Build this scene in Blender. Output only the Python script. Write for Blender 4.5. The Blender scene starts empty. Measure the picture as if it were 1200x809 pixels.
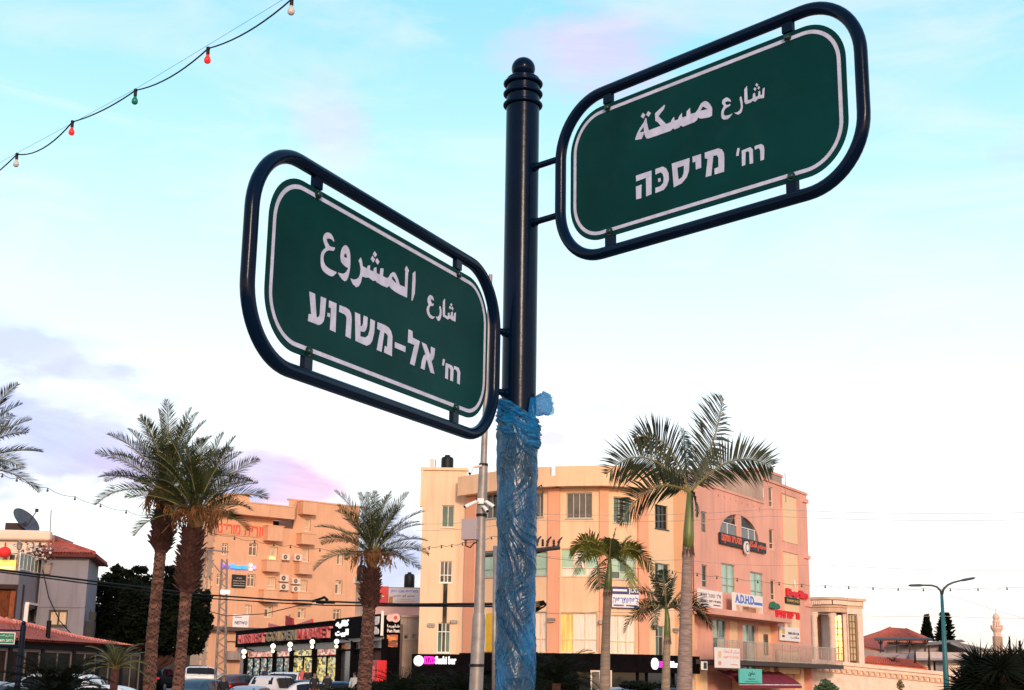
import bpy, bmesh, math, random
from math import sin, cos, pi, radians, sqrt, atan2, tan
from mathutils import Vector, Matrix, noise
from mathutils.geometry import tessellate_polygon
random.seed(7)
C = bpy.context.scene.collection
SC = bpy.context.scene

# ------------------------------------------------------------------ camera
EYE = Vector((0, 0, 1.65)); FPX = 1605.6; PITCH = 0.23664; ROLL = 0.01539
cam = bpy.data.cameras.new('camera'); camo = bpy.data.objects.new('camera', cam); C.objects.link(camo)
cam.sensor_width = 36; cam.lens = FPX*36/1200; cam.clip_start = .05; cam.clip_end = 4000
camo.matrix_world = Matrix.Translation(EYE) @ Matrix.Rotation(pi/2+PITCH, 4, 'X') @ Matrix.Rotation(ROLL, 4, 'Z')
SC.camera = camo
SC.view_settings.view_transform = 'Standard'; SC.view_settings.look = 'None'
SC.view_settings.exposure = 0; SC.view_settings.gamma = 1

def ray(px, py):                        # direction in the world of a point measured in the photograph
    X = px-600; Y = py-404.5
    a = X*cos(ROLL)+Y*sin(ROLL); u = X*sin(ROLL)-Y*cos(ROLL)
    return Vector((a, FPX*cos(PITCH)-u*sin(PITCH), FPX*sin(PITCH)+u*cos(PITCH)))
def at(px, py, Y):                      # world point at depth Y
    d = ray(px, py); return EYE+d*(Y/d.y)

# ------------------------------------------------------------------ world, sun
SUN_AZ = radians(170); SUN_EL = radians(17)     # low behind the camera
w = bpy.data.worlds.new('World'); SC.world = w; w.use_nodes = True
nt = w.node_tree; N = nt.nodes; L = nt.links
for n in list(N): N.remove(n)
def nd(t, tree=None, **k):
    n = (tree or nt).nodes.new(t)
    for a, v in k.items(): setattr(n, a, v)
    return n
out = nd('ShaderNodeOutputWorld')
sky = nd('ShaderNodeTexSky', sky_type='NISHITA'); sky.sun_disc = False; sky.sun_elevation = SUN_EL
sky.sun_rotation = SUN_AZ; sky.air_density = 1; sky.dust_density = 2
bg1 = nd('ShaderNodeBackground'); bg1.inputs[1].default_value = .05; L.new(sky.outputs[0], bg1.inputs[0])
bg2 = nd('ShaderNodeBackground'); bg2.inputs[1].default_value = 1.0
add = nd('ShaderNodeAddShader'); L.new(bg1.outputs[0], add.inputs[0]); L.new(bg2.outputs[0], add.inputs[1]); L.new(add.outputs[0], out.inputs[0])
tc = nd('ShaderNodeTexCoord'); nrm = nd('ShaderNodeVectorMath', operation='NORMALIZE'); L.new(tc.outputs['Generated'], nrm.inputs[0])
sep = nd('ShaderNodeSeparateXYZ'); L.new(nrm.outputs[0], sep.inputs[0])
def math_(op, a, b=None, c=None, clamp=False):
    n = nd('ShaderNodeMath', operation=op); n.use_clamp = clamp
    for i, v in enumerate((a, b, c)):
        if v is None: continue
        if isinstance(v, (int, float)): n.inputs[i].default_value = v
        else: L.new(v, n.inputs[i])
    return n.outputs[0]
def ramp(fac, stops):
    r = nd('ShaderNodeValToRGB'); e = r.color_ramp.elements
    e[0].position, e[0].color = stops[0][0], (*stops[0][1], 1)
    e[1].position, e[1].color = stops[-1][0], (*stops[-1][1], 1)
    for p, c in stops[1:-1]:
        q = e.new(p); q.color = (*c, 1)
    L.new(fac, r.inputs[0]); return r.outputs[0]
def mix(fac, a, b):
    n = nd('ShaderNodeMix', data_type='RGBA')
    if isinstance(fac, (int, float)): n.inputs[0].default_value = fac
    else: L.new(fac, n.inputs[0])
    for i, v in ((6, a), (7, b)):
        if isinstance(v, tuple): n.inputs[i].default_value = (*v, 1)
        else: L.new(v, n.inputs[i])
    return n.outputs[2]
# eastern sky (in view): cream at the horizon, white, then cyan blue; western sky: sunset glow
east = ramp(sep.outputs[2], [(0, (1.0, .86, .74)), (.035, (1.0, .92, .86)), (.085, (1.0, .985, .97)), (.17, (.94, .98, .995)), (.26, (.76, .945, .99)),
                             (.36, (.50, .86, .97)), (.46, (.31, .72, .94)), (1, (.14, .38, .72))])
west = ramp(sep.outputs[2], [(0, (1.0, .52, .24)), (.09, (1.0, .58, .32)), (.22, (.36, .24, .19)), (.42, (.09, .10, .14)), (1, (.07, .13, .24))])
ws_ = nd('ShaderNodeVectorMath', operation='SCALE'); ws_.inputs['Scale'].default_value = 2.3; L.new(west, ws_.inputs[0]); west = ws_.outputs[0]
wf = math_('MULTIPLY_ADD', sep.outputs[1], -1.1, .15, clamp=True)     # 1 towards the west (behind the camera)
wf = math_('SMOOTHSTEP', wf, 0, 1) if False else wf
base = mix(wf, east, west)
# cooler to the upper left
lf = math_('MULTIPLY_ADD', sep.outputs[0], -.9, .05, clamp=True)
# clouds: soft noise-broken patches of mauve and pink
nz = nd('ShaderNodeTexNoise'); nz.inputs['Scale'].default_value = 9; nz.inputs['Detail'].default_value = 6; nz.inputs['Roughness'].default_value = .55
mp = nd('ShaderNodeMapping'); mp.inputs['Scale'].default_value = (1, 1, 2.2); L.new(nrm.outputs[0], mp.inputs[0]); L.new(mp.outputs[0], nz.inputs[0])
nz2 = nd('ShaderNodeTexNoise'); nz2.inputs['Scale'].default_value = 30; nz2.inputs['Detail'].default_value = 5; L.new(mp.outputs[0], nz2.inputs[0])
nsum = math_('ADD', math_('MULTIPLY', math_('SUBTRACT', nz.outputs[0], .5), 2.6), math_('MULTIPLY', math_('SUBTRACT', nz2.outputs[0], .5), 2.0))
col = base
CL = [(705, 66, .060, .036, (1.0, .76, .95), .62), (640, 70, .05, .03, (.93, .86, 1.0), .5), (770, 30, .04, .022, (.84, .84, 1.0), .35),
      (382, 130, .035, .03, (.95, .90, 1.0), .4), (400, 170, .03, .03, (.95, .88, 1.0), .35),
      (35, 412, .07, .026, (.74, .74, .90), .8), (95, 435, .045, .014, (.68, .66, .90), .6),
      (85, 525, .075, .036, (.72, .68, .84), .95), (20, 500, .05, .02, (.66, .74, .95), .6), (150, 545, .05, .025, (.78, .62, .86), .9),
      (340, 570, .062, .030, (1.0, .56, .74), .95), (285, 560, .05, .026, (.84, .66, .84), .9), (255, 590, .04, .02, (.62, .60, .86), .9),
      (455, 655, .035, .04, (.60, .64, .90), .9), (470, 625, .02, .02, (.70, .68, .92), .6),
      (645, 512, .02, .008, (.92, .74, .88), .6), (700, 490, .03, .012, (.9, .9, 1.0), .4), (420, 395, .04, .012, (.92, .84, .94), .3),
      (-300, 470, .3, .06, (.64, .64, .88), .8), (1600, 380, .25, .05, (.82, .74, .86), .6), (1500, 150, .2, .05, (.84, .80, .95), .5)]
for px, py, rx, rz, cc, s in CL:
    d = ray(px, py).normalized(); az = atan2(d.x, d.y)
    a1 = math_('SUBTRACT', math_('ARCTAN2', sep.outputs[0], sep.outputs[1]), az)
    e1 = math_('SUBTRACT', sep.outputs[2], d.z)
    q = math_('ADD', math_('POWER', math_('ABSOLUTE', math_('DIVIDE', a1, rx)), 2), math_('POWER', math_('ABSOLUTE', math_('DIVIDE', e1, rz)), 2))
    f = math_('SUBTRACT', 1.0, math_('SQRT', q))
    f = math_('ADD', math_('MULTIPLY', f, 1.9), nsum, clamp=True)
    f = math_('MULTIPLY', f, s, clamp=True)
    col = mix(f, col, tuple(max(0, c*.86-.10) for c in cc[:2])+(cc[2]*.90-.04,))
# thin high cirrus: broad faint streaks
nz3 = nd('ShaderNodeTexNoise'); nz3.inputs['Scale'].default_value = 5; nz3.inputs['Detail'].default_value = 8; nz3.inputs['Roughness'].default_value = .6; nz3.inputs['Distortion'].default_value = .8
mp3 = nd('ShaderNodeMapping'); mp3.inputs['Rotation'].default_value = (0, .5, 0); mp3.inputs['Scale'].default_value = (1, 1, 3.4); L.new(nrm.outputs[0], mp3.inputs[0]); L.new(mp3.outputs[0], nz3.inputs[0])
cf = math_('MULTIPLY', math_('MULTIPLY', math_('SUBTRACT', nz3.outputs[0], .47), 5.0, clamp=True), .42, clamp=True)
col = mix(cf, col, (.90, .89, .97))
L.new(col, bg2.inputs[0])
sl = bpy.data.lights.new('sun', 'SUN'); sl.energy = 2.6; sl.angle = radians(8); sl.color = (1.0, .78, .60)
so = bpy.data.objects.new('sun', sl); C.objects.link(so)
sd = Vector((sin(SUN_AZ)*cos(SUN_EL), cos(SUN_AZ)*cos(SUN_EL), sin(SUN_EL)))   # towards the sun
so.rotation_euler = sd.to_track_quat('Z', 'Y').to_euler(); so.location = (0, 0, 60)

# ------------------------------------------------------------------ materials
def lin(h):
    v = [int(h[i:i+2], 16)/255 for i in (0, 2, 4)]
    return tuple(c/12.92 if c <= .04045 else ((c+.055)/1.055)**2.4 for c in v)
MC = {}
def mat(name, color, rough=.8, metal=0, var=.12, scale=3.0, bump=0, streak=0, emit=None, es=1, alpha=None, spec=.5, coat=0, trans=0, stretch=None, col2=None, thr=None):
    if name in MC: return MC[name]
    if isinstance(color, str): color = lin(color)
    m = bpy.data.materials.new(name); m.use_nodes = True; t = m.node_tree; b = t.nodes['Principled BSDF']
    b.inputs['Roughness'].default_value = rough; b.inputs['Metallic'].default_value = metal
    b.inputs['Specular IOR Level'].default_value = spec; b.inputs['Coat Weight'].default_value = coat
    if trans: b.inputs['Transmission Weight'].default_value = trans
    if alpha is not None: b.inputs['Alpha'].default_value = alpha
    tcn = t.nodes.new('ShaderNodeTexCoord'); mpn = t.nodes.new('ShaderNodeMapping'); t.links.new(tcn.outputs['Object'], mpn.inputs[0])
    if stretch: mpn.inputs['Scale'].default_value = stretch
    n1 = t.nodes.new('ShaderNodeTexNoise'); n1.inputs['Scale'].default_value = scale; n1.inputs['Detail'].default_value = 6
    t.links.new(mpn.outputs[0], n1.inputs[0])
    r = t.nodes.new('ShaderNodeValToRGB'); e = r.color_ramp.elements
    c2 = tuple(min(1, c*(1+var)) for c in color) if col2 is None else (lin(col2) if isinstance(col2, str) else col2)
    c1 = tuple(c*(1-var) for c in color)
    e[0].position = .3 if thr is None else thr[0]; e[1].position = .7 if thr is None else thr[1]; e[0].color = (*c1, 1); e[1].color = (*c2, 1)
    t.links.new(n1.outputs[0], r.inputs[0]); cur = r.outputs[0]
    if streak:
        m2 = t.nodes.new('ShaderNodeMapping'); m2.inputs['Scale'].default_value = (1.6, 1.6, .12); t.links.new(tcn.outputs['Object'], m2.inputs[0])
        n2 = t.nodes.new('ShaderNodeTexNoise'); n2.inputs['Scale'].default_value = 2.2; n2.inputs['Detail'].default_value = 5; t.links.new(m2.outputs[0], n2.inputs[0])
        r2 = t.nodes.new('ShaderNodeValToRGB'); r2.color_ramp.elements[0].position = .5; r2.color_ramp.elements[1].position = .78
        t.links.new(n2.outputs[0], r2.inputs[0])
        mm = t.nodes.new('ShaderNodeMath'); mm.operation = 'MULTIPLY'; mm.inputs[1].default_value = streak; t.links.new(r2.outputs[0], mm.inputs[0])
        mx = t.nodes.new('ShaderNodeMix'); mx.data_type = 'RGBA'; t.links.new(mm.outputs[0], mx.inputs[0]); t.links.new(cur, mx.inputs[6])
        mx.inputs[7].default_value = (color[0]*.42, color[1]*.4, color[2]*.42, 1); cur = mx.outputs[2]
    t.links.new(cur, b.inputs['Base Color'])
    if bump:
        nb = t.nodes.new('ShaderNodeTexNoise'); nb.inputs['Scale'].default_value = scale*9; nb.inputs['Detail'].default_value = 4; t.links.new(mpn.outputs[0], nb.inputs[0])
        bp = t.nodes.new('ShaderNodeBump'); bp.inputs['Strength'].default_value = bump; bp.inputs['Distance'].default_value = .02
        t.links.new(nb.outputs[0], bp.inputs['Height']); t.links.new(bp.outputs[0], b.inputs['Normal'])
    if emit is not None:
        b.inputs['Emission Color'].default_value = (*(lin(emit) if isinstance(emit, str) else emit), 1); b.inputs['Emission Strength'].default_value = es
    MC[name] = m; return m

# ------------------------------------------------------------------ mesh builder
OR = {}
class MB:
    def __init__(s): s.v = []; s.f = []; s.m = []; s.mi = 0
    def quad(s, *p):
        k = len(s.v); s.v += [tuple(q) for q in p]; s.f.append(tuple(range(k, k+len(p)))); s.m.append(s.mi)
    def hexa(s, p):                      # 8 points: bottom four, top four
        k = len(s.v); s.v += [tuple(q) for q in p]
        for f in ((3,2,1,0),(4,5,6,7),(0,1,5,4),(1,2,6,5),(2,3,7,6),(3,0,4,7)): s.f.append(tuple(k+i for i in f)); s.m.append(s.mi)
    def box(s, c, sz, rz=0):
        c = Vector(c); x, y, z = sz[0]/2, sz[1]/2, sz[2]/2; P = []
        for k in (-z, z):
            for i, j in ((-x,-y),(x,-y),(x,y),(-x,y)): P.append(c+Vector((i*cos(rz)-j*sin(rz), i*sin(rz)+j*cos(rz), k)))
        s.hexa(P)
    def prism(s, poly, z0, z1):
        n = len(poly); k = len(s.v); s.v += [(p[0], p[1], z0) for p in poly]+[(p[0], p[1], z1) for p in poly]
        for i in range(n): j = (i+1) % n; s.f.append((k+i, k+j, k+n+j, k+n+i)); s.m.append(s.mi)
        s.f.append(tuple(k+i for i in range(n-1, -1, -1))); s.f.append(tuple(k+n+i for i in range(n))); s.m += [s.mi]*2
    def tube(s, path, r, seg=8, close=False, caps=True):
        P = [Vector(p) for p in path]; n = len(P); R = r if isinstance(r, (list, tuple)) else [r]*n; k = len(s.v)
        up = None
        for i in range(n):
            if close: t = P[(i+1) % n]-P[i-1]
            else: t = P[min(i+1, n-1)]-P[max(i-1, 0)]
            t.normalize()
            if up is None: up = Vector((0, 0, 1)) if abs(t.z) < .9 else Vector((1, 0, 0))
            a = (up-t*up.dot(t)); a = a.normalized() if a.length > 1e-6 else t.orthogonal().normalized(); up = a; b = t.cross(a)
            for j in range(seg):
                q = 2*pi*j/seg; s.v.append(tuple(P[i]+(a*cos(q)+b*sin(q))*R[i]))
        for i in range(n if close else n-1):
            i2 = (i+1) % n
            for j in range(seg):
                j2 = (j+1) % seg; s.f.append((k+i*seg+j, k+i*seg+j2, k+i2*seg+j2, k+i2*seg+j)); s.m.append(s.mi)
        if caps and not close:
            s.f.append(tuple(k+j for j in range(seg-1, -1, -1))); s.f.append(tuple(k+(n-1)*seg+j for j in range(seg))); s.m += [s.mi]*2
    def lathe(s, c, prof, seg=16):
        c = Vector(c); k = len(s.v); n = len(prof)
        for r, z in prof:
            for j in range(seg): s.v.append((c.x+r*cos(2*pi*j/seg), c.y+r*sin(2*pi*j/seg), c.z+z))
        for i in range(n-1):
            for j in range(seg):
                j2 = (j+1) % seg; s.f.append((k+i*seg+j, k+i*seg+j2, k+(i+1)*seg+j2, k+(i+1)*seg+j)); s.m.append(s.mi)
        s.f.append(tuple(k+j for j in range(seg-1, -1, -1))); s.f.append(tuple(k+(n-1)*seg+j for j in range(seg))); s.m += [s.mi]*2
    def ball(s, c, r, seg=12, sc=(1, 1, 1)):
        c = Vector(c); k = len(s.v); n = seg//2
        for i in range(n+1):
            a = pi*i/n
            for j in range(seg): q = 2*pi*j/seg; s.v.append((c.x+r*sc[0]*sin(a)*cos(q), c.y+r*sc[1]*sin(a)*sin(q), c.z+r*sc[2]*cos(a)))
        for i in range(n):
            for j in range(seg):
                j2 = (j+1) % seg; s.f.append((k+(i+1)*seg+j, k+(i+1)*seg+j2, k+i*seg+j2, k+i*seg+j)); s.m.append(s.mi)
    def build(s, name, mats, parent=None, smooth=False, label=None):
        me = bpy.data.meshes.new(name); o0 = Vector((0, 0, 0)) if parent is None else OR[parent.name]
        me.from_pydata([(x-o0.x, y-o0.y, z-o0.z) for x, y, z in s.v], [], s.f)
        if name in ('wall', 'lower_wall', 'roof'):
            b_ = bmesh.new(); b_.from_mesh(me); bmesh.ops.remove_doubles(b_, verts=b_.verts, dist=.0005); b_.to_mesh(me); b_.free(); s.m = [0]*len(me.polygons)
        if not isinstance(mats, (list, tuple)): mats = [mats]
        for m in mats: me.materials.append(m)
        if len(mats) > 1: me.polygons.foreach_set('material_index', s.m)
        if smooth: me.polygons.foreach_set('use_smooth', [True]*len(me.polygons))
        me.update(); o = bpy.data.objects.new(name, me); C.objects.link(o)
        if parent is not None: o.parent = parent
        OR[o.name] = o0
        if label: o['label'] = label
        return o
def empty(name, loc, label, cat, group=None):
    o = bpy.data.objects.new(name, None); C.objects.link(o); o.location = loc; o.empty_display_size = .3
    OR[o.name] = Vector(loc); o['label'] = label; o['category'] = cat
    if group: o['group'] = group
    return o
def tag(o, label, cat, group=None):
    o['label'] = label; o['category'] = cat
    if group: o['group'] = group
    return o
def kind(o, k): o['kind'] = k; return o
def smooth_by_angle(o, a=40):
    me = o.data
    me.polygons.foreach_set('use_smooth', [True]*len(me.polygons))
    me.set_sharp_from_angle(angle=radians(a))
    return o
def bevel(o, wd=.01, seg=2):
    md = o.modifiers.new('bevel', 'BEVEL'); md.width = wd; md.segments = seg; md.limit_method = 'ANGLE'; return o

# ------------------------------------------------------------------ a wall plane
class Wall:
    def __init__(s, A, B, off=0):
        s.A = Vector((A[0], A[1])); s.B = Vector((B[0], B[1])); s.u = (s.B-s.A).normalized(); s.L = (s.B-s.A).length
        s.n = Vector((s.u.y, -s.u.x))
        if s.n.dot(Vector((0, 0))-s.A) < 0: s.n = -s.n
        s.A = s.A+s.n*off; s.B = s.B+s.n*off; s.ops = []
    def off(s, d): return Wall(s.A, s.B, d)
    def uv(s, px, py):
        d = ray(px, py); n = Vector((s.n.x, s.n.y)); t = n.dot(s.A-Vector((0, 0)))/(n.x*d.x+n.y*d.y)
        P = EYE+d*t; return ((Vector((P.x, P.y))-s.A).dot(s.u), P.z)
    def p(s, u, z, d=0): q = s.A+s.u*u+s.n*d; return Vector((q.x, q.y, z))
    def rect(s, x0, y0, x1, y1):
        a = s.uv(x0, (y0+y1)/2)[0]; b = s.uv(x1, (y0+y1)/2)[0]; m = (x0+x1)/2
        return (min(a, b), max(a, b), s.uv(m, y1)[1], s.uv(m, y0)[1])
    def slab(s, mb, u0, u1, z0, z1, d0, d1):
        mb.hexa([s.p(u0, z0, d1), s.p(u1, z0, d1), s.p(u1, z0, d0), s.p(u0, z0, d0), s.p(u0, z1, d1), s.p(u1, z1, d1), s.p(u1, z1, d0), s.p(u0, z1, d0)])
    def wall(s, mb, z0, z1, th=.3, u0=0, u1=None):
        u1 = s.L if u1 is None else u1
        ops = [o for o in s.ops]
        us = sorted(set([u0, u1]+[x for o in ops for x in o[:2] if u0 < x < u1])); zs = sorted(set([z0, z1]+[x for o in ops for x in o[2:4] if z0 < x < z1]))
        for i in range(len(us)-1):
            for j in range(len(zs)-1):
                cu, cz = (us[i]+us[i+1])/2, (zs[j]+zs[j+1])/2
                if any(o[0] < cu < o[1] and o[2] < cz < o[3] for o in ops): continue
                mb.quad(s.p(us[i], zs[j]), s.p(us[i+1], zs[j]), s.p(us[i+1], zs[j+1]), s.p(us[i], zs[j+1]))
        for a, b, c, d in ops:
            for P, Q in (((a, c), (b, c)), ((b, c), (b, d)), ((b, d), (a, d)), ((a, d), (a, c))):
                mb.quad(s.p(*P), s.p(*Q), s.p(*Q, -th), s.p(*P, -th))
    def window(s, bld, rc, nx=2, ny=1, glass=None, frame=None, depth=.16, fw=.05, hole=True, sill=True, transom=None, name='window'):
        u0, u1, z0, z1 = s.rect(*rc) if hole is not None else rc
        if hole: s.ops.append((u0, u1, z0, z1))
        mb = MB(); w_, h_ = u1-u0, z1-z0; d0, d1 = -depth, -depth+.06
        s.slab(mb, u0, u1, z1-fw, z1, d0, d1); s.slab(mb, u0, u1, z0, z0+fw, d0, d1)
        s.slab(mb, u0, u0+fw, z0+fw, z1-fw, d0, d1); s.slab(mb, u1-fw, u1, z0+fw, z1-fw, d0, d1)
        zc = [z0+fw+(h_-2*fw)*k/ny for k in range(ny+1)]
        if transom: zc = [z0+fw, z0+h_*transom, z1-fw]
        uc = [u0+fw+(w_-2*fw)*k/nx for k in range(nx+1)]
        for k in uc[1:-1]: s.slab(mb, k-fw*.45, k+fw*.45, z0+fw, z1-fw, d0, d1-.008)
        for k in zc[1:-1]: s.slab(mb, u0+fw, u1-fw, k-fw*.45, k+fw*.45, d0, d1-.004)
        if sill: s.slab(mb, u0-.05, u1+.05, z0-.06, z0-.003, -depth, .06)
        W = mb.build(name, frame, bld)
        for i in range(nx):
            for j in range(len(zc)-1):
                m2 = MB(); s.slab(m2, uc[i], uc[i+1], zc[j], zc[j+1], -depth-.03, -depth-.012)
                m2.build('pane', glass[(i+j) % len(glass)] if isinstance(glass, list) else glass, W)
        return W

# ------------------------------------------------------------------ text as real mesh
def text_polys(st, bold=0):
    c = bpy.data.curves.new('lettering', 'FONT'); c.body = st; c.size = 1; c.offset = bold; c.resolution_u = 2
    o = bpy.data.objects.new('lettering', c); C.objects.link(o)
    dg = bpy.context.evaluated_depsgraph_get(); me = bpy.data.meshes.new_from_object(o.evaluated_get(dg))
    v = [tuple(x.co) for x in me.vertices]; f = [tuple(p.vertices) for p in me.polygons]
    bpy.data.objects.remove(o); bpy.data.curves.remove(c); bpy.data.meshes.remove(me)
    return v, f
def text_on(mb, wl, st, u0, u1, z0, z1, d, bold=.02, thick=0, side=False):
    v, f = text_polys(st, bold)
    if not v: return
    xs = [a[0] for a in v]; ys = [a[1] for a in v]; x0, x1, y0, y1 = min(xs), max(xs), min(ys), max(ys)
    # run from the viewer's left to right
    flip = (wl.p(1, 0)-wl.p(0, 0)).cross(Vector((0, 0, 1))).dot(Vector((wl.n.x, wl.n.y, 0))) < 0
    k = len(mb.v)
    for a in v:
        t = (a[0]-x0)/(x1-x0+1e-9); t = 1-t if flip else t
        mb.v.append(tuple(wl.p(u0+t*(u1-u0), z0+(a[1]-y0)/(y1-y0+1e-9)*(z1-z0), d)))
    for q in f:
        mb.f.append(tuple(k+i for i in q)); mb.m.append(mb.mi)
    if thick:
        cnt = {}
        for q in f:
            for i in range(len(q)):
                e = (q[i], q[(i+1) % len(q)]); cnt[tuple(sorted(e))] = cnt.get(tuple(sorted(e)), 0)+1
        mb.mi = 1 if side else 0
        for (a, b), n in cnt.items():
            if n == 1:
                A, B = Vector(mb.v[k+a]), Vector(mb.v[k+b]); nn = Vector((wl.n.x, wl.n.y, 0))*thick
                mb.quad(A, B, B-nn, A-nn)
        mb.mi = 0
def board(name, wl, rc, mt, label, cat='sign', lines=(), d=.06, th=.1, group=None, frame=None):
    """sign board fixed on wall plane wl; rc in photo pixels; lines: (text, u0, v0, u1, v1 fractions from left/top, material, bold)"""
    u0, u1, z0, z1 = wl.rect(*rc)
    c = wl.p((u0+u1)/2, z0, d); r = empty(name, c, label, cat, group)
    mb = MB(); wl.slab(mb, u0, u1, z0, z1, d, d+th); mb.build('panel', mt, r)
    lo = wl.uv(rc[0], rc[1])[0]; flip = abs(lo-u1) < abs(lo-u0)
    if frame:
        m3 = MB(); t = .05
        for a in ((u0-t, u1+t, z1, z1+t), (u0-t, u1+t, z0-t, z0), (u0-t, u0, z0, z1), (u1, u1+t, z0, z1)): wl.slab(m3, *a, d-.01, d+th+.02)
        m3.build('frame', frame, r)
    for st, a, b, c_, e, m_, bo in lines:
        fu = lambda t: (u1-t*(u1-u0)) if flip else (u0+t*(u1-u0))
        q0, q1 = sorted((fu(a), fu(c_))); z_1 = z1-b*(z1-z0); z_0 = z1-e*(z1-z0)
        m2 = MB()
        if st is None: wl.slab(m2, q0, q1, z_0, z_1, d+th, d+th+.006)
        else: text_on(m2, wl, st, q0, q1, z_0, z_1, d+th+.012, bo, .012)
        if m2.f: m2.build('lettering' if st else 'printed_patch', m_, r)
    return r
# ------------------------------------------------------------------ shared materials
M = dict(
 tube=mat('dark blue enamel', (.0005, .0060, .022), rough=.2, var=.25, scale=6, spec=.11, bump=.02),
 plate=mat('green sign sheet', (.0008, .034, .034), rough=.5, var=.25, scale=3, spec=.06),
 letter=mat('reflective lettering', (.52, .52, .68), rough=.5, var=.12, scale=40, spec=.4),
 bolt=mat('sign bolt', (.02, .05, .045), rough=.3, metal=.6),
 blackplastic=mat('black plastic', (.006, .006, .008), rough=.5, spec=.25),
 white=mat('white paint', (.8, .78, .76), rough=.6, var=.05),
 glassdark=mat('dark window glass', (.012, .016, .018), rough=.06, var=.3, scale=.7, spec=.5),
 glassgrey=mat('grey window glass', (.095, .085, .08), rough=.12, var=.35, scale=1.5, spec=.5),
 glassgreen=mat('green window glass', (.30, .50, .40), rough=.10, var=.18, scale=.8, spec=.8),
 glassteal=mat('teal window glass', (.055, .14, .13), rough=.08, var=.4, scale=.6, spec=.5),
 curtain=mat('pale curtain behind glass', (.80, .68, .58), rough=.4, var=.18, scale=2.2, stretch=(6, 6, .3)),
 curtain2=mat('cream curtain', (.62, .44, .30), rough=.6, var=.3, scale=3, stretch=(6, 6, .4)),
 glowcurtain=mat('curtain with painted sunset gold', (1.0, .64, .22), rough=.35, var=.35, scale=2, metal=.45, stretch=(5, 5, .3)),  # sunset light on the bay panes, painted as gold into the curtain colour
 goldglass=mat('gold tinted mirror glass', (1.0, .86, .46), rough=.03, var=.04, metal=1, spec=1),
 alu=mat('aluminium frame', (.45, .42, .38), rough=.45, metal=.3),
 whiteframe=mat('cream window frame', (.82, .60, .42), rough=.6),
 darkframe=mat('dark frame', (.06, .055, .05), rough=.5),
 greyp=mat('galvanised steel', (.27, .24, .23), rough=.5, metal=.35, var=.2, scale=5, streak=.25),
 cable=mat('black cable', (.005, .005, .006), rough=.7, spec=.2),
 asphalt=mat('asphalt', (.05, .052, .06), rough=.9, var=.3, scale=1.5, bump=.3),
)
def weather(m, dust=(.10, .11, .10), amt=.35):
    t = m.node_tree; b = t.nodes['Principled BSDF']; src = b.inputs['Base Color'].links[0].from_socket
    tcn = t.nodes.new('ShaderNodeTexCoord'); n = t.nodes.new('ShaderNodeTexNoise'); n.inputs['Scale'].default_value = 7; n.inputs['Detail'].default_value = 9; n.inputs['Roughness'].default_value = .72; t.links.new(tcn.outputs['Object'], n.inputs[0])
    v = t.nodes.new('ShaderNodeTexVoronoi'); v.inputs['Scale'].default_value = 34; t.links.new(tcn.outputs['Object'], v.inputs[0])
    r = t.nodes.new('ShaderNodeValToRGB'); r.color_ramp.elements[0].position = .50; r.color_ramp.elements[1].position = .78; t.links.new(n.outputs[0], r.inputs[0])
    r2 = t.nodes.new('ShaderNodeValToRGB'); r2.color_ramp.elements[0].position = .02; r2.color_ramp.elements[0].color = (1, 1, 1, 1); r2.color_ramp.elements[1].position = .06; r2.color_ramp.elements[1].color = (0, 0, 0, 1); t.links.new(v.outputs['Distance'], r2.inputs[0])
    a1 = t.nodes.new('ShaderNodeMath'); a1.operation = 'MULTIPLY'; a1.inputs[1].default_value = amt; t.links.new(r.outputs[0], a1.inputs[0])
    a2 = t.nodes.new('ShaderNodeMath'); a2.operation = 'MULTIPLY'; a2.inputs[1].default_value = .5; t.links.new(r2.outputs[0], a2.inputs[0])
    a3 = t.nodes.new('ShaderNodeMath'); a3.operation = 'ADD'; a3.use_clamp = True; t.links.new(a1.outputs[0], a3.inputs[0]); t.links.new(a2.outputs[0], a3.inputs[1])
    x = t.nodes.new('ShaderNodeMix'); x.data_type = 'RGBA'; t.links.new(a3.outputs[0], x.inputs[0]); t.links.new(src, x.inputs[6]); x.inputs[7].default_value = (*dust, 1); t.links.new(x.outputs[2], b.inputs['Base Color'])
weather(M['plate'], (.012, .060, .060), .30); weather(M['tube'], (.010, .018, .040), .15); weather(M['letter'], (.22, .22, .30), .45)

# ------------------------------------------------------------------ ground
def gz(x, y):
    a = min(1, max(0, (x+8)/22)); b = min(1, max(0, (y-25)/45)); c = min(1, max(0, (y-22)/14))*min(1, max(0, (105-y)/22)); return -1.0*a*b-.38*(1-a)*c
mb = MB(); nx, ny = 60, 60
X_ = [-1500, -600, -250]+[-120+6*i for i in range(44)]+[200, 320, 700, 1500]
Y_ = [-1500, -500, -150, -60]+[-30+5*i for i in range(34)]+[180, 260, 500, 1200, 3000]
for y in Y_:
    for x in X_: mb.v.append((x, y, gz(x, y)))
for j in range(len(Y_)-1):
    for i in range(len(X_)-1): k = j*len(X_)+i; mb.f.append((k, k+1, k+1+len(X_), k+len(X_))); mb.m.append(0)
ground = kind(mb.build('ground', mat('dusty ground', (.16, .135, .11), rough=.95, var=.3, scale=.15, bump=.2), smooth=True), 'structure')
def sheet(name, pts, mt, dz, n=12):
    mb = MB()
    (x0, y0), (x1, y1), (x2, y2), (x3, y3) = pts
    for j in range(n+1):
        for i in range(n+1):
            s, t = i/n, j/n; x = (1-t)*((1-s)*x0+s*x1)+t*((1-s)*x3+s*x2); y = (1-t)*((1-s)*y0+s*y1)+t*((1-s)*y3+s*y2)
            mb.v.append((x, y, gz(x, y)+dz))
    for j in range(n):
        for i in range(n): k = j*(n+1)+i; mb.f.append((k, k+1, k+n+2, k+n+1)); mb.m.append(0)
    return kind(mb.build(name, mt, smooth=True), 'structure')
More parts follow.
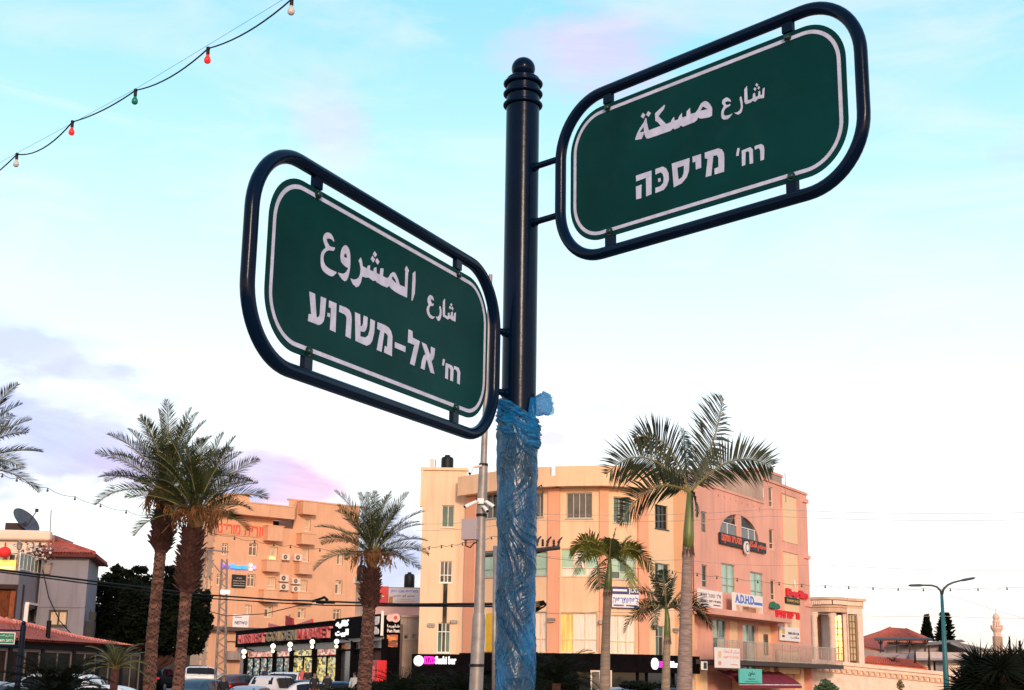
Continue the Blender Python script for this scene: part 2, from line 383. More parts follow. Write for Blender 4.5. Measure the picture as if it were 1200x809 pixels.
sheet('road', [(-60, 38), (60, 38), (60, 60), (-60, 76)], M['asphalt'], .03)
sheet('parking_area', [(-60, 76.2), (-10, 69.6), (-12, 112), (-60, 118)], mat('worn asphalt', (.09, .09, .10), rough=.9, var=.25, scale=.8), .035)
mb = MB(); mb.prism([(-6, -3), (7, -3), (7, 9), (-6, 9)], .0, .14)
kind(mb.build('pavement', mat('paving', (.30, .27, .24), rough=.9, var=.15, scale=4)), 'structure')

# ------------------------------------------------------------------ street sign with two name plates
PX, PY = .022, 3.905
R0 = .0505
ss = empty('street_sign', (PX, PY, .14), 'dark blue round street sign post carrying two green bilingual street name plates in tube frames', 'street sign')
ztop = at(617, 92, PY).z
mb = MB(); mb.lathe((PX, PY, 0), [(R0, .14), (R0, ztop-.004), (R0-.004, ztop)], 48); pole = mb.build('pole', M['tube'], ss); smooth_by_angle(pole)
mb = MB(); mb.lathe((PX, PY, .14), [(.12, 0), (.12, .012), (.055, .014)], 32); smooth_by_angle(mb.build('base_plate', M['tube'], ss))
mb = MB(); mb.lathe((PX, PY, ztop), [(.028, -.002), (.026, .012)], 32); mb.ball((PX, PY, ztop+.031), .0365, 32); mb.build('finial', M['tube'], ss, smooth=True)
for py in (99, 111, 124):
    zc = at(617, py, PY).z; mb = MB(); rr = .0550
    mb.tube([(PX+rr*cos(a), PY+rr*sin(a), zc) for a in [2*pi*i/40 for i in range(40)]], .0060, 10, close=True); mb.build('ring', M['tube'], ss, smooth=True)
LET = {
 'La': [[[(-3048,1105),(-2972,1109),(-2929,1104),(-2873,1084),(-2836,1056),(-2783,991),(-2771,966),(-2790,957),(-2810,959),(-2851,976),(-2886,981),(-2951,980),(-2993,973),(-3056,951),(-3081,938),(-3095,918),(-3089,899),(-3061,865),(-3032,843),(-2976,810),(-2942,799),(-2899,800),(-2852,808),(-2751,831),(-2730,816),(-2768,749),(-2804,724),(-2873,714),(-2917,705),(-2980,689),(-3021,672),(-3083,635),(-3116,607),(-3154,560),(-3173,526),(-3189,472),(-3190,433),(-3174,371),(-3153,338),(-3107,302),(-3067,285),(-2991,270),(-2929,263),(-2821,256),(-2745,257),(-2626,265),(-2625,234),(-2741,135),(-2821,101),(-2945,97),(-3023,103),(-3131,121),(-3186,143),(-3242,188),(-3267,229),(-3285,309),(-3291,364),(-3294,448),(-3288,496),(-3266,558),(-3242,595),(-3194,646),(-3163,672),(-3118,701),(-3117,726),(-3157,772),(-3182,802),(-3218,847),(-3230,878),(-3230,927),(-3219,963),(-3186,1022),(-3154,1054),(-3093,1091)]],[[(-2275,1023),(-2207,1018),(-2168,1002),(-2120,959),(-2094,923),(-2066,855),(-2054,796),(-2045,685),(-2044,610),(-2051,495),(-2063,420),(-2095,311),(-2123,252),(-2173,182),(-2208,154),(-2263,139),(-2307,141),(-2387,163),(-2444,190),(-2537,249),(-2539,271),(-2451,279),(-2400,286),(-2335,301),(-2292,319),(-2228,359),(-2194,388),(-2153,437),(-2134,463),(-2118,493),(-2134,501),(-2196,496),(-2247,500),(-2338,519),(-2384,535),(-2431,565),(-2452,594),(-2468,652),(-2470,701),(-2462,791),(-2449,842),(-2419,908),(-2387,948),(-2320,1006)],[(-2291,812),(-2321,768),(-2331,745),(-2329,721),(-2298,715),(-2209,722),(-2186,739),(-2205,784),(-2226,804),(-2268,821)]],[[(-1585,915),(-1674,805),(-1611,749),(-1564,635),(-1573,505),(-1623,407),(-1714,340),(-1862,283),(-2005,277),(-1891,166),(-1735,128),(-1625,185),(-1538,303),(-1492,463),(-1314,482),(-1199,518),(-979,487),(-862,534),(-819,502),(-596,486),(-310,497),(-211,567),(-125,524),(65,497),(320,486),(686,492),(695,808),(706,1171),(755,1230),(618,1316),(542,1216),(576,1158),(582,744),(304,731),(210,856),(74,975),(-31,979),(-152,902),(-228,804),(-306,739),(-532,732),(-514,933),(-647,907),(-674,725),(-837,735),(-855,871),(-953,833),(-969,731),(-1155,722),(-1152,841),(-1241,806),(-1274,722),(-1489,726),(-1515,814)],[(-104,816),(-44,865),(86,801),(164,722),(27,741),(-88,776)]],[[(1072,1306),(958,1218),(945,874),(935,484),(979,495),(1080,706),(1098,1051)]],[[(-964,1252),(-1037,1155),(-933,1105),(-851,1198)]],[[(-1053,1111),(-1126,1011),(-1013,945),(-933,1055)]],[[(-832,1112),(-918,1016),(-801,955),(-719,1050)]]],
 'Lh': [[[(-3681,-487),(-3461,-485),(-3354,-998),(-3319,-1006),(-3252,-974),(-3216,-905),(-3208,-484),(-2997,-479),(-3021,-897),(-3056,-1025),(-3135,-1114),(-3253,-1168),(-3408,-1170),(-3674,-1174),(-3662,-1005),(-3561,-990)]],[[(-2864,-486),(-2558,-483),(-2544,-1175),(-2771,-1168),(-2767,-657),(-2864,-653)]],[[(-2899,-791),(-2810,-789),(-2809,-881),(-2902,-878)]],[[(-2412,-487),(-2144,-477),(-1993,-501),(-1913,-564),(-1872,-699),(-1882,-1179),(-2099,-1163),(-2086,-730),(-2127,-678),(-2203,-656),(-2417,-651)]],[[(-1730,-488),(-1508,-489),(-1470,-779),(-1403,-752),(-1351,-677),(-1339,-475),(-1164,-474),(-1174,-698),(-1224,-815),(-1297,-874),(-1461,-891),(-1467,-1017),(-1229,-994),(-1099,-912),(-1033,-749),(-1022,-484),(-823,-485),(-833,-774),(-908,-994),(-1006,-1111),(-1157,-1180),(-1331,-1184),(-1656,-1175)]],[[(-689,-485),(-358,-474),(-172,-490),(-43,-557),(36,-680),(42,-1182),(-328,-1170),(-300,-993),(-189,-1000),(-176,-728),(-241,-679),(-365,-665),(-461,-1184),(-678,-1179),(-547,-665),(-689,-655)]],[[(181,-788),(703,-786),(700,-934),(183,-933)]],[[(832,-308),(1028,-307),(1048,-474),(1429,-483),(1182,-1188),(967,-1178),(1160,-644),(824,-653)]],[[(1528,-483),(1777,-494),(1997,-729),(2039,-652),(2029,-495),(2252,-495),(2217,-704),(2163,-807),(2075,-871),(2255,-1178),(2048,-1182),(1822,-857),(1762,-983),(1716,-1183),(1527,-1178),(1580,-954),(1661,-813),(1748,-760)]]],
 'Ls': [[[(1926,886),(2009,883),(2056,860),(2110,795),(2104,776),(2032,785),(1994,784),(1953,774),(1943,757),(1954,718),(1972,699),(2015,678),(2047,678),(2100,695),(2109,685),(2083,637),(2049,616),(1975,604),(1934,585),(1887,542),(1868,510),(1859,456),(1871,421),(1915,370),(1965,350),(2070,341),(2125,344),(2187,363),(2181,348),(2101,283),(2040,261),(1936,260),(1877,275),(1804,319),(1772,355),(1747,421),(1747,463),(1772,521),(1794,550),(1833,581),(1832,608),(1787,659),(1775,698),(1784,767),(1809,809),(1875,868)]],[[(2459,717),(2427,678),(2429,650),(2465,607),(2472,567),(2455,489),(2429,448),(2368,402),(2324,385),(2252,382),(2260,360),(2357,296),(2410,290),(2471,336),(2504,382),(2541,475),(2549,533),(2536,614),(2519,659),(2482,713)]],[[(2720,988),(2625,893),(2631,526),(2663,474),(2917,454),(3023,515),(3156,495),(3355,500),(3363,766),(3276,720),(3259,619),(3179,614),(3186,744),(3100,708),(3098,605),(3018,603),(3000,669),(2928,644),(2919,536),(2745,543),(2730,814)]],[[(3086,957),(3031,897),(3092,862),(3147,926)]],[[(3018,862),(2970,804),(3031,765),(3086,825)]],[[(3150,877),(3102,812),(3170,775),(3225,839)]]],
 'Lt': [[[(2714,-675),(2814,-671),(2760,-855),(2681,-854)]],[[(2876,-751),(3201,-752),(3315,-826),(3297,-1179),(3152,-1173),(3151,-895),(3083,-847),(3010,-844),(3007,-1178),(2863,-1169)]],[[(3347,-732),(3605,-731),(3707,-833),(3688,-1182),(3554,-1174),(3554,-882),(3477,-828),(3351,-819)]]],
 'Ra': [[[(-1867,1311),(-1942,1221),(-1850,1136),(-1778,1224)]],[[(-1669,1301),(-1744,1214),(-1658,1129),(-1573,1215)]],[[(322,980),(418,936),(512,826),(569,707),(559,488),(467,475),(275,503),(154,535),(95,587),(44,521),(-42,486),(-438,474),(-511,533),(-562,490),(-725,483),(-787,532),(-864,482),(-1660,490),(-1738,513),(-1790,595),(-1825,715),(-1922,549),(-2146,582),(-2154,626),(-2092,746),(-1971,901),(-1838,1010),(-1771,1127),(-1745,1119),(-1728,998),(-1683,816),(-1658,725),(-1217,731),(-1318,865),(-1408,934),(-1418,1158),(-1081,1306),(-1055,1288),(-1108,1179),(-1303,1039),(-1025,726),(-860,729),(-821,790),(-744,850),(-729,731),(-595,733),(-561,805),(-467,880),(-462,744),(-308,739),(-293,878),(-181,936),(-172,759),(12,745),(100,820),(200,952)],[(263,847),(425,721),(164,749)],[(-1839,894),(-1999,765),(-1830,737)]]],
 'Rh': [[[(-2139,-474),(-1574,-472),(-1582,-1156),(-1769,-1172),(-1770,-634),(-2131,-644)]],[[(-2141,-792),(-1942,-784),(-1955,-1173),(-2135,-1168)]],[[(-1426,-469),(-1161,-470),(-1046,-548),(-967,-710),(-958,-900),(-1024,-1046),(-1142,-1144),(-1435,-1163),(-1433,-1011),(-1257,-1009),(-1154,-942),(-1131,-807),(-1164,-681),(-1237,-614),(-1428,-630)]],[[(-1336,-772),(-1253,-775),(-1249,-870),(-1328,-873)]],[[(-842,-474),(-228,-479),(-255,-831),(-337,-1005),(-509,-1122),(-781,-1167)],[(-658,-641),(-415,-644),(-433,-852),(-492,-953),(-621,-993)]],[[(-124,-473),(164,-477),(161,-862),(-12,-866),(-21,-640),(-113,-642)]],[[(297,-474),(754,-481),(861,-541),(925,-650),(935,-788),(919,-1175),(614,-1172),(610,-1006),(741,-996),(747,-737),(695,-654),(573,-647),(492,-1167),(314,-1166),(389,-672),(299,-636)]]],
 'Rs': [[[(1080,850),(1138,801),(1167,765),(1194,705),(1186,694),(1134,720),(1096,733),(1037,746),(1014,739),(1006,707),(1017,683),(1059,643),(1096,632),(1163,637),(1181,627),(1165,591),(1134,577),(1057,570),(1017,555),(973,517),(956,487),(949,433),(959,403),(994,366),(1034,350),(1117,339),(1168,340),(1235,352),(1226,333),(1134,263),(1075,242),(991,251),(947,268),(900,308),(881,347),(871,422),(872,466),(886,523),(907,561),(957,618),(960,654),(920,708),(909,745),(916,805),(946,833),(1032,858)]],[[(1523,742),(1492,711),(1487,675),(1503,599),(1512,549),(1522,475),(1516,432),(1491,379),(1463,356),(1403,337),(1364,337),(1305,355),(1312,339),(1393,274),(1440,258),(1500,277),(1531,307),(1563,378),(1573,435),(1569,538),(1561,608),(1541,716)]],[[(1725,963),(1645,903),(1634,552),(1671,479),(1741,468),(1838,471),(1897,503),(1973,447),(2071,500),(2250,467),(2278,745),(2220,720),(2208,574),(2139,579),(2135,704),(2089,695),(2073,576),(1985,577),(1973,698),(1915,683),(1899,570),(1841,555),(1736,560),(1729,724)]],[[(2039,946),(1995,903),(2044,844),(2088,887)]],[[(1978,848),(1938,810),(1983,746),(2026,789)]],[[(2102,842),(2061,798),(2098,749),(2138,790)]]],
 'Rt': [[[(1374,-654),(1440,-666),(1395,-870),(1321,-849)]],[[(1508,-758),(1780,-738),(1854,-816),(1853,-1194),(1746,-1188),(1745,-868),(1707,-824),(1622,-833),(1603,-1176),(1502,-1181)]],[[(1914,-750),(2124,-750),(2198,-814),(2213,-917),(2192,-1189),(2090,-1193),(2088,-898),(2045,-836),(1922,-851)]]],
}

def rrect(hw, hh, r, n=10):
    P = []
    for cx_, cy_, a0 in ((hw-r, hh-r, 0), (-hw+r, hh-r, pi/2), (-hw+r, -hh+r, pi), (hw-r, -hh+r, 3*pi/2)):
        for i in range(n+1): a = a0+pi/2*i/n; P.append((cx_+r*cos(a), cy_+r*sin(a)))
    return P
def name_plate(key, yaw, pos, hw, words, rods, bolts, dirn, lab):
    U = Vector((cos(yaw), sin(yaw), 0)); Z = Vector((0, 0, 1)); O = Vector(pos); n = Vector((U.y, -U.x, 0))   # towards the camera
    if n.y > 0: n = -n
    P = lambda u, z, d=0: O+U*u+Z*z+n*d
    hh = .2; th = .0015
    mb = MB(); R = rrect(hw, hh, .122, 14); k = len(R)
    for d in (th, -th): mb.v += [tuple(P(u, z, d)) for u, z in R]
    mb.f = [tuple(range(k)), tuple(range(2*k-1, k-1, -1))]+[(i, i+k, (i+1) % k+k, (i+1) % k) for i in range(k)]; mb.m = [0]*len(mb.f)
    pl = mb.build('sign_panel', M['plate'], ss, label=lab)
    # white border band
    mb = MB(); A = rrect(hw-.0135, hh-.0135, .109, 14); B = rrect(hw-.0235, hh-.0235, .099, 14)
    for i in range(len(A)):
        j = (i+1) % len(A); mb.quad(P(*A[i], th+.0012), P(*A[j], th+.0012), P(*B[j], th+.0012), P(*B[i], th+.0012))
        mb.quad(P(*A[i], th), P(*A[j], th), P(*A[j], th+.0012), P(*A[i], th+.0012))
        mb.quad(P(*B[i], th), P(*B[j], th), P(*B[j], th+.0012), P(*B[i], th+.0012))
    mb.build('border', M['letter'], pl)
    for wkey in words:
        mb = MB()
        for loops in LET[key+wkey]:
            L2 = [[Vector((x/1e4, y/1e4, 0)) for x, y in lp] for lp in loops]
            flat = [q for lp in L2 for q in lp]; tri = tessellate_polygon(L2); k = len(mb.v)
            mb.v += [tuple(P(q.x, q.y, th+.0012)) for q in flat]
            for t in tri: mb.f.append(tuple(k+i for i in t)); mb.m.append(0)
            for lp in L2:
                for i in range(len(lp)):
                    a, b = lp[i], lp[(i+1) % len(lp)]; mb.quad(P(a.x, a.y, th), P(b.x, b.y, th), P(b.x, b.y, th+.0012), P(a.x, a.y, th+.0012))
        mb.build('lettering', M['letter'], pl)
    # tube frame
    mb = MB(); g = .0425; gl, gr = (.062, .050) if key == 'L' else (g, g); F = rrect(hw+(gl+gr)/2, hh+g, .165, 14)
    mb.tube([P(u+(gr-gl)/2, z) for u, z in F], .0165, 16, close=True)
    fr = mb.build('frame', M['tube'], ss, smooth=True)
    for (u, z) in bolts:
        s = 1 if z > 0 else -1; mb = MB()
        a, b = sorted((s*.185, s*(hh+g-.012))); w_ = .0155
        mb.hexa([P(u-w_, a, -th-.006), P(u+w_, a, -th-.006), P(u+w_, a, -th-.001), P(u-w_, a, -th-.001), P(u-w_, b, -th-.006), P(u+w_, b, -th-.006), P(u+w_, b, -th-.001), P(u-w_, b, -th-.001)])
        # the tab bends forward beside the plate's edge so that it shows in front
        a, b = sorted((s*(hh+.001), s*(hh+g-.012)))
        mb.hexa([P(u-w_, a, -th-.001), P(u+w_, a, -th-.001), P(u+w_, a, .006), P(u-w_, a, .006), P(u-w_, b, -th-.001), P(u+w_, b, -th-.001), P(u+w_, b, .006), P(u-w_, b, .006)])
        mb.build('bracket', M['tube'], fr)
        mb = MB(); prof = [(.0115, 0), (.0115, .002), (.0085, .0025), (.0085, .007), (.006, .0095)]; k = 0
        for r_, h_ in prof:
            for j in range(12): q = 2*pi*j/12; mb.v.append(tuple(P(u+r_*cos(q), z+r_*sin(q), th+.0012+h_)))
        for i in range(len(prof)-1):
            for j in range(12): j2 = (j+1) % 12; mb.f.append((i*12+j, i*12+j2, (i+1)*12+j2, (i+1)*12+j)); mb.m.append(0)
        mb.f.append(tuple(48+j for j in range(12))); mb.m.append(0)
        smooth_by_angle(mb.build('bolt', M['bolt'], pl), 50)
    for z in rods:
        a = P(dirn*(hw+(gr if dirn > 0 else gl)+.008), z); e = Vector((PX, PY, a.z)); e = e+(a-e).normalized()*(R0-.006)
        mb = MB(); mb.tube([a, e], .0095, 14); mb.tube([e+(a-e).normalized()*.0, e+(a-e).normalized()*.016], .0135, 14)
        smooth_by_angle(mb.build('rod', M['tube'], fr))
name_plate('L', 1.12445, (-.302, 3.3125, .8842+1.65), .534, ('a', 'h', 's', 't'), (.0862, -.093), [(-.3562, .186), (.3441, .186), (-.3619, -.186), (.3466, -.186)], 1,
           'lower left name plate, seen at a slant, with Arabic and Hebrew lettering')
name_plate('R', -.82578, (.4824, 3.4174, 1.396+1.65), .4695, ('a', 'h', 's', 't'), (.0871, -.0876), [(-.3198, .186), (.3046, .186), (-.3131, -.186), (.3016, -.186)], -1,
           'upper right name plate with Arabic and Hebrew lettering')

# ------------------------------------------------------------------ blue plastic wrapped round the post
def plastic_mat():
    m = bpy.data.materials.new('blue stretch film'); m.use_nodes = True; t = m.node_tree; b = t.nodes['Principled BSDF']
    tcn = t.nodes.new('ShaderNodeTexCoord')
    def noise_(sc_, s, det=5, rot=(0, 0, 0), dist=0):
        m0 = t.nodes.new('ShaderNodeMapping'); m0.inputs['Rotation'].default_value = rot; t.links.new(tcn.outputs['Object'], m0.inputs[0])
        mp_ = t.nodes.new('ShaderNodeMapping'); mp_.inputs['Scale'].default_value = sc_
        t.links.new(m0.outputs[0], mp_.inputs[0]); n = t.nodes.new('ShaderNodeTexNoise'); n.inputs['Scale'].default_value = s
        n.inputs['Detail'].default_value = det; n.inputs['Distortion'].default_value = dist; t.links.new(mp_.outputs[0], n.inputs[0]); return n.outputs[0]
    big = noise_((1, 1, .6), 9, 4); 
    r = t.nodes.new('ShaderNodeValToRGB'); e = r.color_ramp.elements
    e[0].position = .36; e[0].color = (.0003, .010, .038, 1); e[1].position = .66; e[1].color = (.0008, .105, .30, 1); q = e.new(.50); q.color = (.0005, .040, .12, 1)
    t.links.new(big, r.inputs[0])
    b.inputs['Roughness'].default_value = .27; b.inputs['Specular IOR Level'].default_value = .42; b.inputs['Coat Weight'].default_value = .05; b.inputs['Coat Roughness'].default_value = .2
    # fine crease lines: ridged noise, with the highlight along each crease painted in as paler blue
    f1 = noise_((1, 1, .08), 105, 5, (0, -.40, 0), 2.6); f2 = noise_((1, 1, .10), 90, 5, (0, -.05, 0), 3.0)
    def ridge(f, wd):
        a = t.nodes.new('ShaderNodeMath'); a.operation = 'SUBTRACT'; t.links.new(f, a.inputs[0]); a.inputs[1].default_value = .5
        c = t.nodes.new('ShaderNodeMath'); c.operation = 'ABSOLUTE'; t.links.new(a.outputs[0], c.inputs[0])
        d = t.nodes.new('ShaderNodeMapRange'); d.inputs[1].default_value = 0; d.inputs[2].default_value = wd; d.inputs[3].default_value = 1; d.inputs[4].default_value = 0
        t.links.new(c.outputs[0], d.inputs[0]); return d.outputs[0]
    g1, g2 = ridge(f1, .028), ridge(f2, .02)
    mx_ = t.nodes.new('ShaderNodeMath'); mx_.operation = 'MAXIMUM'; t.links.new(g1, mx_.inputs[0]); t.links.new(g2, mx_.inputs[1])
    msk = noise_((1, 1, .5), 13, 3); mr_ = t.nodes.new('ShaderNodeMapRange'); mr_.inputs[1].default_value = .42; mr_.inputs[2].default_value = .50; t.links.new(msk, mr_.inputs[0])
    fm = t.nodes.new('ShaderNodeMix'); fm.data_type = 'FLOAT'; t.links.new(mr_.outputs[0], fm.inputs[0]); t.links.new(g1, fm.inputs[2]); t.links.new(g2, fm.inputs[3]); mx_ = fm
    ms = t.nodes.new('ShaderNodeMath'); ms.operation = 'MULTIPLY'; ms.inputs[1].default_value = .55; t.links.new(mx_.outputs[0], ms.inputs[0])
    mc = t.nodes.new('ShaderNodeMix'); mc.data_type = 'RGBA'; t.links.new(ms.outputs[0], mc.inputs[0]); t.links.new(r.outputs[0], mc.inputs[6]); mc.inputs[7].default_value = (.03, .34, .56, 1)
    t.links.new(mc.outputs[2], b.inputs['Base Color'])
    bp = t.nodes.new('ShaderNodeBump'); bp.inputs['Strength'].default_value = .5; bp.inputs['Distance'].default_value = .003; t.links.new(mx_.outputs[0], bp.inputs['Height'])
    f3 = noise_((1, 1, .3), 22, 4, (.5, -.3, 0), 1.0); b2 = t.nodes.new('ShaderNodeBump'); b2.inputs['Strength'].default_value = .45; b2.inputs['Distance'].default_value = .012
    t.links.new(f3, b2.inputs['Height']); t.links.new(bp.outputs[0], b2.inputs['Normal']); t.links.new(b2.outputs[0], b.inputs['Normal'])
    return m
PLM = plastic_mat()
thin = bpy.data.materials.new('thin blue film'); thin.use_nodes = True; tt = thin.node_tree; tb = tt.nodes['Principled BSDF']
tb.inputs['Base Color'].default_value = (.01, .22, .50, 1); tb.inputs['Roughness'].default_value = .22; tb.inputs['Alpha'].default_value = .5
tl = tt.nodes.new('ShaderNodeBsdfTranslucent'); tl.inputs[0].default_value = (.04, .55, .95, 1); ta = tt.nodes.new('ShaderNodeMixShader'); ta.inputs[0].default_value = .42
tt.links.new(tb.outputs[0], ta.inputs[1]); tt.links.new(tl.outputs[0], ta.inputs[2]); tt.links.new(ta.outputs[0], tt.nodes['Material Output'].inputs[0])
zt = at(607, 487, PY).z
def rid(x, y, o): return 1-abs(2*noise.noise(Vector((x, y, o))))
mb = MB(); SEG = 240; ZZ = [.16+(1.46-.16)*i/50 for i in range(50)]+[1.46+(zt-1.46)*i/470 for i in range(471)]
for z in ZZ:
    t = zt-z
    for j in range(SEG+1):
        a = pi/2+2*pi*j/SEG; s_ = a*.054; mk_ = .5+.9*noise.noise(Vector((s_*9, z*6, 4))); mk_ = min(1, max(0, mk_))
        w1 = noise.noise(Vector((s_*8, z*5, 3))); w2 = noise.noise(Vector((s_*13, z*8, 9))); u1 = s_*26+z*13+3.6*w1; u2 = s_*74-z*22+5.5*w2
        r = .0535+.0042*rid(u1, z*3.2, 3)**3*(.55+.45*mk_)+.0018*rid(u2, z*9, 1)**3+.0008*rid(s_*150+z*50+6*w1, z*18, 5)**2+.004*noise.noise(Vector((s_*20, z*9, 2)))
        if t < .10: r += .0085*sin(min(1, max(0, (.10-t)/.10))*pi*.8)*(.6+.6*noise.noise(Vector((s_*28, z*40, 0))))
        zz = z+(.008*sin(a*2+1)-.026*cos(a) if t < .14 else 0)*max(0, 1-t/.14); mb.v.append((PX+r*cos(a), PY+r*sin(a), zz))
for i in range(len(ZZ)-1):
    for j in range(SEG): k = i*(SEG+1)+j; mb.f.append((k, k+1, k+SEG+2, k+SEG+1)); mb.m.append(0)
wr = empty('plastic_wrap', (PX, PY, .16), 'crinkled blue plastic film wrapped round the lower part of the street sign post', 'plastic wrap')
mb.build('film', PLM, wr, smooth=True)
# twisted collar folds
def strand(name, z, r, wd, tilt, ph, m):
    mb = MB(); n = 90
    for i in range(n+1):
        a = 2*pi*i/n; rr = R0+r+.004*noise.noise(Vector((cos(a)*3, sin(a)*3, z*30+ph))); zc = z+tilt*sin(a+ph)+.006*noise.noise(Vector((cos(a)*2, sin(a)*2, ph)))
        for k in range(7):
            t = k/6-.5; fold = .004*sin(k*2.2+a*3)+.003*noise.noise(Vector((a*4, k, ph)))
            mb.v.append((PX+(rr+fold+.006*(1-4*t*t))*cos(a), PY+(rr+fold+.006*(1-4*t*t))*sin(a), zc+t*wd*(1+.3*noise.noise(Vector((a*2, ph, 0))))))
    for i in range(n):
        for k in range(6): q = i*7+k; mb.f.append((q, q+1, q+8, q+7)); mb.m.append(0)
    mb.build(name, m, wr, smooth=True)
PLD = mat('bunched blue film', (.001, .05, .19), rough=.3, spec=.35, var=.5, scale=30, col2=(.004, .22, .55), bump=.5, stretch=(1, 1, 5))
for dz_, r_0, wd_0, tl_0, ph_0, m_0 in ((.012, .003, .020, .030, -1.45, PLD), (-.006, .006, .026, .034, -1.62, PLD), (-.026, .008, .022, .030, -1.50, thin), (-.044, .0075, .026, .036, -1.66, PLD), (-.062, .006, .020, .026, -1.4, PLD), (.004, .010, .010, .038, -1.3, thin)): strand('collar_fold', zt+dz_, r_0, wd_0, tl_0, ph_0, m_0)
# loose tail standing up on the right, and a small one on the left
def crumple(name, c, size, seed, n=44, ax=(1, .6, 1), a0=0, a1=2*pi, z0=.04, z1=.96):
    """an open, creased sheet puffed into a bag shape"""
    mb = MB(); m = 2*n
    for i in range(n+1):
        for j in range(m+1):
            a = pi*(z0+(z1-z0)*i/n); b = a0+(a1-a0)*j/m; d = Vector((sin(a)*cos(b), sin(a)*sin(b), cos(a)))
            cr_ = (1-abs(2*noise.noise(d*2.6+Vector((seed, 1, 0)))))**4; c2 = (1-abs(2*noise.noise(d*5.5+Vector((0, seed, 2)))))**5
            k = .90+.34*noise.noise(d*1.3+Vector((seed, 0, 0)))+.16*cr_+.05*c2
            mb.v.append((c[0]+d.x*size*k*ax[0], c[1]+d.y*size*k*ax[1], c[2]+d.z*size*k*ax[2]))
    for i in range(n):
        for j in range(m): k = i*(m+1)+j; mb.f.append((k, k+m+1, k+m+2, k+1)); mb.m.append(0)
    mb.build(name, thin, wr, smooth=True)
c = at(638, 474, PY-.02); crumple('loose_film', c, .036, 3.3, ax=(.85, .7, 1.0), a0=.5, a1=5.9)
c = at(624, 482, PY-.045); crumple('loose_film', c, .025, 8.1, ax=(.5, .5, 1.5), a0=.2, a1=5.2)
c = at(587, 487, PY-.02); crumple('loose_film', c, .022, 5.7, ax=(.55, .8, 1.3), a0=.5, a1=6)

# ------------------------------------------------------------------ coloured string lights, upper left
def catenary(a, b, sag, n=10):
    return [a.lerp(b, i/n)-Vector((0, 0, sag*4*(i/n)*(1-i/n))) for i in range(n+1)]
bulbc = {'white': mat('frosted bulb', (.55, .50, .45), rough=.35), 'red': mat('red bulb', (.80, .02, .01), rough=.25, emit=(1, .04, .02), es=.35), 'green': mat('green bulb', (.004, .16, .09), rough=.25)}
slights = empty('string_lights', at(20, 182, 10.6), 'black cable strung with five round coloured bulbs high against the upper left sky', 'string lights')
BL = [(20, 181, 10.9, 'white'), (85, 143, 10.2, 'red'), (159, 106, 9.5, 'green'), (244, 57, 8.8, 'red'), (342, -1, 8.1, 'white')]
pts = [at(x, y, d) for x, y, d, _ in BL]; pre = at(-60, 235, 11.7); post = at(470, -75, 7.3)
mb = MB(); chain = [pre]+pts+[post]
sags = (.06, .085, .03, .055, .05, .06)
for i in range(len(chain)-1): mb.tube(catenary(chain[i], chain[i+1], sags[i]), .0056, 6)
mb.build('cable', M['cable'], slights, smooth=True)
mb = MB(); mb.tube([pre+Vector((0, 0, .09)), pts[0]+Vector((0, 0, .012)), pts[2]+Vector((0, 0, .012)), pts[4]+Vector((0, 0, .035)), post+Vector((0, 0, .03))], .0014, 5)
mb.build('support_wire', mat('blue steel wire', (.08, .12, .22), rough=.4), slights)
for p_, (_, _, d, cn) in zip(pts, BL):
    mb = MB(); mb.lathe(p_, [(.008, .012), (.014, .008), (.014, -.006), (.0105, -.012), (.0125, -.018), (.0125, -.046), (.011, -.048)], 14); so_ = smooth_by_angle(mb.build('bulb_socket', M['blackplastic'], slights))
    mb = MB(); mb.lathe(p_+Vector((0, 0, -.048)), [(.010, 0), (.013, -.012), (.021, -.026), (.0245, -.040), (.022, -.054), (.013, -.063), (.002, -.066)], 18); mb.build('bulb', bulbc[cn], so_, smooth=True)
# ------------------------------------------------------------------ helpers for buildings
AR = {}
for ch, cp, n in (('ا',0xFE8D,2),('ب',0xFE8F,4),('ة',0xFE93,2),('ت',0xFE95,4),('ج',0xFE9D,4),('ح',0xFEA1,4),('خ',0xFEA5,4),('د',0xFEA9,2),('ر',0xFEAD,2),('ز',0xFEAF,2),('س',0xFEB1,4),('ش',0xFEB5,4),('ص',0xFEB9,4),('ط',0xFEC1,4),('ع',0xFEC9,4),('ف',0xFED1,4),('ق',0xFED5,4),('ك',0xFED9,4),('ل',0xFEDD,4),('م',0xFEE1,4),('ن',0xFEE5,4),('ه',0xFEE9,4),('و',0xFEED,2),('ي',0xFEF1,4)):
    AR[ch] = (cp, n)
def ar(s):
    o = []
    for i, c in enumerate(s):
        if c not in AR: o.append(c); continue
        cp, n = AR[c]; prev = i > 0 and s[i-1] in AR and AR[s[i-1]][1] == 4; nxt = n == 4 and i+1 < len(s) and s[i+1] in AR
        o.append(chr(cp+((3 if nxt else 1) if prev else (2 if nxt else 0))))
    return ''.join(reversed(o))
def he(s): return s[::-1]
def G(px, Y, py=680): p = at(px, py, Y); return (p.x, p.y)
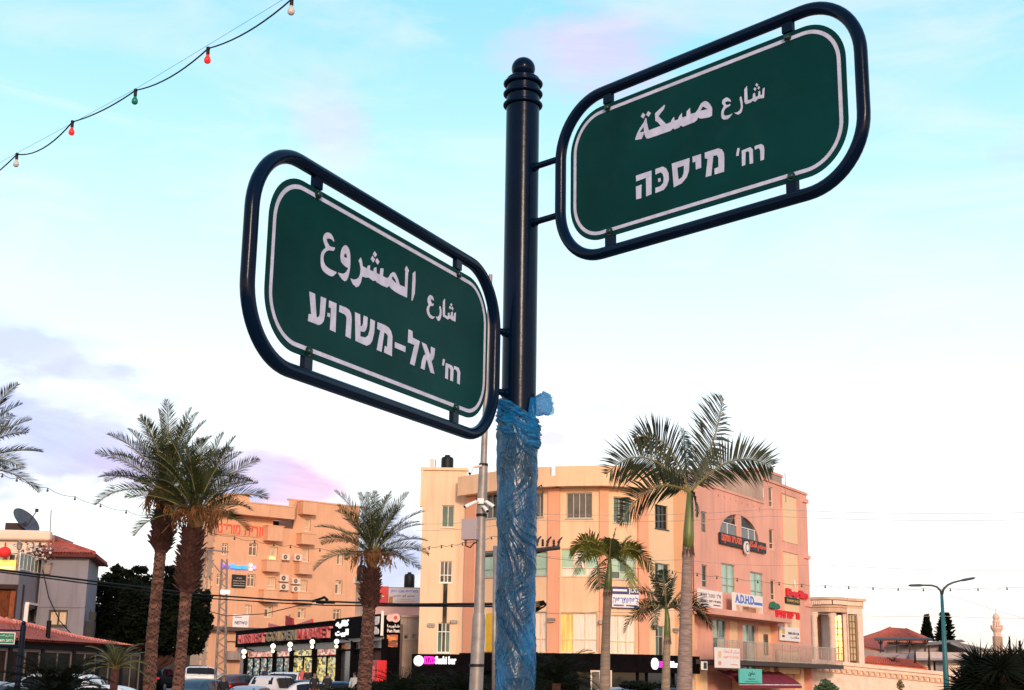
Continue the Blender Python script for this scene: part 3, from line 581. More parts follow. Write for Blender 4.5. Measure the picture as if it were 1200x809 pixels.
W_ = dict(
 orange=mat('apricot stucco', (.72, .385, .235), rough=.9, var=.07, scale=.6, bump=.15, streak=.18),
 orangeside=mat('pale apricot stone', (.70, .42, .27), rough=.9, var=.1, scale=1.2, bump=.2, streak=.2),
 yellow=mat('yellow stucco', (.84, .53, .33), rough=.9, var=.12, scale=.35, bump=.2, streak=.30),
 salmon=mat('salmon stucco', (.76, .36, .225), rough=.9, var=.06, scale=.5, bump=.12, streak=.12),
 deep=mat('orange stucco', (.80, .40, .20), rough=.9, var=.06, scale=.5, bump=.12, streak=.1),
 cream=mat('cream stucco', (.80, .56, .38), rough=.9, var=.06, scale=.5, bump=.12, streak=.32),
 pink=mat('pink stucco', (.77, .375, .285), rough=.9, var=.12, scale=.35, bump=.2, streak=.30),
 panel=mat('pale yellow stucco', (.84, .57, .35), rough=.9, var=.05, scale=.5, bump=.1, streak=.1),
 black=mat('black fascia', (.005, .004, .005), rough=.9, var=.3, spec=.04),
 stone=mat('pale limestone', (.80, .58, .47), rough=.85, var=.12, scale=2.5, bump=.25, streak=.15),
 stonedark=mat('tan limestone', (.66, .42, .29), rough=.9, var=.15, scale=1.5, bump=.3),
 greyw=mat('grey plaster', (.23, .215, .25), rough=.9, var=.1, scale=.5, bump=.2, streak=.3),
 creamw=mat('cream plaster', (.78, .60, .48), rough=.9, var=.06, scale=.5, bump=.1, streak=.1),
 concrete=mat('stained concrete', (.36, .27, .23), rough=.95, var=.22, scale=.8, bump=.3, streak=.5),
 tile=mat('red roof tiles', (.42, .085, .05), rough=.8, var=.3, scale=3, bump=.3),
 tilepale=mat('weathered pink tiles', (.62, .22, .18), rough=.8, var=.3, scale=3, bump=.3),
 roofgrey=mat('grey roof sheets', (.12, .115, .125), rough=.6, var=.2, scale=1.2),
 red=mat('red panel', (.62, .012, .02), rough=.4, var=.1), redlit=mat('red sign letters', (.60, .008, .02), rough=.5, emit=(1, .02, .03), es=.12, spec=.2),
 whitelit=mat('lit white sign letters', (.8, .8, .8), rough=.5, emit=(1, 1, 1), es=.9),
 whitesign=mat('white sign board', (.82, .74, .72), rough=.5, var=.04), brown=mat('brown sign letters', (.13, .075, .022), rough=.4, var=.3, scale=6),
 bluesign=mat('blue sign print', (.05, .14, .55), rough=.5), navy=mat('navy sign board', (.03, .035, .16), rough=.5),
 magenta=mat('lit magenta letters', (.8, .02, .6), rough=.5, emit=(1, .03, .62), es=.9),
 bluelit=mat('lit blue letters', (.05, .3, .9), rough=.4, emit=(.10, .38, 1), es=.9), violetlit=mat('lit violet lamp', (.6, .3, .9), emit=(.75, .4, 1), es=.9),
 teal=mat('turquoise board', (.09, .52, .46), rough=.5, var=.08), blacktext=mat('black print', (.015, .015, .02), rough=.6),
 maroon=mat('maroon awning cloth', (.20, .012, .035), rough=.9, var=.2), acw=mat('off white casing', (.74, .56, .46), rough=.5), fan=mat('fan grille', (.12, .09, .075), rough=.6),
 steel=mat('brushed rail', (.48, .40, .33), rough=.4, metal=.3), pinktext=mat('salmon print', (.75, .30, .22), rough=.6),
 lampw=mat('lit warm globe', (1, .95, .8), emit=(1, .90, .62), es=2.2), yellowp=mat('yellow poster', (.72, .42, .02), rough=.5, var=.1),
 railglass=mat('tinted rail glass', (.40, .22, .15), rough=.2, var=.1, spec=.7, alpha=.35),
)
def goods(name, cols, scale, es, sx=1):
    if name in MC: return MC[name]
    m = mat(name, (.2, .2, .2)); t = m.node_tree; b = t.nodes['Principled BSDF']
    tcn = t.nodes.new('ShaderNodeTexCoord'); mp_ = t.nodes.new('ShaderNodeMapping'); mp_.inputs['Scale'].default_value = (sx*.9, sx*.9, 2.6)
    v = t.nodes.new('ShaderNodeTexVoronoi'); v.inputs['Scale'].default_value = scale; v.distance = 'CHEBYCHEV'; v.inputs['Randomness'].default_value = .9; r = t.nodes.new('ShaderNodeValToRGB'); r.color_ramp.interpolation = 'CONSTANT'
    t.links.new(tcn.outputs['Object'], mp_.inputs[0]); t.links.new(mp_.outputs[0], v.inputs[0]); s = t.nodes.new('ShaderNodeSeparateXYZ'); t.links.new(v.outputs['Color'], s.inputs[0]); t.links.new(s.outputs[0], r.inputs[0])
    e = r.color_ramp.elements; e[0].color = (*lin(cols[0]), 1); e[1].position = 1/len(cols); e[1].color = (*lin(cols[1]), 1)
    for i, c in enumerate(cols[2:], 2): q = e.new(i/len(cols)); q.color = (*lin(c), 1)
    t.links.new(r.outputs[0], b.inputs['Base Color']); t.links.new(r.outputs[0], b.inputs['Emission Color']); b.inputs['Emission Strength'].default_value = es; b.inputs['Roughness'].default_value = .3
    return m
GA = goods('lit shop shelves', ['2a3230', '7f9a92', '3a4a48', '43605a', 'b9b094', '5c6a70', '7a4038', 'a8b8b0', '2a2422'], 2.6, .8)
GB = goods('lit shop shelves yellow', ['3a3424', 'c0a860', '5a5a3a', '8f8a58', 'e9c555', '2d2d24', 'b8b090'], 2.2, .95)
GP = goods('food posters', ['e8b8a4', 'c8453c', 'e6d2c2', 'a85a40', 'd98a70', 'b3262b'], 2.4, .6)
GF = goods('fried food poster', ['b3501c', '7a2c12', 'd87a30', '4a1a0c', 'c8642a'], 2.6, .12)
GM = goods('grey produce poster', ['5a4c52', '2c2a38', '8b7670', '3a3440', 'a09088'], 2.0, .06)

def wallpart(bld, wl, z0, z1, mt, th=.3, name='wall', u0=0, u1=None):
    mb = MB(); wl.wall(mb, z0, z1, th, u0, u1); return mb.build(name, mt, bld)
def slabpart(bld, name, wl, rc, d0, d1, mt, label=None):
    mb = MB(); wl.slab(mb, *wl.rect(*rc), d0, d1); return mb.build(name, mt, bld, label=label)
def railing(bld, wl, u0, u1, zb, h, d, mt_bar, n, mt_glass=None):
    mb = MB(); wl.slab(mb, u0, u1, zb+h-.05, zb+h, d-.03, d+.03); wl.slab(mb, u0, u1, zb+.04, zb+.08, d-.02, d+.02)
    for i in range(n+1): u = u0+(u1-u0)*i/n; wl.slab(mb, u-.02, u+.02, zb, zb+h-.05, d-.022, d+.022)
    r = mb.build('railing', mt_bar, bld)
    if mt_glass:
        for i in range(n):
            a = u0+(u1-u0)*i/n+.05; b = u0+(u1-u0)*(i+1)/n-.05; m2 = MB(); wl.slab(m2, a, b, zb+.1, zb+h-.08, d-.008, d+.008); m2.build('rail_panel', mt_glass, r)
    return r

# ------------------------------------------------------------------ curved yellow building with the sushi bar
b1 = empty('curved_building', (*G(650, 78), -1), 'four storey yellow and salmon building with a curved front above a black sushi bar fascia', 'building')
YB = -1.3
KT = [(492.6, 79.8), (545, 79.8)]
tw = Wall(G(*KT[0]), G(*KT[1]))
ztw = tw.uv(520, 551.5)[1]
gd, gt, gg, cu = M['glassdark'], M['glassteal'], M['glassgreen'], M['curtain']
fr = M['alu']
tw.window(b1, (517.6, 592.3, 532.4, 618), 2, 1, gt, fr); tw.window(b1, (515.2, 657.6, 530, 683), 3, 1, [gd, M['glassgrey']], M['white'], transom=.35)
tw.window(b1, (512.2, 730, 527.5, 765), 3, 1, [gt, gd], M['white'], transom=.7)
wallpart(b1, tw, YB, ztw, W_['cream'])
mb = MB(); u0, u1, z0, z1 = tw.rect(519.2, 684, 524, 730); tw.slab(mb, u0, u1, z0, z1, -.0, .07); mb.build('stair_window', M['glassdark'], b1)
mb = MB(); tw.slab(mb, -.18, tw.L+.05, ztw, ztw+.16, -.35, .12); tw.slab(mb, -.15, -.002, tw.uv(494, 594)[1], ztw-.003, -.3, .10); tw.slab(mb, tw.L-.55, tw.L-.45, YB, ztw-.2, 0, .03); mb.build('coping', W_['cream'], b1)
SEG = [(545, 79.4), (603, 76.3), (642.6, 75.1), (656, 74.85), (702, 74.4), (713, 74.45), (747, 74.9), (759, 75.2), (790, 77.4), (813, 79.2)]
PP = [G(*s) for s in SEG]
zU = at(640, 571, 74.6).z; zP = at(640, 545.8, 74.0).z; zR = at(765, 561, 75.9).z
wmat = ['yellow', 'yellow', 'salmon', 'yellow', 'salmon', 'yellow', 'salmon', 'panel', 'deep']
wins = {0: [((563, 579.5, 582.5, 608), 3, 1, [gd, M['glassgrey']], M['alu'], None), ((563, 645.7, 584, 676.4), 2, 1, gg, fr, .3)],
        1: [((627, 577.5, 636.5, 606), 2, 1, M['glassgrey'], M['alu'], None), ((625.5, 646.7, 641, 674.4), 1, 1, gg, fr, .3), ((624.5, 717, 640, 764), 2, 1, cu, M['whiteframe'], .33)],
        3: [((663.7, 577.5, 694, 607.5), 4, 1, M['glassgrey'], M['alu'], None), ((657, 643, 701, 675), 3, 1, [M['curtain'], gg], M['whiteframe'], .3), ((656.5, 718, 700, 765), 3, 1, cu, M['whiteframe'], .33)],
        5: [((719, 582.4, 739, 613), 3, 1, [gt, gd], M['alu'], None), ((717, 650, 745, 679), 3, 1, [gt, gg], fr, .3), ((714.5, 721, 745.5, 767), 3, 1, cu, M['whiteframe'], .33)],
        7: [((767.6, 592.3, 782.8, 620), 3, 1, [gd], M['darkframe'], None), ((767.6, 660.6, 785, 681), 3, 1, [gd, gg], M['alu'], None), ((768.5, 734, 779, 769), 2, 1, [gt, gd], M['alu'], .65)]}
zB = at(654, 765.6, 74.8).z
for i in range(len(PP)-1):
    wl = Wall(PP[i], PP[i+1]) if wmat[i] != 'salmon' else Wall(PP[i], PP[i+1], .14)
    for rc, nx, ny, g_, f_, tr in wins.get(i, []):
        wn = wl.window(b1, rc, nx, ny, g_, f_, transom=tr)
        if i == 3 and rc[1] > 700: wn.children[0].data.materials.clear(); wn.children[0].data.materials.append(M['glowcurtain']); wn.children[1].data.materials.clear(); wn.children[1].data.materials.append(M['glowcurtain'])
    top = zU if i < 7 else zR
    o = wallpart(b1, wl, zB if i < 7 else zB, top, W_[wmat[i]])
    if wmat[i] == 'salmon':
        mb = MB(); wl.slab(mb, 0, wl.L, zB, top, -.25, -.002); mb.build('pilaster_core', W_['salmon'], b1)
    if i == 0: mb = MB(); wl.slab(mb, 0, wl.uv(557.5, 650)[0], zB, zU-.01, -.1, .09); mb.build('pilaster', W_['salmon'], b1)
    w2 = Wall(PP[i], PP[i+1])
    # shop level: black fascia over dark glazing
    mb = MB(); w2.slab(mb, 0, w2.L, YB, zB-.955, -.28, -.2); mb.build('shopfront', M['glassdark'], b1)
    mb = MB(); w2.slab(mb, .0, .12, YB, zB-.953, -.198, -.1); mb.build('shopfront_post', W_['black'], b1)
mb = MB(); w2 = Wall(G(491, 79.9), G(561, 78.5)); w2.slab(mb, 0, w2.L, YB, w2.uv(520, 767)[1], .5, .62); mb.build('fascia', W_['black'], b1)
def band(name, pts, o0, o1, z0, ztops, mt):
    n = len(pts); P = [Vector(p) for p in pts]; off = []
    for i in range(n):
        ns = []
        for q in (i-1, i):
            if 0 <= q < n-1: ns.append(Vector((Wall(P[q], P[q+1]).n)))
        m = sum(ns, Vector((0, 0))).normalized(); m = m/max(.5, m.dot(ns[0])); off.append(m)
    mb = MB(); row = []
    for i in range(n):
        k = len(mb.v); a = P[i]+off[i]*o1; b = P[i]+off[i]*o0; mb.v += [(a.x, a.y, z0), (b.x, b.y, z0), (b.x, b.y, ztops[i]), (a.x, a.y, ztops[i])]; row.append(k)
    for i in range(n-1):
        k, l = row[i], row[i+1]
        for q in range(4): mb.f.append((k+q, l+q, l+(q+1) % 4, k+(q+1) % 4)); mb.m.append(0)
    mb.f += [tuple(row[0]+q for q in range(4)), tuple(row[-1]+q for q in (3, 2, 1, 0))]; mb.m += [0, 0]
    return mb.build(name, mt, b1)
w2 = Wall(PP[2], PP[3], .72); _u0, _u1 = w2.uv(644.3, 550)[0], w2.uv(651, 550)[0]; w2 = Wall(PP[2], PP[3]); ga, gb = w2.p(_u0, 0), w2.p(_u1, 0)
def fine(pts):    # round the polyline into a smooth curve
    o = []
    for i in range(len(pts)-1):
        p0 = pts[max(0, i-1)]; p1_, p2_ = pts[i], pts[i+1]; p3_ = pts[min(len(pts)-1, i+2)]
        for k in range(5):
            t = k/5; o.append(tuple(.5*((2*p1_[c])+(-p0[c]+p2_[c])*t+(2*p0[c]-5*p1_[c]+4*p2_[c]-p3_[c])*t*t+(-p0[c]+3*p1_[c]-3*p2_[c]+p3_[c])*t**3) for c in (0, 1)))
    return o+[pts[-1]]
QA = fine([PP[0], PP[1], PP[2]])+[(ga.x, ga.y)]; QB = fine([(gb.x, gb.y), PP[3]]+[PP[4], PP[5], PP[6], PP[7]])
band('parapet', QA, .42, .72, zU, [zP]*len(QA), W_['yellow']); band('parapet', QB, .42, .72, zU, [zP]*len(QB), W_['yellow'])
band('parapet', [(ga.x, ga.y), (gb.x, gb.y)], .43, .71, zU+.003, [zP-.5]*2, W_['yellow'])
band('soffit', QA+QB, -.35, .419, zU+.01, [zU+.3]*len(QA+QB), W_['yellow'])
band('fascia', fine(PP), -.3, .30, zB-.95, [zB-.003]*len(fine(PP)), W_['black'])
# body behind, roof
body = [PP[0]]+PP[1:]+[(PP[-1][0]+4, PP[-1][1]+9), (PP[0][0]+1, PP[0][1]+14), (G(492.6, 80.2)[0]+.6, G(492.6, 80.2)[1]+14), (G(492.6, 80.2)[0]+.35, G(492.6, 80.2)[1]+.4)]
cxm = sum(p[0] for p in body)/len(body); cym = sum(p[1] for p in body)/len(body)
inn = [(cxm+(p[0]-cxm)*.955, cym+(p[1]-cym)*.955) for p in body]
mb = MB(); mb.prism(inn, YB, min(zR, zU)-.35); mb.build('rear_walls', W_['cream'], b1)
tb_ = empty('water_tank', at(524, 551, 82), 'black roof water tank above the left corner of the curved building', 'water tank', 'black roof water tanks')
mb = MB(); tc_ = at(524, 551, 82); mb.lathe((tc_.x, tc_.y, ztw+.05), [(.33, 0), (.37, .02), (.37, .32), (.39, .34), (.39, .40), (.37, .42), (.37, .95), (.33, 1.05), (.16, 1.12), (.16, 1.2), (.04, 1.22)], 18); smooth_by_angle(mb.build('tank', M['blackplastic'], tb_))
mb = MB(); mb.box((tc_.x, tc_.y, ztw-.3), (1.0, 1.0, .68)); mb.build('stand', W_['concrete'], tb_)
an = at(506, 551, 81.2); r_ = empty('antenna_box', (an.x, an.y, ztw-.6), 'cream panel antenna beside the black tank on the corner roof', 'antenna')
mb = MB(); mb.box((an.x, an.y, ztw+.52), (.22, .14, .72)); mb.build('housing', W_['creamw'], r_); mb = MB(); mb.tube([(an.x+.2, an.y, ztw-.5), (an.x+.2, an.y, ztw+.85)], .03); mb.build('mast', M['greyp'], r_)
t2 = at(578, 549, 83); r_ = empty('water_tank', (t2.x, t2.y, zP-1.2), 'black round tank top just showing above the parapet beside the camera pole', 'water tank', 'black roof water tanks')
mb = MB(); mb.lathe((t2.x, t2.y, zP-1.2), [(.4, 0), (.4, 1.15), (.36, 1.35), (.2, 1.45), (.03, 1.48)], 16); smooth_by_angle(mb.build('tank', M['blackplastic'], r_))
# wall lamps
for px, py, wl in ((505.5, 732, tw), (532, 728, tw), (646.8, 726, Wall(PP[2], PP[3], .14)), (705.5, 728.5, Wall(PP[4], PP[5], .14)), (765, 734, Wall(PP[7], PP[8])), (790, 738, Wall(PP[8], PP[9]))):
    u, z = wl.uv(px, py); c = wl.p(u, z); r_ = empty('wall_lamp', c, {505.5: 'small grey wall lamp left of the sushi bar tower windows', 532: 'small grey wall lamp right of the tower windows', 646.8: 'small box lamp on the salmon pilaster beside the golden window', 705.5: 'small box lamp on the salmon pilaster behind the thin palm', 765: 'small box lamp left of the narrow teal window', 790: 'small box lamp right of the narrow teal window'}[px], 'wall lamp', 'wall lamps')
    mb = MB(); wl.slab(mb, u-.2, u+.2, z-.1, z+.06, .004, .26); bevel(mb.build('housing', M['greyp'], r_), .02); mb = MB(); wl.slab(mb, u-.16, u+.16, z-.125, z-.101, .03, .22); mb.build('lens', M['white'], r_)
# sushi bar signs
wf_ = Wall(G(491, 79.9), G(561, 78.5)).off(.62)
def logo_disc(wl, cx, cy, rpx, mt, parent, d=.12, name='disc', seg=24, th=.1, sq=1):
    u, z = wl.uv(cx, cy); R = abs(wl.uv(cx, cy-rpx)[1]-z); mb = MB(); k = 0
    for dd in (d+th, d):
        for j in range(seg): q = 2*pi*j/seg; mb.v.append(tuple(wl.p(u+R*sq*cos(q), z+R*sin(q), dd)))
    mb.f = [tuple(range(seg)), tuple(range(2*seg-1, seg-1, -1))]+[(j, j+seg, (j+1) % seg+seg, (j+1) % seg) for j in range(seg)]; mb.m = [0]*len(mb.f)
    return mb.build(name, mt, parent)
def sushi(wl, x0, xm, x1, y0, y1, dx, dy, rr, lab, tail='Sushi bar'):
    r_ = empty('shop_sign', wl.p(*wl.uv(xm, y1)), lab, 'shop sign', 'sushi bar signs')
    for st, a, b, mt in (('RTZO', x0, xm, W_['magenta']), (tail, xm+.8, x1, W_['whitelit'])):
        mb = MB(); u0, u1, z0, z1 = wl.rect(a, y0, b, y1); text_on(mb, wl, st, u0, u1, z0, z1, .1, .03, .08); mb.build('lettering', mt, r_)
    ds = logo_disc(wl, dx, dy, rr, W_['whitelit'], r_); mb = MB(); u, z = wl.uv(dx, dy); R = abs(wl.uv(dx, dy-rr)[1]-z)
    text_on(mb, wl, 'RTZO', u-R*.7, u+R*.7, z-R*.25, z+R*.25, .235, .02, .01); mb.build('lettering', W_['teal'], ds)
sushi(wf_, 497.6, 509.8, 535, 769.3, 778.6, 492.2, 774.6, 6.2, 'lit white and magenta sushi bar sign on the black fascia, left end')
sushi(Wall(PP[7], PP[8]).off(.32), 768.5, 778.5, 792.5, 775, 782.5, 764.2, 778, 6.8, 'lit white and magenta sushi bar sign near the big palm trunk')
wl5 = Wall(PP[5], PP[6]).off(.05)
board('wall_sign', wl5, (716, 688, 747.3, 713), W_['navy'], 'navy and white Hebrew clinic sign between the middle and lower windows', lines=[
 (None, .0, .36, 1, .97, W_['whitesign'], 0), (he('מכון'), .62, .05, .98, .34, W_['whitesign'], .02), (None, .03, .12, .56, .22, W_['whitesign'], 0), (he('לפיזיותרפיה'), .03, .44, .97, .78, W_['bluesign'], .02), (None, .05, .84, .45, .92, W_['bluesign'], 0), (None, .52, .84, .95, .92, W_['bluesign'], 0)])
wl0 = Wall(PP[0], PP[1])
board('poster_panel', wl0, (562.5, 719, 571.5, 764), W_['whitesign'], 'white and yellow tall poster behind the grey camera pole', 'poster', lines=[('AF', .25, .42, .75, .52, W_['blacktext'], .01), (None, .3, .24, .7, .38, W_['yellowp'], 0)])
board('poster_panel', wl0, (571.7, 719, 583, 764), W_['yellowp'], 'yellow tall poster just left of the blue wrapped post', 'poster')

# ------------------------------------------------------------------ pink building receding to the right
b2 = empty('pink_building', (*G(850, 85), -1.2), 'tall pink office building with an arched window, receding to the right', 'building')
pk = Wall(G(813.2, 79.0), G(948.5, 96.5)); ZP0 = -2.2
uT = pk.uv(895, 590)[0]
zMain = pk.uv(850, 576.5)[1]; zTow = pk.uv(915, 570)[1]
nf = M['darkframe']
for rc, nx, gl, f_, tr in (((821.6, 599.7, 828.5, 624.4), 1, [M['glassgrey']], M['alu'], .45), ((822.5, 662, 829.3, 688.5), 1, [gd], M['alu'], .3),
      ((845.8, 661, 862, 695.6), 2, [M['glassgreen']], fr, .28), ((879.5, 671, 894.8, 701.5), 2, [M['glassgreen']], fr, .28),
      ((901.3, 620.4, 907, 643.8), 1, [gd], M['whiteframe'], .3), ((900.8, 571, 906.2, 594.5), 1, [M['glassgrey']], M['whiteframe'], .3), ((903, 680, 908.7, 703.5), 1, [gd], M['whiteframe'], .3)):
    pk.window(b2, rc, nx, 1, gl, f_, transom=tr, depth=.13, fw=.06, sill=False)
for k in range(8):
    px = 842.3+k*6.85; py = 582.8+k*2.15; u, z = pk.uv(px, py); pk.ops.append((u-.11, u+.11, z-.14, z+.14))
zL = pk.uv(860, 718)[1]
# arch
ua, ub, za, _ = pk.rect(842.4, 604, 890.2, 637); zA0 = pk.uv(842.4, 629.5)[1]; zA1 = pk.uv(866, 603.5)[1]
up0, up1 = pk.uv(864, 620)[0], pk.uv(869.3, 620)[0]; ops_keep = list(pk.ops); pk.ops.append((ua, ub, zA0, zA1))
mb = MB()
ops_all = pk.ops; pk.ops = [o for o in ops_all if o[2] > zL-.2 and o[0] < uT+.01 or True]
pk.wall(mb, zL, zMain, .16, 0, uT); pk.wall(mb, zL, zTow, .16, uT, pk.L)
uc, aa, hh_ = (ua+ub)/2, (ub-ua)/2, zA1-zA0
az_ = lambda u: zA0+hh_*sqrt(max(0, 1-((u-uc)/aa)**2))
K = 28
for i in range(K):
    a = ua+(ub-ua)*i/K; b = ua+(ub-ua)*(i+1)/K
    mb.quad(pk.p(a, az_(a)), pk.p(b, az_(b)), pk.p(b, zA1), pk.p(a, zA1)); mb.quad(pk.p(a, az_(a)), pk.p(b, az_(b)), pk.p(b, az_(b), -.16), pk.p(a, az_(a), -.16))
pk.slab(mb, up0, up1, zA0, az_((up0+up1)/2)-.01, -.16, -.02)
mb.build('wall', W_['pink'], b2)
mb = MB(); 
for i in range(K):
    a = ua+(ub-ua)*i/K; b = ua+(ub-ua)*(i+1)/K; mb.quad(pk.p(a, zA0, -.5), pk.p(b, zA0, -.5), pk.p(b, az_(b), -.16), pk.p(a, az_(a), -.16))
aw = mb.build('arched_window', mat('smoked arch glass', (.07, .085, .085), rough=.1, var=.2, spec=.8), b2)
mb = MB(); 
for u in (ua+(up0-ua)*.5, up1+(ub-up1)*.4, up1+(ub-up1)*.75): pk.slab(mb, u-.03, u+.03, zA0, zA0+.95, -.10, -.05)
pk.slab(mb, ua, ub, zA0+.95, zA0+1.0, -.10, -.05); mb.build('railing', M['white'], b2)
for a, b in ((ua, up0), (up1, ub)): mb = MB(); pk.slab(mb, a+.05, b-.05, zA0+.08, zA0+.92, -.09, -.08); mb.build('rail_panel', M['glassgrey'], b2)
# tower set-back block, copings
mb = MB(); pk.slab(mb, 0, uT, zMain, zMain+.14, -.3, .06); pk.slab(mb, uT-.05, pk.L+.06, zTow, zTow+.16, -.35, .08); mb.build('coping', W_['pink'], b2)
zt0 = pk.uv(905, 560)[1]; ue = pk.uv(916.5, 570)[0]
mb = MB(); pk.slab(mb, uT, ue, zTow, zt0+.25, -3.5, -.002)
e0 = at(850, 573, 92); mb.hexa([pk.p(uT, zMain-.5, -.02), pk.p(uT, zMain-.5, -.5), pk.p(uT-4.4, zMain-.5, -6.0), pk.p(uT-4.9, zMain-.5, -5.6), pk.p(uT, zt0+.1, -.02), pk.p(uT, zt0+.1, -.5), pk.p(uT-4.4, zt0+.1, -6.0), pk.p(uT-4.9, zt0+.1, -5.6)])
mb.build('stair_tower', W_['concrete'], b2)
mb = MB(); pk.slab(mb, uT-.1, ue+.1, zt0+.25, zt0+.42, -3.6, .05); mb.build('coping', W_['pink'], b2)
# raised end pier and pale panels
mb = MB(); ux = pk.uv(940, 600)[0]
for a, b in ((585.5, 590), (651, 655), (707, 711)): pk.slab(mb, ux, pk.L+.14, pk.uv(945, b)[1]-.0, pk.uv(945, a)[1], 0, .10)
mb.build('pier_band', W_['pink'], b2)
for rc in ((915.8, 581.5, 932.8, 636), (917.3, 648.5, 935.2, 751), (911, 763, 936.5, 790)):
    u0, u1, z0, z1 = pk.rect(*rc)
    mb = MB(); pk.slab(mb, u0, u1, z0, z1, .004, .035); mb.build('facade_panel', W_['panel'], b2)
    mb = MB(); t = .09
    for q in ((u0-t, u1+t, z1, z1+t), (u0-t, u0, z0, z1), (u1, u1+t, z0, z1)): pk.slab(mb, *q, .003, .10)
    mb.build('panel_surround', W_['pink'], b2)
# ledge, lower storey set back, balcony
zb0 = pk.uv(850, 774.5)[1]; lw = pk.off(-.5)
for rc, nx, gl in (((812, 730, 816.8, 761), 1, [gt]), ((835.7, 726, 851.5, 783), 2, [gt, gg]), ((870.8, 732, 886, 786), 2, [gt, gg])):
    lw.window(b2, rc, nx, 1, gl, M['alu'], transom=.62, depth=.12, fw=.07, sill=False)
wallpart(b2, lw, ZP0, zL, W_['pink'], name='lower_wall')
for rc in ((855, 728.5, 863.6, 778), (888.5, 734.5, 904, 786)):
    slabpart(b2, 'facade_panel', lw, rc, .004, .05, W_['panel'])
slabpart(b2, 'slit_window', lw, (894, 743.5, 899, 768), .03, .075, M['glassdark'])
mb = MB(); ul = pk.uv(910.5, 725)[0]; pk.slab(mb, 0, ul, zL-.35, zL-.002, -.6, 1.0); mb.build('ledge', W_['pink'], b2)
mb = MB(); pk.slab(mb, ul+.01, pk.L, zb0-.02, zL-.36, -.6, -.002); pk.slab(mb, ul+.01, pk.L, zL-.36, zL-.001, -.6, -.001); mb.build('lower_wall', W_['pink'], b2)
ubx = pk.L+1.9
mb = MB(); pk.slab(mb, -.3, ubx, zb0-.26, zb0, -.5, 1.6); mb.build('balcony_slab', mat('dark slab', (.05, .035, .03), rough=.8), b2)
railing(b2, pk, -.3, ubx, zb0, 1.12, 1.5, W_['steel'], 15, W_['railglass'])
for px in (826, 868, 905, 940): mb = MB(); u = pk.uv(px, 785)[0]; pk.slab(mb, u-.35, u+.35, ZP0, zb0-.27, -.45, -.0); mb.build('column', W_['panel'], b2)
mb = MB(); pk.slab(mb, 0, pk.L, ZP0, zb0-.27, -2.2, -2.0); mb.build('shopfront', M['glassdark'], b2)
pb = [pk.p(.3, 0, -.75), pk.p(pk.L-.2, 0, -.75), pk.p(pk.L-.4, 0, -11), pk.p(.3, 0, -11)]
mb = MB(); mb.prism([(q.x, q.y) for q in pb], ZP0, zL); mb.prism([(q.x, q.y) for q in [pk.p(.3, 0, -.52), pk.p(pk.L-.2, 0, -.52), pk.p(pk.L-.2, 0, -11), pk.p(.3, 0, -11)]], zL+.01, zMain-.6); mb.build('rear_walls', W_['pink'], b2)
mb = MB(); 
for P_, Q_ in ((pk.L, pk.L),): pk.slab(mb, pk.L-.3, pk.L-.002, ZP0, zTow-.002, -5, -.003)
mb.build('end_wall', W_['pink'], b2)
# antennas on the roof
for px, py, h in ((834, 570, 1.6), (845, 572, 2.2), (865, 563, 1.3), (920.5, 575, 1.2)):
    p_ = at(px, py, 92 if px < 900 else 91); r_ = empty('roof_antenna', p_, {834: 'thin mast antenna behind the right palm frond', 845: 'taller thin antenna with short cross arms on the pink roof', 865: 'forked aerial beside the brick chimney on the pink roof', 920.5: 'short rod aerial on top of the pink tower'}[px], 'antenna', 'roof antennas')
    mb = MB(); mb.tube([p_-Vector((0, 0, .8)), p_+Vector((0, 0, h))], .025, 5); mb.build('mast', M['greyp'], r_)
    if px != 920.5:
        mb = MB()
        for k in range(4): mb.tube([p_+Vector((-.28+.05*k, 0, h-.12-.16*k)), p_+Vector((.28-.05*k, .1, h-.12-.16*k))], .014, 5)
        mb.build('arms', M['greyp'], r_)
# signs on the pink building
bt, ws = W_['blacktext'], W_['whitesign']
s_ = board('wall_sign', pk, (841.3, 630.5, 894.7, 643), W_['blacktext'], 'dark sign with salmon red lettering under the arched window', th=.12, lines=[(he('מסעדת המקום'), .02, .12, .44, .92, mat('salmon red letters', (.80, .14, .08)), .03), (ar('مطعم المكان'), .58, .1, .98, .95, mat('salmon red letters', 0), .03)])
for nm_, rr, m_, d_ in (('disc', 7.5, ws, .19), ('ring', 5.4, W_['blacktext'], .295), ('ring', 4.2, ws, .30)): logo_disc(pk, 870.6, 642.2 if nm_ == 'disc' else 642.2, rr, m_, s_, d_, nm_, 20, .1 if nm_ == 'disc' else .01)
board('wall_sign', pk.off(.0), (815.5, 692, 843.8, 712), ws, 'white sign with thin dark lettering left of the blue lettered board', lines=[(he('ד"ר נאצר ושות'), .08, .18, .92, .42, mat('grey print', (.25, .2, .2)), .01), (he('משרד רואי חשבון'), .08, .58, .92, .74, bt, .015), (None, .12, .82, .4, .88, bt, 0), (None, .6, .82, .9, .88, bt, 0)])
board('wall_sign', pk.off(.6), (856.7, 697, 890.2, 723.5), ws, 'white board with big blue A.D.H.D letters above two handshake hands', th=.15, lines=[('A.D.H.D', .03, .06, .68, .44, W_['bluesign'], .04), (None, .68, .30, .98, .42, W_['bluesign'], 0), (None, .06, .52, .96, .96, mat('pale skin print', (.80, .48, .32), var=.3, scale=2), 0), (None, .28, .56, .74, .88, mat('skin print', (.70, .27, .14), var=.25, scale=2.5), 0)])
r_ = empty('wall_sign', pk.p(*pk.uv(905, 726), 1.0), 'red Hebrew lettering on the ledge below a green leaf emblem', 'sign')
mb = MB(); text_on(mb, pk, he('מרפאת שיניים'), *pk.rect(891, 716.5, 919.3, 725), 1.05, .04, .08); mb.build('lettering', W_['redlit'], r_)
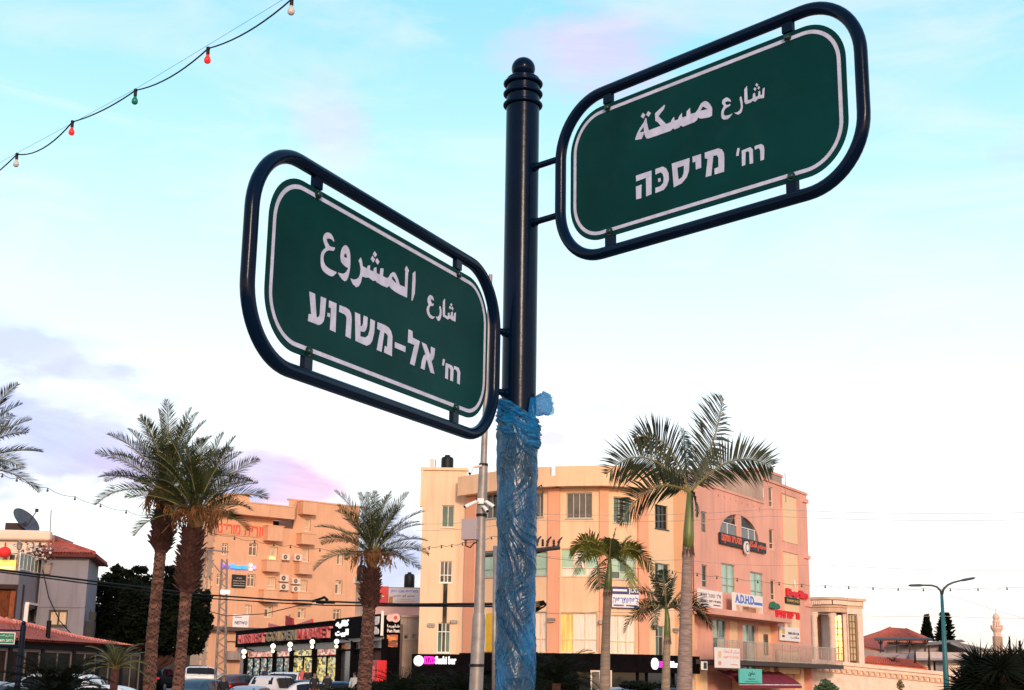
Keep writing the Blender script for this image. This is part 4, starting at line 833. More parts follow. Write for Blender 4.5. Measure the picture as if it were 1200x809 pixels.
mb = MB(); u0, u1, z0, z1 = pk.rect(900, 705.5, 910.5, 714)
k = [(0, .1), (.12, .75), (.3, 1), (.45, .82), (.8, .75), (1, .4), (.92, .1), (.6, .18), (.5, 0)]
A0 = [pk.p(u0+a*(u1-u0), z0+b*(z1-z0), .25) for a, b in k]; mb.quad(*A0)
for i in range(len(k)): a, b = A0[i], A0[(i+1) % len(k)]; nn = Vector((pk.n.x, pk.n.y, 0))*.2; mb.quad(a, b, b-nn, a-nn)
mb.build('leaf_emblem', mat('green emblem', (.015, .16, .09)), r_)
r_ = empty('wall_sign', pk.p(*pk.uv(930, 702), .1), 'red flowing Berlin lettering over a small black board on the pink tower', 'sign')
mb = MB(); u0, u1, z0, z1 = pk.rect(919.4, 691.5, 944, 700.5); k0 = len(mb.v); text_on(mb, pk, 'Berlin', u0, u1, z0, z1, .2, .05, .12)
mb.build('lettering', W_['redlit'], r_)
mb = MB(); pk.slab(mb, *pk.rect(918.8, 700.8, 935, 708), .05, .14); pb_ = mb.build('panel', W_['blacktext'], r_)
mb = MB(); text_on(mb, pk, 'DIAMOND', *pk.rect(920, 703, 934, 706), .152, .01, .006); mb.build('lettering', W_['yellowp'], pb_)
logo_disc(pk, 930, 684.5, 4.6, W_['whitesign'], r_, .06, 'diamond_emblem', 4, .05, .8)
board('wall_sign', pk, (912, 735.5, 934.7, 751.5), ws, 'small white sign with an orange emblem under the Berlin lettering', lines=[(he('אבו חנא ושות'), .38, .35, .95, .52, bt, .02), (ar('مكتب'), .5, .62, .95, .82, bt, .02), (None, .06, .18, .22, .5, W_['yellowp'], 0), (None, .08, .6, .2, .75, bt, 0)])
board('hanging_sign', pk.off(1.58), (836, 759.5, 864, 783), ws, 'large white sign with pink Arabic and Hebrew lettering hung on the balcony rail', lines=[(ar('مركز الشفاء'), .3, .08, .96, .30, W_['pinktext'], .01), (he('המרכז לרפואה'), .3, .38, .96, .52, W_['pinktext'], .01), (None, .08, .18, .22, .5, mat('peach print', (.8, .5, .3)), 0), (None, .08, .68, .2, .86, W_['pinktext'], 0), (None, .6, .8, .9, .85, W_['pinktext'], 0)])
board('hanging_sign', pk.off(1.58), (864.3, 784, 890, 801), W_['teal'], 'turquoise sign hung below the balcony next to the white one', lines=[(ar('سلمى'), .36, .12, .66, .55, bt, .0), (he('בית קפה'), .36, .66, .66, .78, bt, .0), (None, .2, .86, .85, .9, bt, 0)])
aw_ = empty('awning', pk.p(*pk.uv(870, 800), 1.2), 'maroon cloth awning below the balcony of the pink building', 'awning')
mb = MB(); ua_, ub_ = pk.uv(836, 795)[0], pk.uv(911, 800)[0]; z_ = zb0-.45
pts_ = [(0, -.1), (.5, -.32), (1.0, -.6), (1.4, -.88)]
for i in range(24):
    a = ua_+(ub_-ua_)*i/24; b = ua_+(ub_-ua_)*(i+1)/24
    for (d0, h0), (d1, h1) in zip(pts_, pts_[1:]):
        s0 = .03*sin(i*1.7); s1 = .03*sin((i+1)*1.7); mb.quad(pk.p(a, z_+h0+s0, d0+.2), pk.p(b, z_+h0+s1, d0+.2), pk.p(b, z_+h1+s1, d1+.2), pk.p(a, z_+h1+s0, d1+.2))
    mb.quad(pk.p(a, z_-.88+.03*sin(i*1.7), 1.6), pk.p(b, z_-.88+.03*sin((i+1)*1.7), 1.6), pk.p(b, z_-1.1, 1.61), pk.p(a, z_-1.1, 1.61))
mb.build('cloth', W_['maroon'], aw_); mb = MB(); mb.tube([pk.p(ua_, z_-.9, 1.58), pk.p(ub_, z_-.9, 1.58)], .03); mb.build('bar', M['white'], aw_)
dsx = board('wall_sign', pk.off(1.6), (820.8, 776.5, 825, 784), W_['blacktext'], 'small black box sign with a white rim under the left end of the balcony', frame=M['white'])

# ------------------------------------------------------------------ apricot apartment block
b3 = empty('apartment_block', (*G(330, 140), -.5), 'five storey apricot apartment block with small box balconies behind the market', 'building')
A0, A1 = G(249, 134), G(418.5, 145); fw_ = Wall(A0, A1); sd_ = Wall(G(229, 150), A0); ZQ = -1.2
gc = M['curtain2']; gy = mat('dim window glass', (.16, .11, .085), rough=.15, var=.4, scale=.8, spec=.7)
wf3 = M['whiteframe']
wl_ = [(291.8, 636.7, 301.7, 651.6), (260, 637, 267, 650), (354, 644, 362, 658.4), (395.4, 644.8, 401.8, 662), (357, 608.3, 363.9, 623), (289.8, 673, 299, 687.8), (254, 673.6, 261, 686),
       (313.3, 676.7, 323.2, 690.3), (351, 679.7, 360, 693.3), (393, 680.3, 401, 696.4), (286.7, 708.8, 294.8, 721.8), (310, 710, 319.5, 723.7), (349, 713, 357.7, 725), (390.5, 714, 399, 727), (315.3, 641, 325.2, 656.5)]
for k, rc in enumerate(wl_):
    dr = k in (2, 4, 7, 8, 14)
    w__ = fw_.window(b3, rc, 2 if not dr else 1, 1, [gy, gc] if k in (3, 9, 11, 12) else [gc] if dr or k == 10 else [gy], wf3, transom=.72 if not dr else .3, depth=.2, fw=.09)
    if k == 14: w__.children[0].data.materials.clear(); w__.children[0].data.materials.append(mat('lit window', (1, .8, .3), emit=(1, .72, .2), es=.9))
fw_.ops.append(fw_.rect(320, 607.5, 344, 619)); lo_ = fw_.ops[-1]
op = fw_.rect(264.5, 751.5, 279.5, 763); fw_.ops.append(op)
zC0 = fw_.uv(290, 605.5)[1]; zC1 = fw_.uv(290, 591.5)[1]; zC2 = fw_.uv(390, 591.5)[1]; u38 = fw_.uv(338, 600)[0]
wallpart(b3, fw_, ZQ, zC0, W_['orange'], u1=u38); wallpart(b3, fw_, ZQ, zC2, W_['orange'], u0=u38)
mb = MB(); fw_.slab(mb, lo_[0], lo_[1], lo_[2], lo_[3], -3, -2.8); mb.build('loggia_back', M['glassdark'], b3)
mb = MB(); fw_.slab(mb, op[0], op[1], op[2], op[3], -1.2, -1.0); mb.build('opening_back', M['glassdark'], b3)
mb = MB(); u0 = fw_.uv(246, 600)[0]; u1 = fw_.uv(337.5, 600)[0]; fw_.slab(mb, u0, u1, zC0, zC1, -.5, 1.3); mb.build('parapet', W_['orange'], b3)
mb = MB(); a_, b_ = fw_.p(u1, 0, 1.3), fw_.p(u38+.9, 0, .0)
mb.hexa([fw_.p(u1, zC0, 1.3), fw_.p(u1+1.1, zC0+.6, .0), fw_.p(u1+1.1, zC0+.6, -.5), fw_.p(u1, zC0, -.5), fw_.p(u1, zC1, 1.3), fw_.p(u1+1.1, zC2+.1, .0), fw_.p(u1+1.1, zC2+.1, -.5), fw_.p(u1, zC1, -.5)]); mb.build('parapet', W_['orange'], b3)
mb = MB(); fw_.slab(mb, u38, fw_.L+.1, zC2, zC2+.14, -.4, .07); fw_.slab(mb, u0-.05, u1+.05, zC1, zC1+.12, -.5, 1.36); mb.build('coping', W_['orangeside'], b3)
for rc in ((314, 617, 332, 634), (312.5, 657, 328.6, 670), (353.4, 626, 369.4, 638), (351, 660.5, 367, 673), (309, 692, 326.3, 706), (349, 695, 365.7, 706.5), (355.2, 588.2, 371.3, 603)):
    u0, u1, z0, z1 = fw_.off(1.0).rect(*rc); mb = MB()
    fw_.slab(mb, u0, u1, z0, z1, .003, 1.0); fw_.slab(mb, u0-.06, u1+.06, z1+.002, z1+.1, .003, 1.06); mb.build('balcony', W_['orange'], b3)
for py, h in ((738.5, .35),):
    z = fw_.uv(300, py)[1]; mb = MB(); fw_.slab(mb, -.3, fw_.L, z-.18, z+.18, .003, .9); mb.build('ledge', mat('dark ledge', (.10, .06, .05)), b3)
slabpart(b3, 'balcony', fw_, (261.5, 763.5, 283, 773.5), .1, .9, W_['concrete'])
# side wall with windows
for rc in ((240.5, 640, 244, 662), (238, 674, 241.5, 695), (243.5, 676, 246, 696), (236, 712, 240, 733)): sd_.window(b3, rc, 1, 1, [gy], wf3, transom=.7, depth=.2, fw=.1)
wallpart(b3, sd_, ZQ, zC1-.15, W_['orangeside'])
for px in (240, 248.3):
    mb = MB(); 
    u, _ = sd_.uv(px, 700)
    for k in range(26): sd_.slab(mb, min(u, sd_.L-.4)-.25, min(u, sd_.L-.4)+.35, .3+k*.62, .3+k*.62+.5, .01, .12 if k % 2 else .07)
    mb.build('quoin', W_['orangeside'], b3)
bb = [fw_.p(.3, 0, -.35), fw_.p(fw_.L-.002, 0, -.35), fw_.p(fw_.L-1.0, 0, -16), Vector((*sd_.A, 0))+Vector((.5, .2, 0))]
mb = MB(); mb.prism([(q.x, q.y) for q in bb], ZQ, zC0-3.2); mb.build('rear_walls', W_['orangeside'], b3)
bb2 = [fw_.p(u38+1, 0, -.35), fw_.p(fw_.L-.002, 0, -.35), fw_.p(fw_.L-1.0, 0, -16), fw_.p(u38+1, 0, -16)]
mb = MB(); mb.prism([(q.x, q.y) for q in bb2], zC0-3.21, zC2-.5)
q0 = fw_.uv(300, 589)[0]; q1 = fw_.uv(322, 589)[0]; fw_.slab(mb, q0, q1, zC0-3.2, fw_.uv(310, 586.3)[1]+1.1, -9, -5); fw_.slab(mb, 0.3, lo_[0], zC0-3.2, zC1-.3, -4, -.31)
mb.build('roof_block', W_['orange'], b3)
ACL = [((327.6, 649.7, 337, 657), 'air conditioner box right of the lit balcony door, upper row'), ((342.2, 650, 351.5, 657.8), 'air conditioner box left of the right hand door, upper row'), ((325, 674, 335.5, 682), 'air conditioner box, top left of the cluster of four'),
       ((339.5, 678, 349.3, 685), 'air conditioner box, top right of the cluster of four'), ((325, 684, 335.5, 692), 'air conditioner box, bottom left of the cluster of four'), ((339.5, 687, 349.3, 694), 'air conditioner box, bottom right of the cluster of four')]
for rc, lab in ACL:
    u0, u1, z0, z1 = fw_.rect(*rc); r_ = empty('air_conditioner', fw_.p((u0+u1)/2, z0), lab+' on the apricot block', 'air conditioner', 'air conditioners on the apricot block')
    mb = MB(); fw_.slab(mb, u0, u1, z0, z1, .08, .5); bevel(mb.build('casing', W_['acw'], r_), .03)
    uc_, zc_, rr = u0+(u1-u0)*.4, (z0+z1)/2, (z1-z0)*.36; mb = MB()
    for r2, d_ in ((rr, .515),):
        k = len(mb.v)
        for j in range(16): mb.v.append(tuple(fw_.p(uc_+r2*cos(2*pi*j/16), zc_+r2*sin(2*pi*j/16), d_)))
        mb.f.append(tuple(range(k, k+16))); mb.m.append(0)
    mb.build('fan_grille', W_['fan'], r_)
    mb = MB(); mb.ball(fw_.p(uc_, zc_, .52), rr*.3, 8); mb.build('fan_hub', W_['acw'], r_)
board('wall_sign', fw_, (251.6, 615, 315, 628.5), mat('faded orange band', (.66, .35, .20)), 'faded red Hebrew lettering across the top floor of the apricot block', lines=[(he('מורי־ם'), .04, .05, .46, .9, mat('faded red print', (.72, .10, .07)), .03), (he('סוריה'), .54, .05, .98, .95, mat('faded red print', (.72, .10, .07)), .03)], d=.02, th=.06)
r_ = empty('neon_sign', fw_.p(*fw_.uv(278, 668), .1), 'glowing blue and violet Bagrut lettering on the apricot block', 'neon sign')
mb = MB(); text_on(mb, fw_, 'Bagrut', *fw_.rect(268.5, 661.5, 289, 668.5), .3, .06, .15); mb.build('lettering', W_['bluelit'], r_)
mb = MB(); text_on(mb, fw_, 'My', *fw_.rect(258, 661.5, 267.5, 667.5), .3, .04, .15); mb.build('lettering', mat('lit indigo letters', (.2, .1, .7), emit=(.28, .12, .9), es=.8), r_)
logo_disc(fw_, 292.3, 662.5, 2.1, W_['whitelit'], r_, .2, 'lamp', 12); logo_disc(fw_, 292.3, 667.6, 2.0, W_['whitelit'], r_, .2, 'lamp', 12); logo_disc(fw_, 296.6, 665.5, 2.2, W_['violetlit'], r_, .2, 'lamp', 12)
board('wall_sign', fw_, (271, 673.8, 287.2, 689), W_['blacktext'], 'black plaque with fine cream lettering under the blue lit sign', lines=[(he('עורך דין'), .3, .22, .7, .34, mat('cream print', (.7, .5, .35)), .01), (he('משרד עורכי דין ונוטריון'), .08, .44, .92, .54, mat('cream print', (.7, .5, .35)), .01), (he('נדלן וחוזים'), .1, .62, .9, .72, mat('cream print', (.7, .5, .35)), .01), (None, .08, .82, .92, .86, mat('cream print', (.7, .5, .35)), 0)])
board('wall_sign', fw_, (266.8, 720.5, 285.3, 735.5), ws, 'white banner with dark blue NETWO lettering behind the lattice mast', lines=[('NETWO', .12, .52, .92, .78, W_['navy'], .02), (None, .1, .2, .55, .25, W_['navy'], 0)], d=.9)
# ------------------------------------------------------------------ market with the long sign
b4 = empty('market', (*G(380, 98), -.5), 'single storey glass fronted market with black frame, lit windows and a long red lettered sign', 'shop building')
mk = Wall(G(285, 122), G(451.5, 84)); mr = Wall(G(451.5, 84), G(471, 84.03)); ZM = -1.1
zt_ = mk.uv(452, 721.8)[1]
def zfun(pxa, ya, pxb, yb):      # a level along the front
    return (mk.uv(pxa, ya)[1]+mk.uv(pxb, yb)[1])/2
zF1 = zfun(285, 741.5, 397, 728.5); zF0 = zfun(286, 758.5, 390, 748.5); zF2 = zfun(300, 766, 385, 757)
uE = mk.uv(397.5, 740)[0]
mb = MB(); mk.slab(mb, 0, uE, zF0-.12, zF1, .0, .35); mb.build('fascia', W_['black'], b4)
mb = MB(); mk.slab(mb, -.1, uE, zF1+.002, zF1+.1, -.1, .42); mb.build('coping', W_['black'], b4)
zG1 = mk.uv(398, 728.3)[1]+.15; zG0 = mk.uv(408, 749)[1]
mb = MB(); mk.slab(mb, uE+.01, mk.L, zG0, zG1, 0, .30); mb.build('fascia', W_['black'], b4)
mb = MB(); mk.slab(mb, 0, uE, zF0-.55, zF0-.122, -.05, .12); mk.slab(mb, uE+.01, mk.L, zG0-.22, zG0-.002, -.05, .2); mb.build('soffit_band', M['greyp'], b4)
cols = [285.5, 288.6, 322.5, 342.3, 369.5, 397.5, 414.5, 434.5, 451.2]
for px in cols[1:]:
    u = mk.uv(px, 780)[0]; mb = MB(); mk.slab(mb, u-.16, u+.16, ZM, zF0-.125, -.1, .22); mb.build('column', W_['black'], b4)
kinds = [GP, GP, GB, GP, GF, GM, GM]
zTr = mk.uv(340, 770)[1]
for i in range(1, 8):
    u0 = mk.uv(cols[i], 780)[0]+.17; u1 = mk.uv(cols[i+1], 780)[0]-.17
    top = (zF0-.56 if i < 5 else zG0-.23); ztr = zTr if i < 5 else mk.uv(405, 762)[1]
    up = MB(); mk.slab(up, u0, u1, ztr+.06, top, -.12, -.06)
    f = MB(); mk.slab(f, u0, u1, ztr-.06, ztr+.05, -.08, .1)
    n = max(1, int((u1-u0)/2.4))
    for k in range(1, n): uu = u0+(u1-u0)*k/n; mk.slab(f, uu-.04, uu+.04, ZM, ztr-.062, -.05, .06)
    F = f.build('window_frame', W_['black'], b4)
    up.build('poster' if kinds[i-1] is not GB else 'pane', kinds[i-1], F)
    for k in range(n):
        a = u0+(u1-u0)*k/n+.045; b = u0+(u1-u0)*(k+1)/n-.045
        lo = MB(); mk.slab(lo, a, b, ZM, ztr-.062, -.12, -.06); lo.build('pane', [GA, GA, GB, GB, M['glassgrey'], M['glassdark'], mat('brown shutter', (.10, .03, .015), var=.3)][i-1], F)
# a red display cooler between the palm and the black shutter
rr_ = empty('display_cooler', mk.p(mk.uv(441, 790)[0], ZM, .8), 'red drinks cooler standing outside the shop beside the palm trunk', 'cooler')
a, b, c_, d_ = mk.off(.8).rect(435.5, 774, 447.5, 800); mb = MB(); mk.slab(mb, a, b, ZM, d_, .5, 1.1); bevel(mb.build('body', W_['red'], rr_), .05)
mb = MB(); mk.slab(mb, a+.3, b-.3, c_+.2, d_-.35, 1.101, 1.13); mb.build('door', mat('cooler door', (.35, .01, .015), rough=.15, emit=(.9, .03, .03), es=.4), rr_)
# right hand face
zr1, zr0 = mr.uv(460, 721.5)[1], mr.uv(460, 742.5)[1]
mb = MB(); mr.slab(mb, 0, mr.L, zr0, zr1, 0, .2); mb.build('fascia', W_['black'], b4)
mb = MB(); mr.slab(mb, -.14, .02, zr0-.15, zr1+.25, .1, .5); mb.build('corner_trim', ws, b4)
mb = MB(); mr.slab(mb, 0, mr.L, ZM, zr0-.001, -.3, -.02); mb.build('shutter', W_['black'], b4)
for k in range(12):
    mb = MB(); z = zr0-.05-1.4-k*.2; 
    if z < ZM: break
    mr.slab(mb, .3, mr.L-.1, z-.08, z+.08, -.019, .03); mb.build('shutter_slat', W_['black'], b4)
slabpart(b4, 'poster', mr, (453.5, 744, 467.5, 758.5), .0, .08, GF)
mb = MB(); mr.slab(mb, mr.L-.12, mr.L, ZM, zr1, .0, .12); mb.build('column', W_['black'], b4)
q = [mk.p(.1, 0, -.13), mk.p(mk.L-.1, 0, -.13), mr.p(mr.L, 0, -.35), mr.p(mr.L+1, 0, -22), mk.p(-1, 0, -12)]
mb = MB(); mb.prism([(p.x, p.y) for p in q], ZM, min(zF1, zG1)-.35); mb.build('rear_walls', W_['concrete'], b4)
# sign letters
r_ = empty('market_sign', mk.p(uE/2, zF0, .35), 'long market sign with big block letters, red at both ends and brown in the middle', 'shop sign')
for st, x0, x1, mt, y0, y1 in (('HISSIRST', 286.7, 319, W_['redlit'], 0, 0), ('GOLDEN', 320, 356.5, W_['brown'], 0, 0), ('MARKET', 357.2, 396.5, W_['redlit'], 0, 0)):
    u0, u1 = mk.uv(x0, 750)[0], mk.uv(x1, 742)[0]
    mb = MB(); text_on(mb, mk, st, u0+.1, u1-.1, zF0+.14, zF1-.28, .62, .02, .26, True); mb.build('lettering', [mt, mat('red letter side', (.62, .22, .20), rough=.4) if st != 'GOLDEN' else mat('olive letter side', (.32, .24, .12), rough=.4)], r_)
for nm, x0, x1, l1, l2 in (('white Arabic lettering on black left of the palm trunk', 399, 414, ar('كافيه'), ar('البيت')), ('white lettering on black between the palm and the white strip', 436, 450, he('שווארמה'), 'Hot Bite')):
    r_ = empty('wall_sign', mk.p(mk.uv((x0+x1)/2, 740)[0], zG0, .3), nm, 'sign', 'black food shop signs')
    u0, u1 = mk.uv(x0, 740)[0], mk.uv(x1, 740)[0]; h = zG1-zG0
    for st, a, b in ((l1, .52, .9), (l2, .1, .46)):
        mb = MB(); text_on(mb, mk, st, u0, u1, zG0+h*a, zG0+h*b, .36, .05, .05); mb.build('lettering', W_['whitelit'] if x0 < 410 else ws, r_)
r_ = empty('wall_sign', mr.p(mr.L/2, zr0, .2), 'black sign with a pale round emblem and white lettering at the market corner', 'sign', 'black food shop signs')
for dx, rr in ((457.5, 4.2), (464, 5.4)): logo_disc(mr, dx, 724.5, rr, mat('pale pink emblem', (.75, .5, .45), var=.2), r_, .21 if dx < 460 else .22, 'emblem', 14)
logo_disc(mr, 464, 724, 2, W_['red'], r_, .34, 'emblem', 10)
for st, y0, y1 in ((ar('شاورما'), 732, 736.5), ('Fun Fast', 737.5, 741.5)):
    mb = MB(); text_on(mb, mr, st, *mr.rect(454, y0, 468.5, y1), .25, .04, .04); mb.build('lettering', ws, r_)
# lit globes
for k, (px, py) in enumerate(((286, 764), (320, 757.5), (340, 755.5), (366, 752.5), (394.5, 752))):
    u, z = mk.off(1.1).uv(px, py); c = mk.p(u, z, 1.1); r_ = empty('wall_globe', mk.p(u, z, .3), 'glowing white globe lamp under the market sign, '+['at its far left end', 'second from the left', 'in the middle of the five', 'fourth from the left', 'nearest the white Arabic lettering'][k], 'lamp', 'lit globe lamps under the market sign')
    q_ = .0018*c.y; mb = MB(); mb.ball(c, q_, 12); mb.ball(c-Vector((0, 0, q_*1.9)), q_*.7, 10); mb.build('globe', W_['lampw'], r_, smooth=True)
    mb = MB(); mb.tube([mk.p(u, z+.1, .3), c+Vector((0, 0, .3))], .05); mb.tube([c+Vector((0, 0, .35)), c-Vector((0, 0, .9))], .03, 5); mb.build('arm', M['blackplastic'], r_)
# red peaked hoarding on its roof
r_ = empty('roof_hoarding', mk.p(mk.uv(345, 735)[0], zF1, -1), 'red zigzag hoarding standing on the market roof behind the sign', 'hoarding')
hp = mk.off(-.5)
for nm, P_ in (('board', [(314, 739), (314.5, 730.5), (334, 735.5), (334, 738)]), ('board', [(334, 738), (334.5, 721.5), (342.5, 725), (343, 737)]), ('board', [(343, 737), (344, 733), (365, 725.5), (365, 735)])):
    uvs = [hp.uv(*p_) for p_ in P_]; mb = MB()
    lo = [hp.p(u, z, 0) for u, z in uvs]; hi = [hp.p(u, z, -.15) for u, z in uvs]; mb.quad(*lo); mb.quad(*hi[::-1])
    for i in range(4): mb.quad(lo[i], lo[(i+1) % 4], hi[(i+1) % 4], hi[i])
    mb.build(nm, W_['red'] if P_[0][1] != 738 else mat('dark red print', (.40, .02, .02), var=.5, scale=4), r_)
mb = MB(); u, z = hp.uv(340, 726); mb.tube([hp.p(u-1, z-2, -.2), hp.p(u-1, z+.4, -.2)], .06); mb.build('prop', M['greyp'], r_)

# building with the billboard between market and curved building
b5 = empty('side_building', (*G(475, 92), -.5), 'low pink and stained concrete building wedged between the market and the curved building', 'building')
s1 = Wall(G(434, 100), G(494, 100)); z5 = s1.uv(475, 691)[1]
wallpart(b5, s1, -1, z5-.0, mat('dull pink plaster', (.72, .44, .40), rough=.9, var=.08, scale=.6, streak=.15)); mb = MB(); s1.slab(mb, -.1, s1.L, z5, z5+.15, -.4, .1); mb.build('coping', W_['concrete'], b5)
s2 = Wall(G(470, 86), G(493.5, 86)); z6 = s2.uv(480, 723.5)[1]
s2.window(b5, (472.8, 744, 478.5, 749.5), 1, 1, gd, M['greyp']); s2.window(b5, (482.5, 743.5, 488.5, 749), 2, 1, gd, M['greyp'])
wallpart(b5, s2, -1, z6, W_['concrete']); mb = MB(); s2.slab(mb, 0, s2.L, z6-.02, z6+.12, -3, .12); mb.build('coping', W_['concrete'], b5)
mb = MB(); s1.slab(mb, .1, s1.L, -1, z5-.4, -8, -.31); s2.slab(mb, .1, s2.L-.1, -1, z6-.1, -8, -.31); mb.build('rear_walls', W_['concrete'], b5)
board('billboard', s1, (455.5, 690, 492, 709.5), mat('pale lilac board', (.66, .60, .62), var=.05), 'pale billboard with blue Hebrew and Arabic handwriting above the market corner', 'billboard', lines=[
 (he('מאפיית אבו חסן'), .06, .08, .94, .30, W_['bluesign'], .02), (ar('مخبز ابو حسن'), .14, .36, .84, .52, bt, .01), (None, .28, .66, .82, .70, W_['pinktext'], 0), (None, .22, .76, .86, .80, W_['pinktext'], 0), (None, .3, .86, .8, .89, W_['pinktext'], 0), (None, .02, .5, .14, .95, mat('brown roast print', (.5, .2, .03), var=.4), 0)], th=.2)
board('billboard', s1, (443, 687.5, 455.3, 709), W_['red'], 'red billboard panel with a white wave beside the palm trunk', 'billboard', lines=[(None, .05, .52, .6, .57, ws, 0)], th=.2)
p_ = at(479.5, 687, 101); r_ = empty('water_tank', (p_.x, p_.y, z5-.3), 'small black roof water tank above the pale billboard', 'water tank', 'black roof water tanks')
mb = MB(); mb.lathe((p_.x, p_.y, z5+.15), [(.36, 0), (.38, .04), (.38, .85), (.33, 1.0), (.14, 1.06), (.14, 1.15)], 14); smooth_by_angle(mb.build('tank', M['blackplastic'], r_)); mb = MB(); mb.box((p_.x, p_.y, z5-.1), (1.2, 1, .5)); mb.build('stand', W_['concrete'], r_)
p_ = at(424, 672, 110); r_ = empty('water_tank', (p_.x, p_.y, 3), 'black roof water tank between the apricot block and the palm trunk', 'water tank', 'black roof water tanks')
mb = MB(); mb.lathe((p_.x, p_.y, p_.z-.6), [(.4, 0), (.4, 1.0), (.33, 1.15), (.12, 1.25)], 14); smooth_by_angle(mb.build('tank', M['blackplastic'], r_))
b6 = empty('rear_house', (p_.x, p_.y, -.5), 'small brown walled house half hidden behind the palm trunk', 'house')
s3 = Wall(G(417.5, 112), G(440, 112)); wallpart(b6, s3, -1, at(424, 684, 112).z, W_['concrete']); mb = MB(); s3.slab(mb, 0, s3.L, -1, at(424, 684, 112).z-.1, -5, -.31); mb.build('rear_walls', W_['concrete'], b6)
mb = MB(); s3.slab(mb, -.2, s3.L, at(424, 684, 112).z+.001, at(424, 677, 112).z, -5, .3); mb.build('roof', W_['creamw'], b6)

# ------------------------------------------------------------------ left house
b7 = empty('left_house', (*G(60, 80), 0), 'grey and cream house with a railed terrace and small red hip roof, left edge', 'house')
h1 = Wall(G(-60, 78), G(24, 78.5)); h2 = Wall(G(22.0, 77.5), G(48, 82)); h3 = Wall(G(47, 81.2), G(101.5, 81.0, 690)); h4 = Wall(G(101.5, 81.0, 690), G(113.5, 86.5, 690))
hu = Wall(G(-60, 82.5), G(54, 82.9)); zhr = hu.uv(30, 622)[1]; zhc = hu.uv(30, 634)[1]; zte = h1.uv(10, 668.5)[1]
wallpart(b7, hu, zte-.2, zhc, W_['creamw']); mb = MB(); hu.slab(mb, 0, hu.L+.1, zhc, zhr, -.3, .45); bevel(mb.build('parapet', W_['creamw'], b7), .15, 3)
h1.ops.append(h1.rect(-20, 687, 21.5, 738)); o_ = h1.ops[-1]
wallpart(b7, h1, -.5, zte, W_['greyw']); h2.window(b7, (30, 713, 43, 728.5), 1, 1, gd, M['darkframe'], depth=.2); wallpart(b7, h2, -.5, zte, W_['greyw'])
mb = MB(); u0, u1, z0, z1 = h2.rect(28.5, 709.5, 44.5, 731)
for q in ((u0, u1, z1, z1+.12), (u0-.1, u1+.1, z0-.14, z0), (u0-.1, u0, z0, z1), (u1, u1+.1, z0, z1)): h2.slab(mb, *q, .003, .22)
mb.build('window_surround', ws, b7)
mb = MB(); 
for k in range(16): u = o_[0]+(o_[1]-o_[0])*(k+.5)/16; h1.slab(mb, u-.24, u+.24, o_[2], o_[3], -.35, -.25+.03*(k % 2))
mb.build('wooden_screen', mat('reed screen', (.26, .065, .02), rough=.8, var=.5, scale=6, stretch=(3, 3, .6)), b7)
mb = MB(); u = h1.uv(20.5, 700)[0]; h1.slab(mb, o_[0]-.1, o_[1]+.2, o_[3]-.15, o_[3]+.1, -.2, .12); h1.slab(mb, u-.1, o_[1]+.2, o_[2], o_[3]-.151, -.2, .12); mb.build('screen_frame', mat('dark brown frame', (.03, .008, .006)), b7)
ze = h3.uv(75, 649.5)[1]; zd = h3.uv(75, 711)[1]
h3.window(b7, (56.5, 715, 79, 734), 2, 1, M['curtain2'], M['darkframe'], depth=.12, fw=.1)
wallpart(b7, h3, -.5, ze, W_['greyw']); wallpart(b7, h4, -.5, ze, W_['greyw'])
mb = MB(); h3.slab(mb, 0, h3.L, zd-.05, zd+.05, .0, .06); h3.slab(mb, .0, .1, -.3, ze-.01, .0, .05); mb.build('string_course', W_['greyw'], b7)
# hip roof with tiles
e = [h3.p(-.3, ze, .45), h3.p(h3.L+.45, ze, .45), h4.p(h4.L+.4, ze-.1, .45), h3.p(-.3, ze, -7.5)]
ap = at(66, 634, 84.0); ap2 = at(69, 635, 87)
mb = MB(); mb.quad(e[0], e[1], ap); mb.quad(e[1], e[2], ap2, ap); mb.quad(e[2], e[3], ap2); mb.quad(e[3], e[0], ap, ap2)
mb.quad(e[0]-Vector((0, 0, .16)), e[3]-Vector((0, 0, .16)), e[2]-Vector((0, 0, .16)), e[1]-Vector((0, 0, .16)))
rf = mb.build('roof', W_['tile'], b7)
mb = MB()
def tile_rows(mb, a, b, apex, n, r=.07):
    for k in range(n+1):
        t = k/n; p0 = a.lerp(b, t); 
        mb.tube([p0+Vector((0, 0, .03)), p0.lerp(apex, .97 if apex else 1)], r, 5, caps=False)
tile_rows(mb, e[0], e[1], ap, 22); tile_rows(mb, e[1], e[2], ap2, 26)
mb.tube([e[1]+Vector((0, 0, .05)), ap+Vector((0, 0, .06))], .12, 6); mb.tube([e[0]+Vector((0, 0, .05)), ap+Vector((0, 0, .06))], .12, 6)
kind(mb.build('roof_tiles', W_['tile'], b7), 'stuff')
mb = MB(); mb.tube([e[0]-Vector((0, 0, .12)), e[1]-Vector((0, 0, .12)), e[2]-Vector((0, 0, .12))], .1, 6); mb.build('gutter', mat('dark red gutter', (.10, .02, .015)), b7)
q = [h3.p(.1, 0, -.31), h3.p(h3.L-.1, 0, -.31), h4.p(h4.L, 0, -.31), h3.p(.1, 0, -8), h2.p(h2.L, 0, -.31), ]
mb = MB(); mb.prism([(p.x, p.y) for p in [h1.p(0, 0, -.5), h1.p(h1.L-.4, 0, -.5), h2.p(h2.L-.2, 0, -.8), h2.p(h2.L, 0, -9), h1.p(0, 0, -9)]], -.5, zte-.2); mb.prism([(p.x, p.y) for p in [h3.p(.3, 0, -.31), h3.p(h3.L-.3, 0, -.31), h4.p(h4.L-.2, 0, -.31), h3.p(.3, 0, -8)]], -.5, ze-.3); mb.build('rear_walls', W_['greyw'], b7)
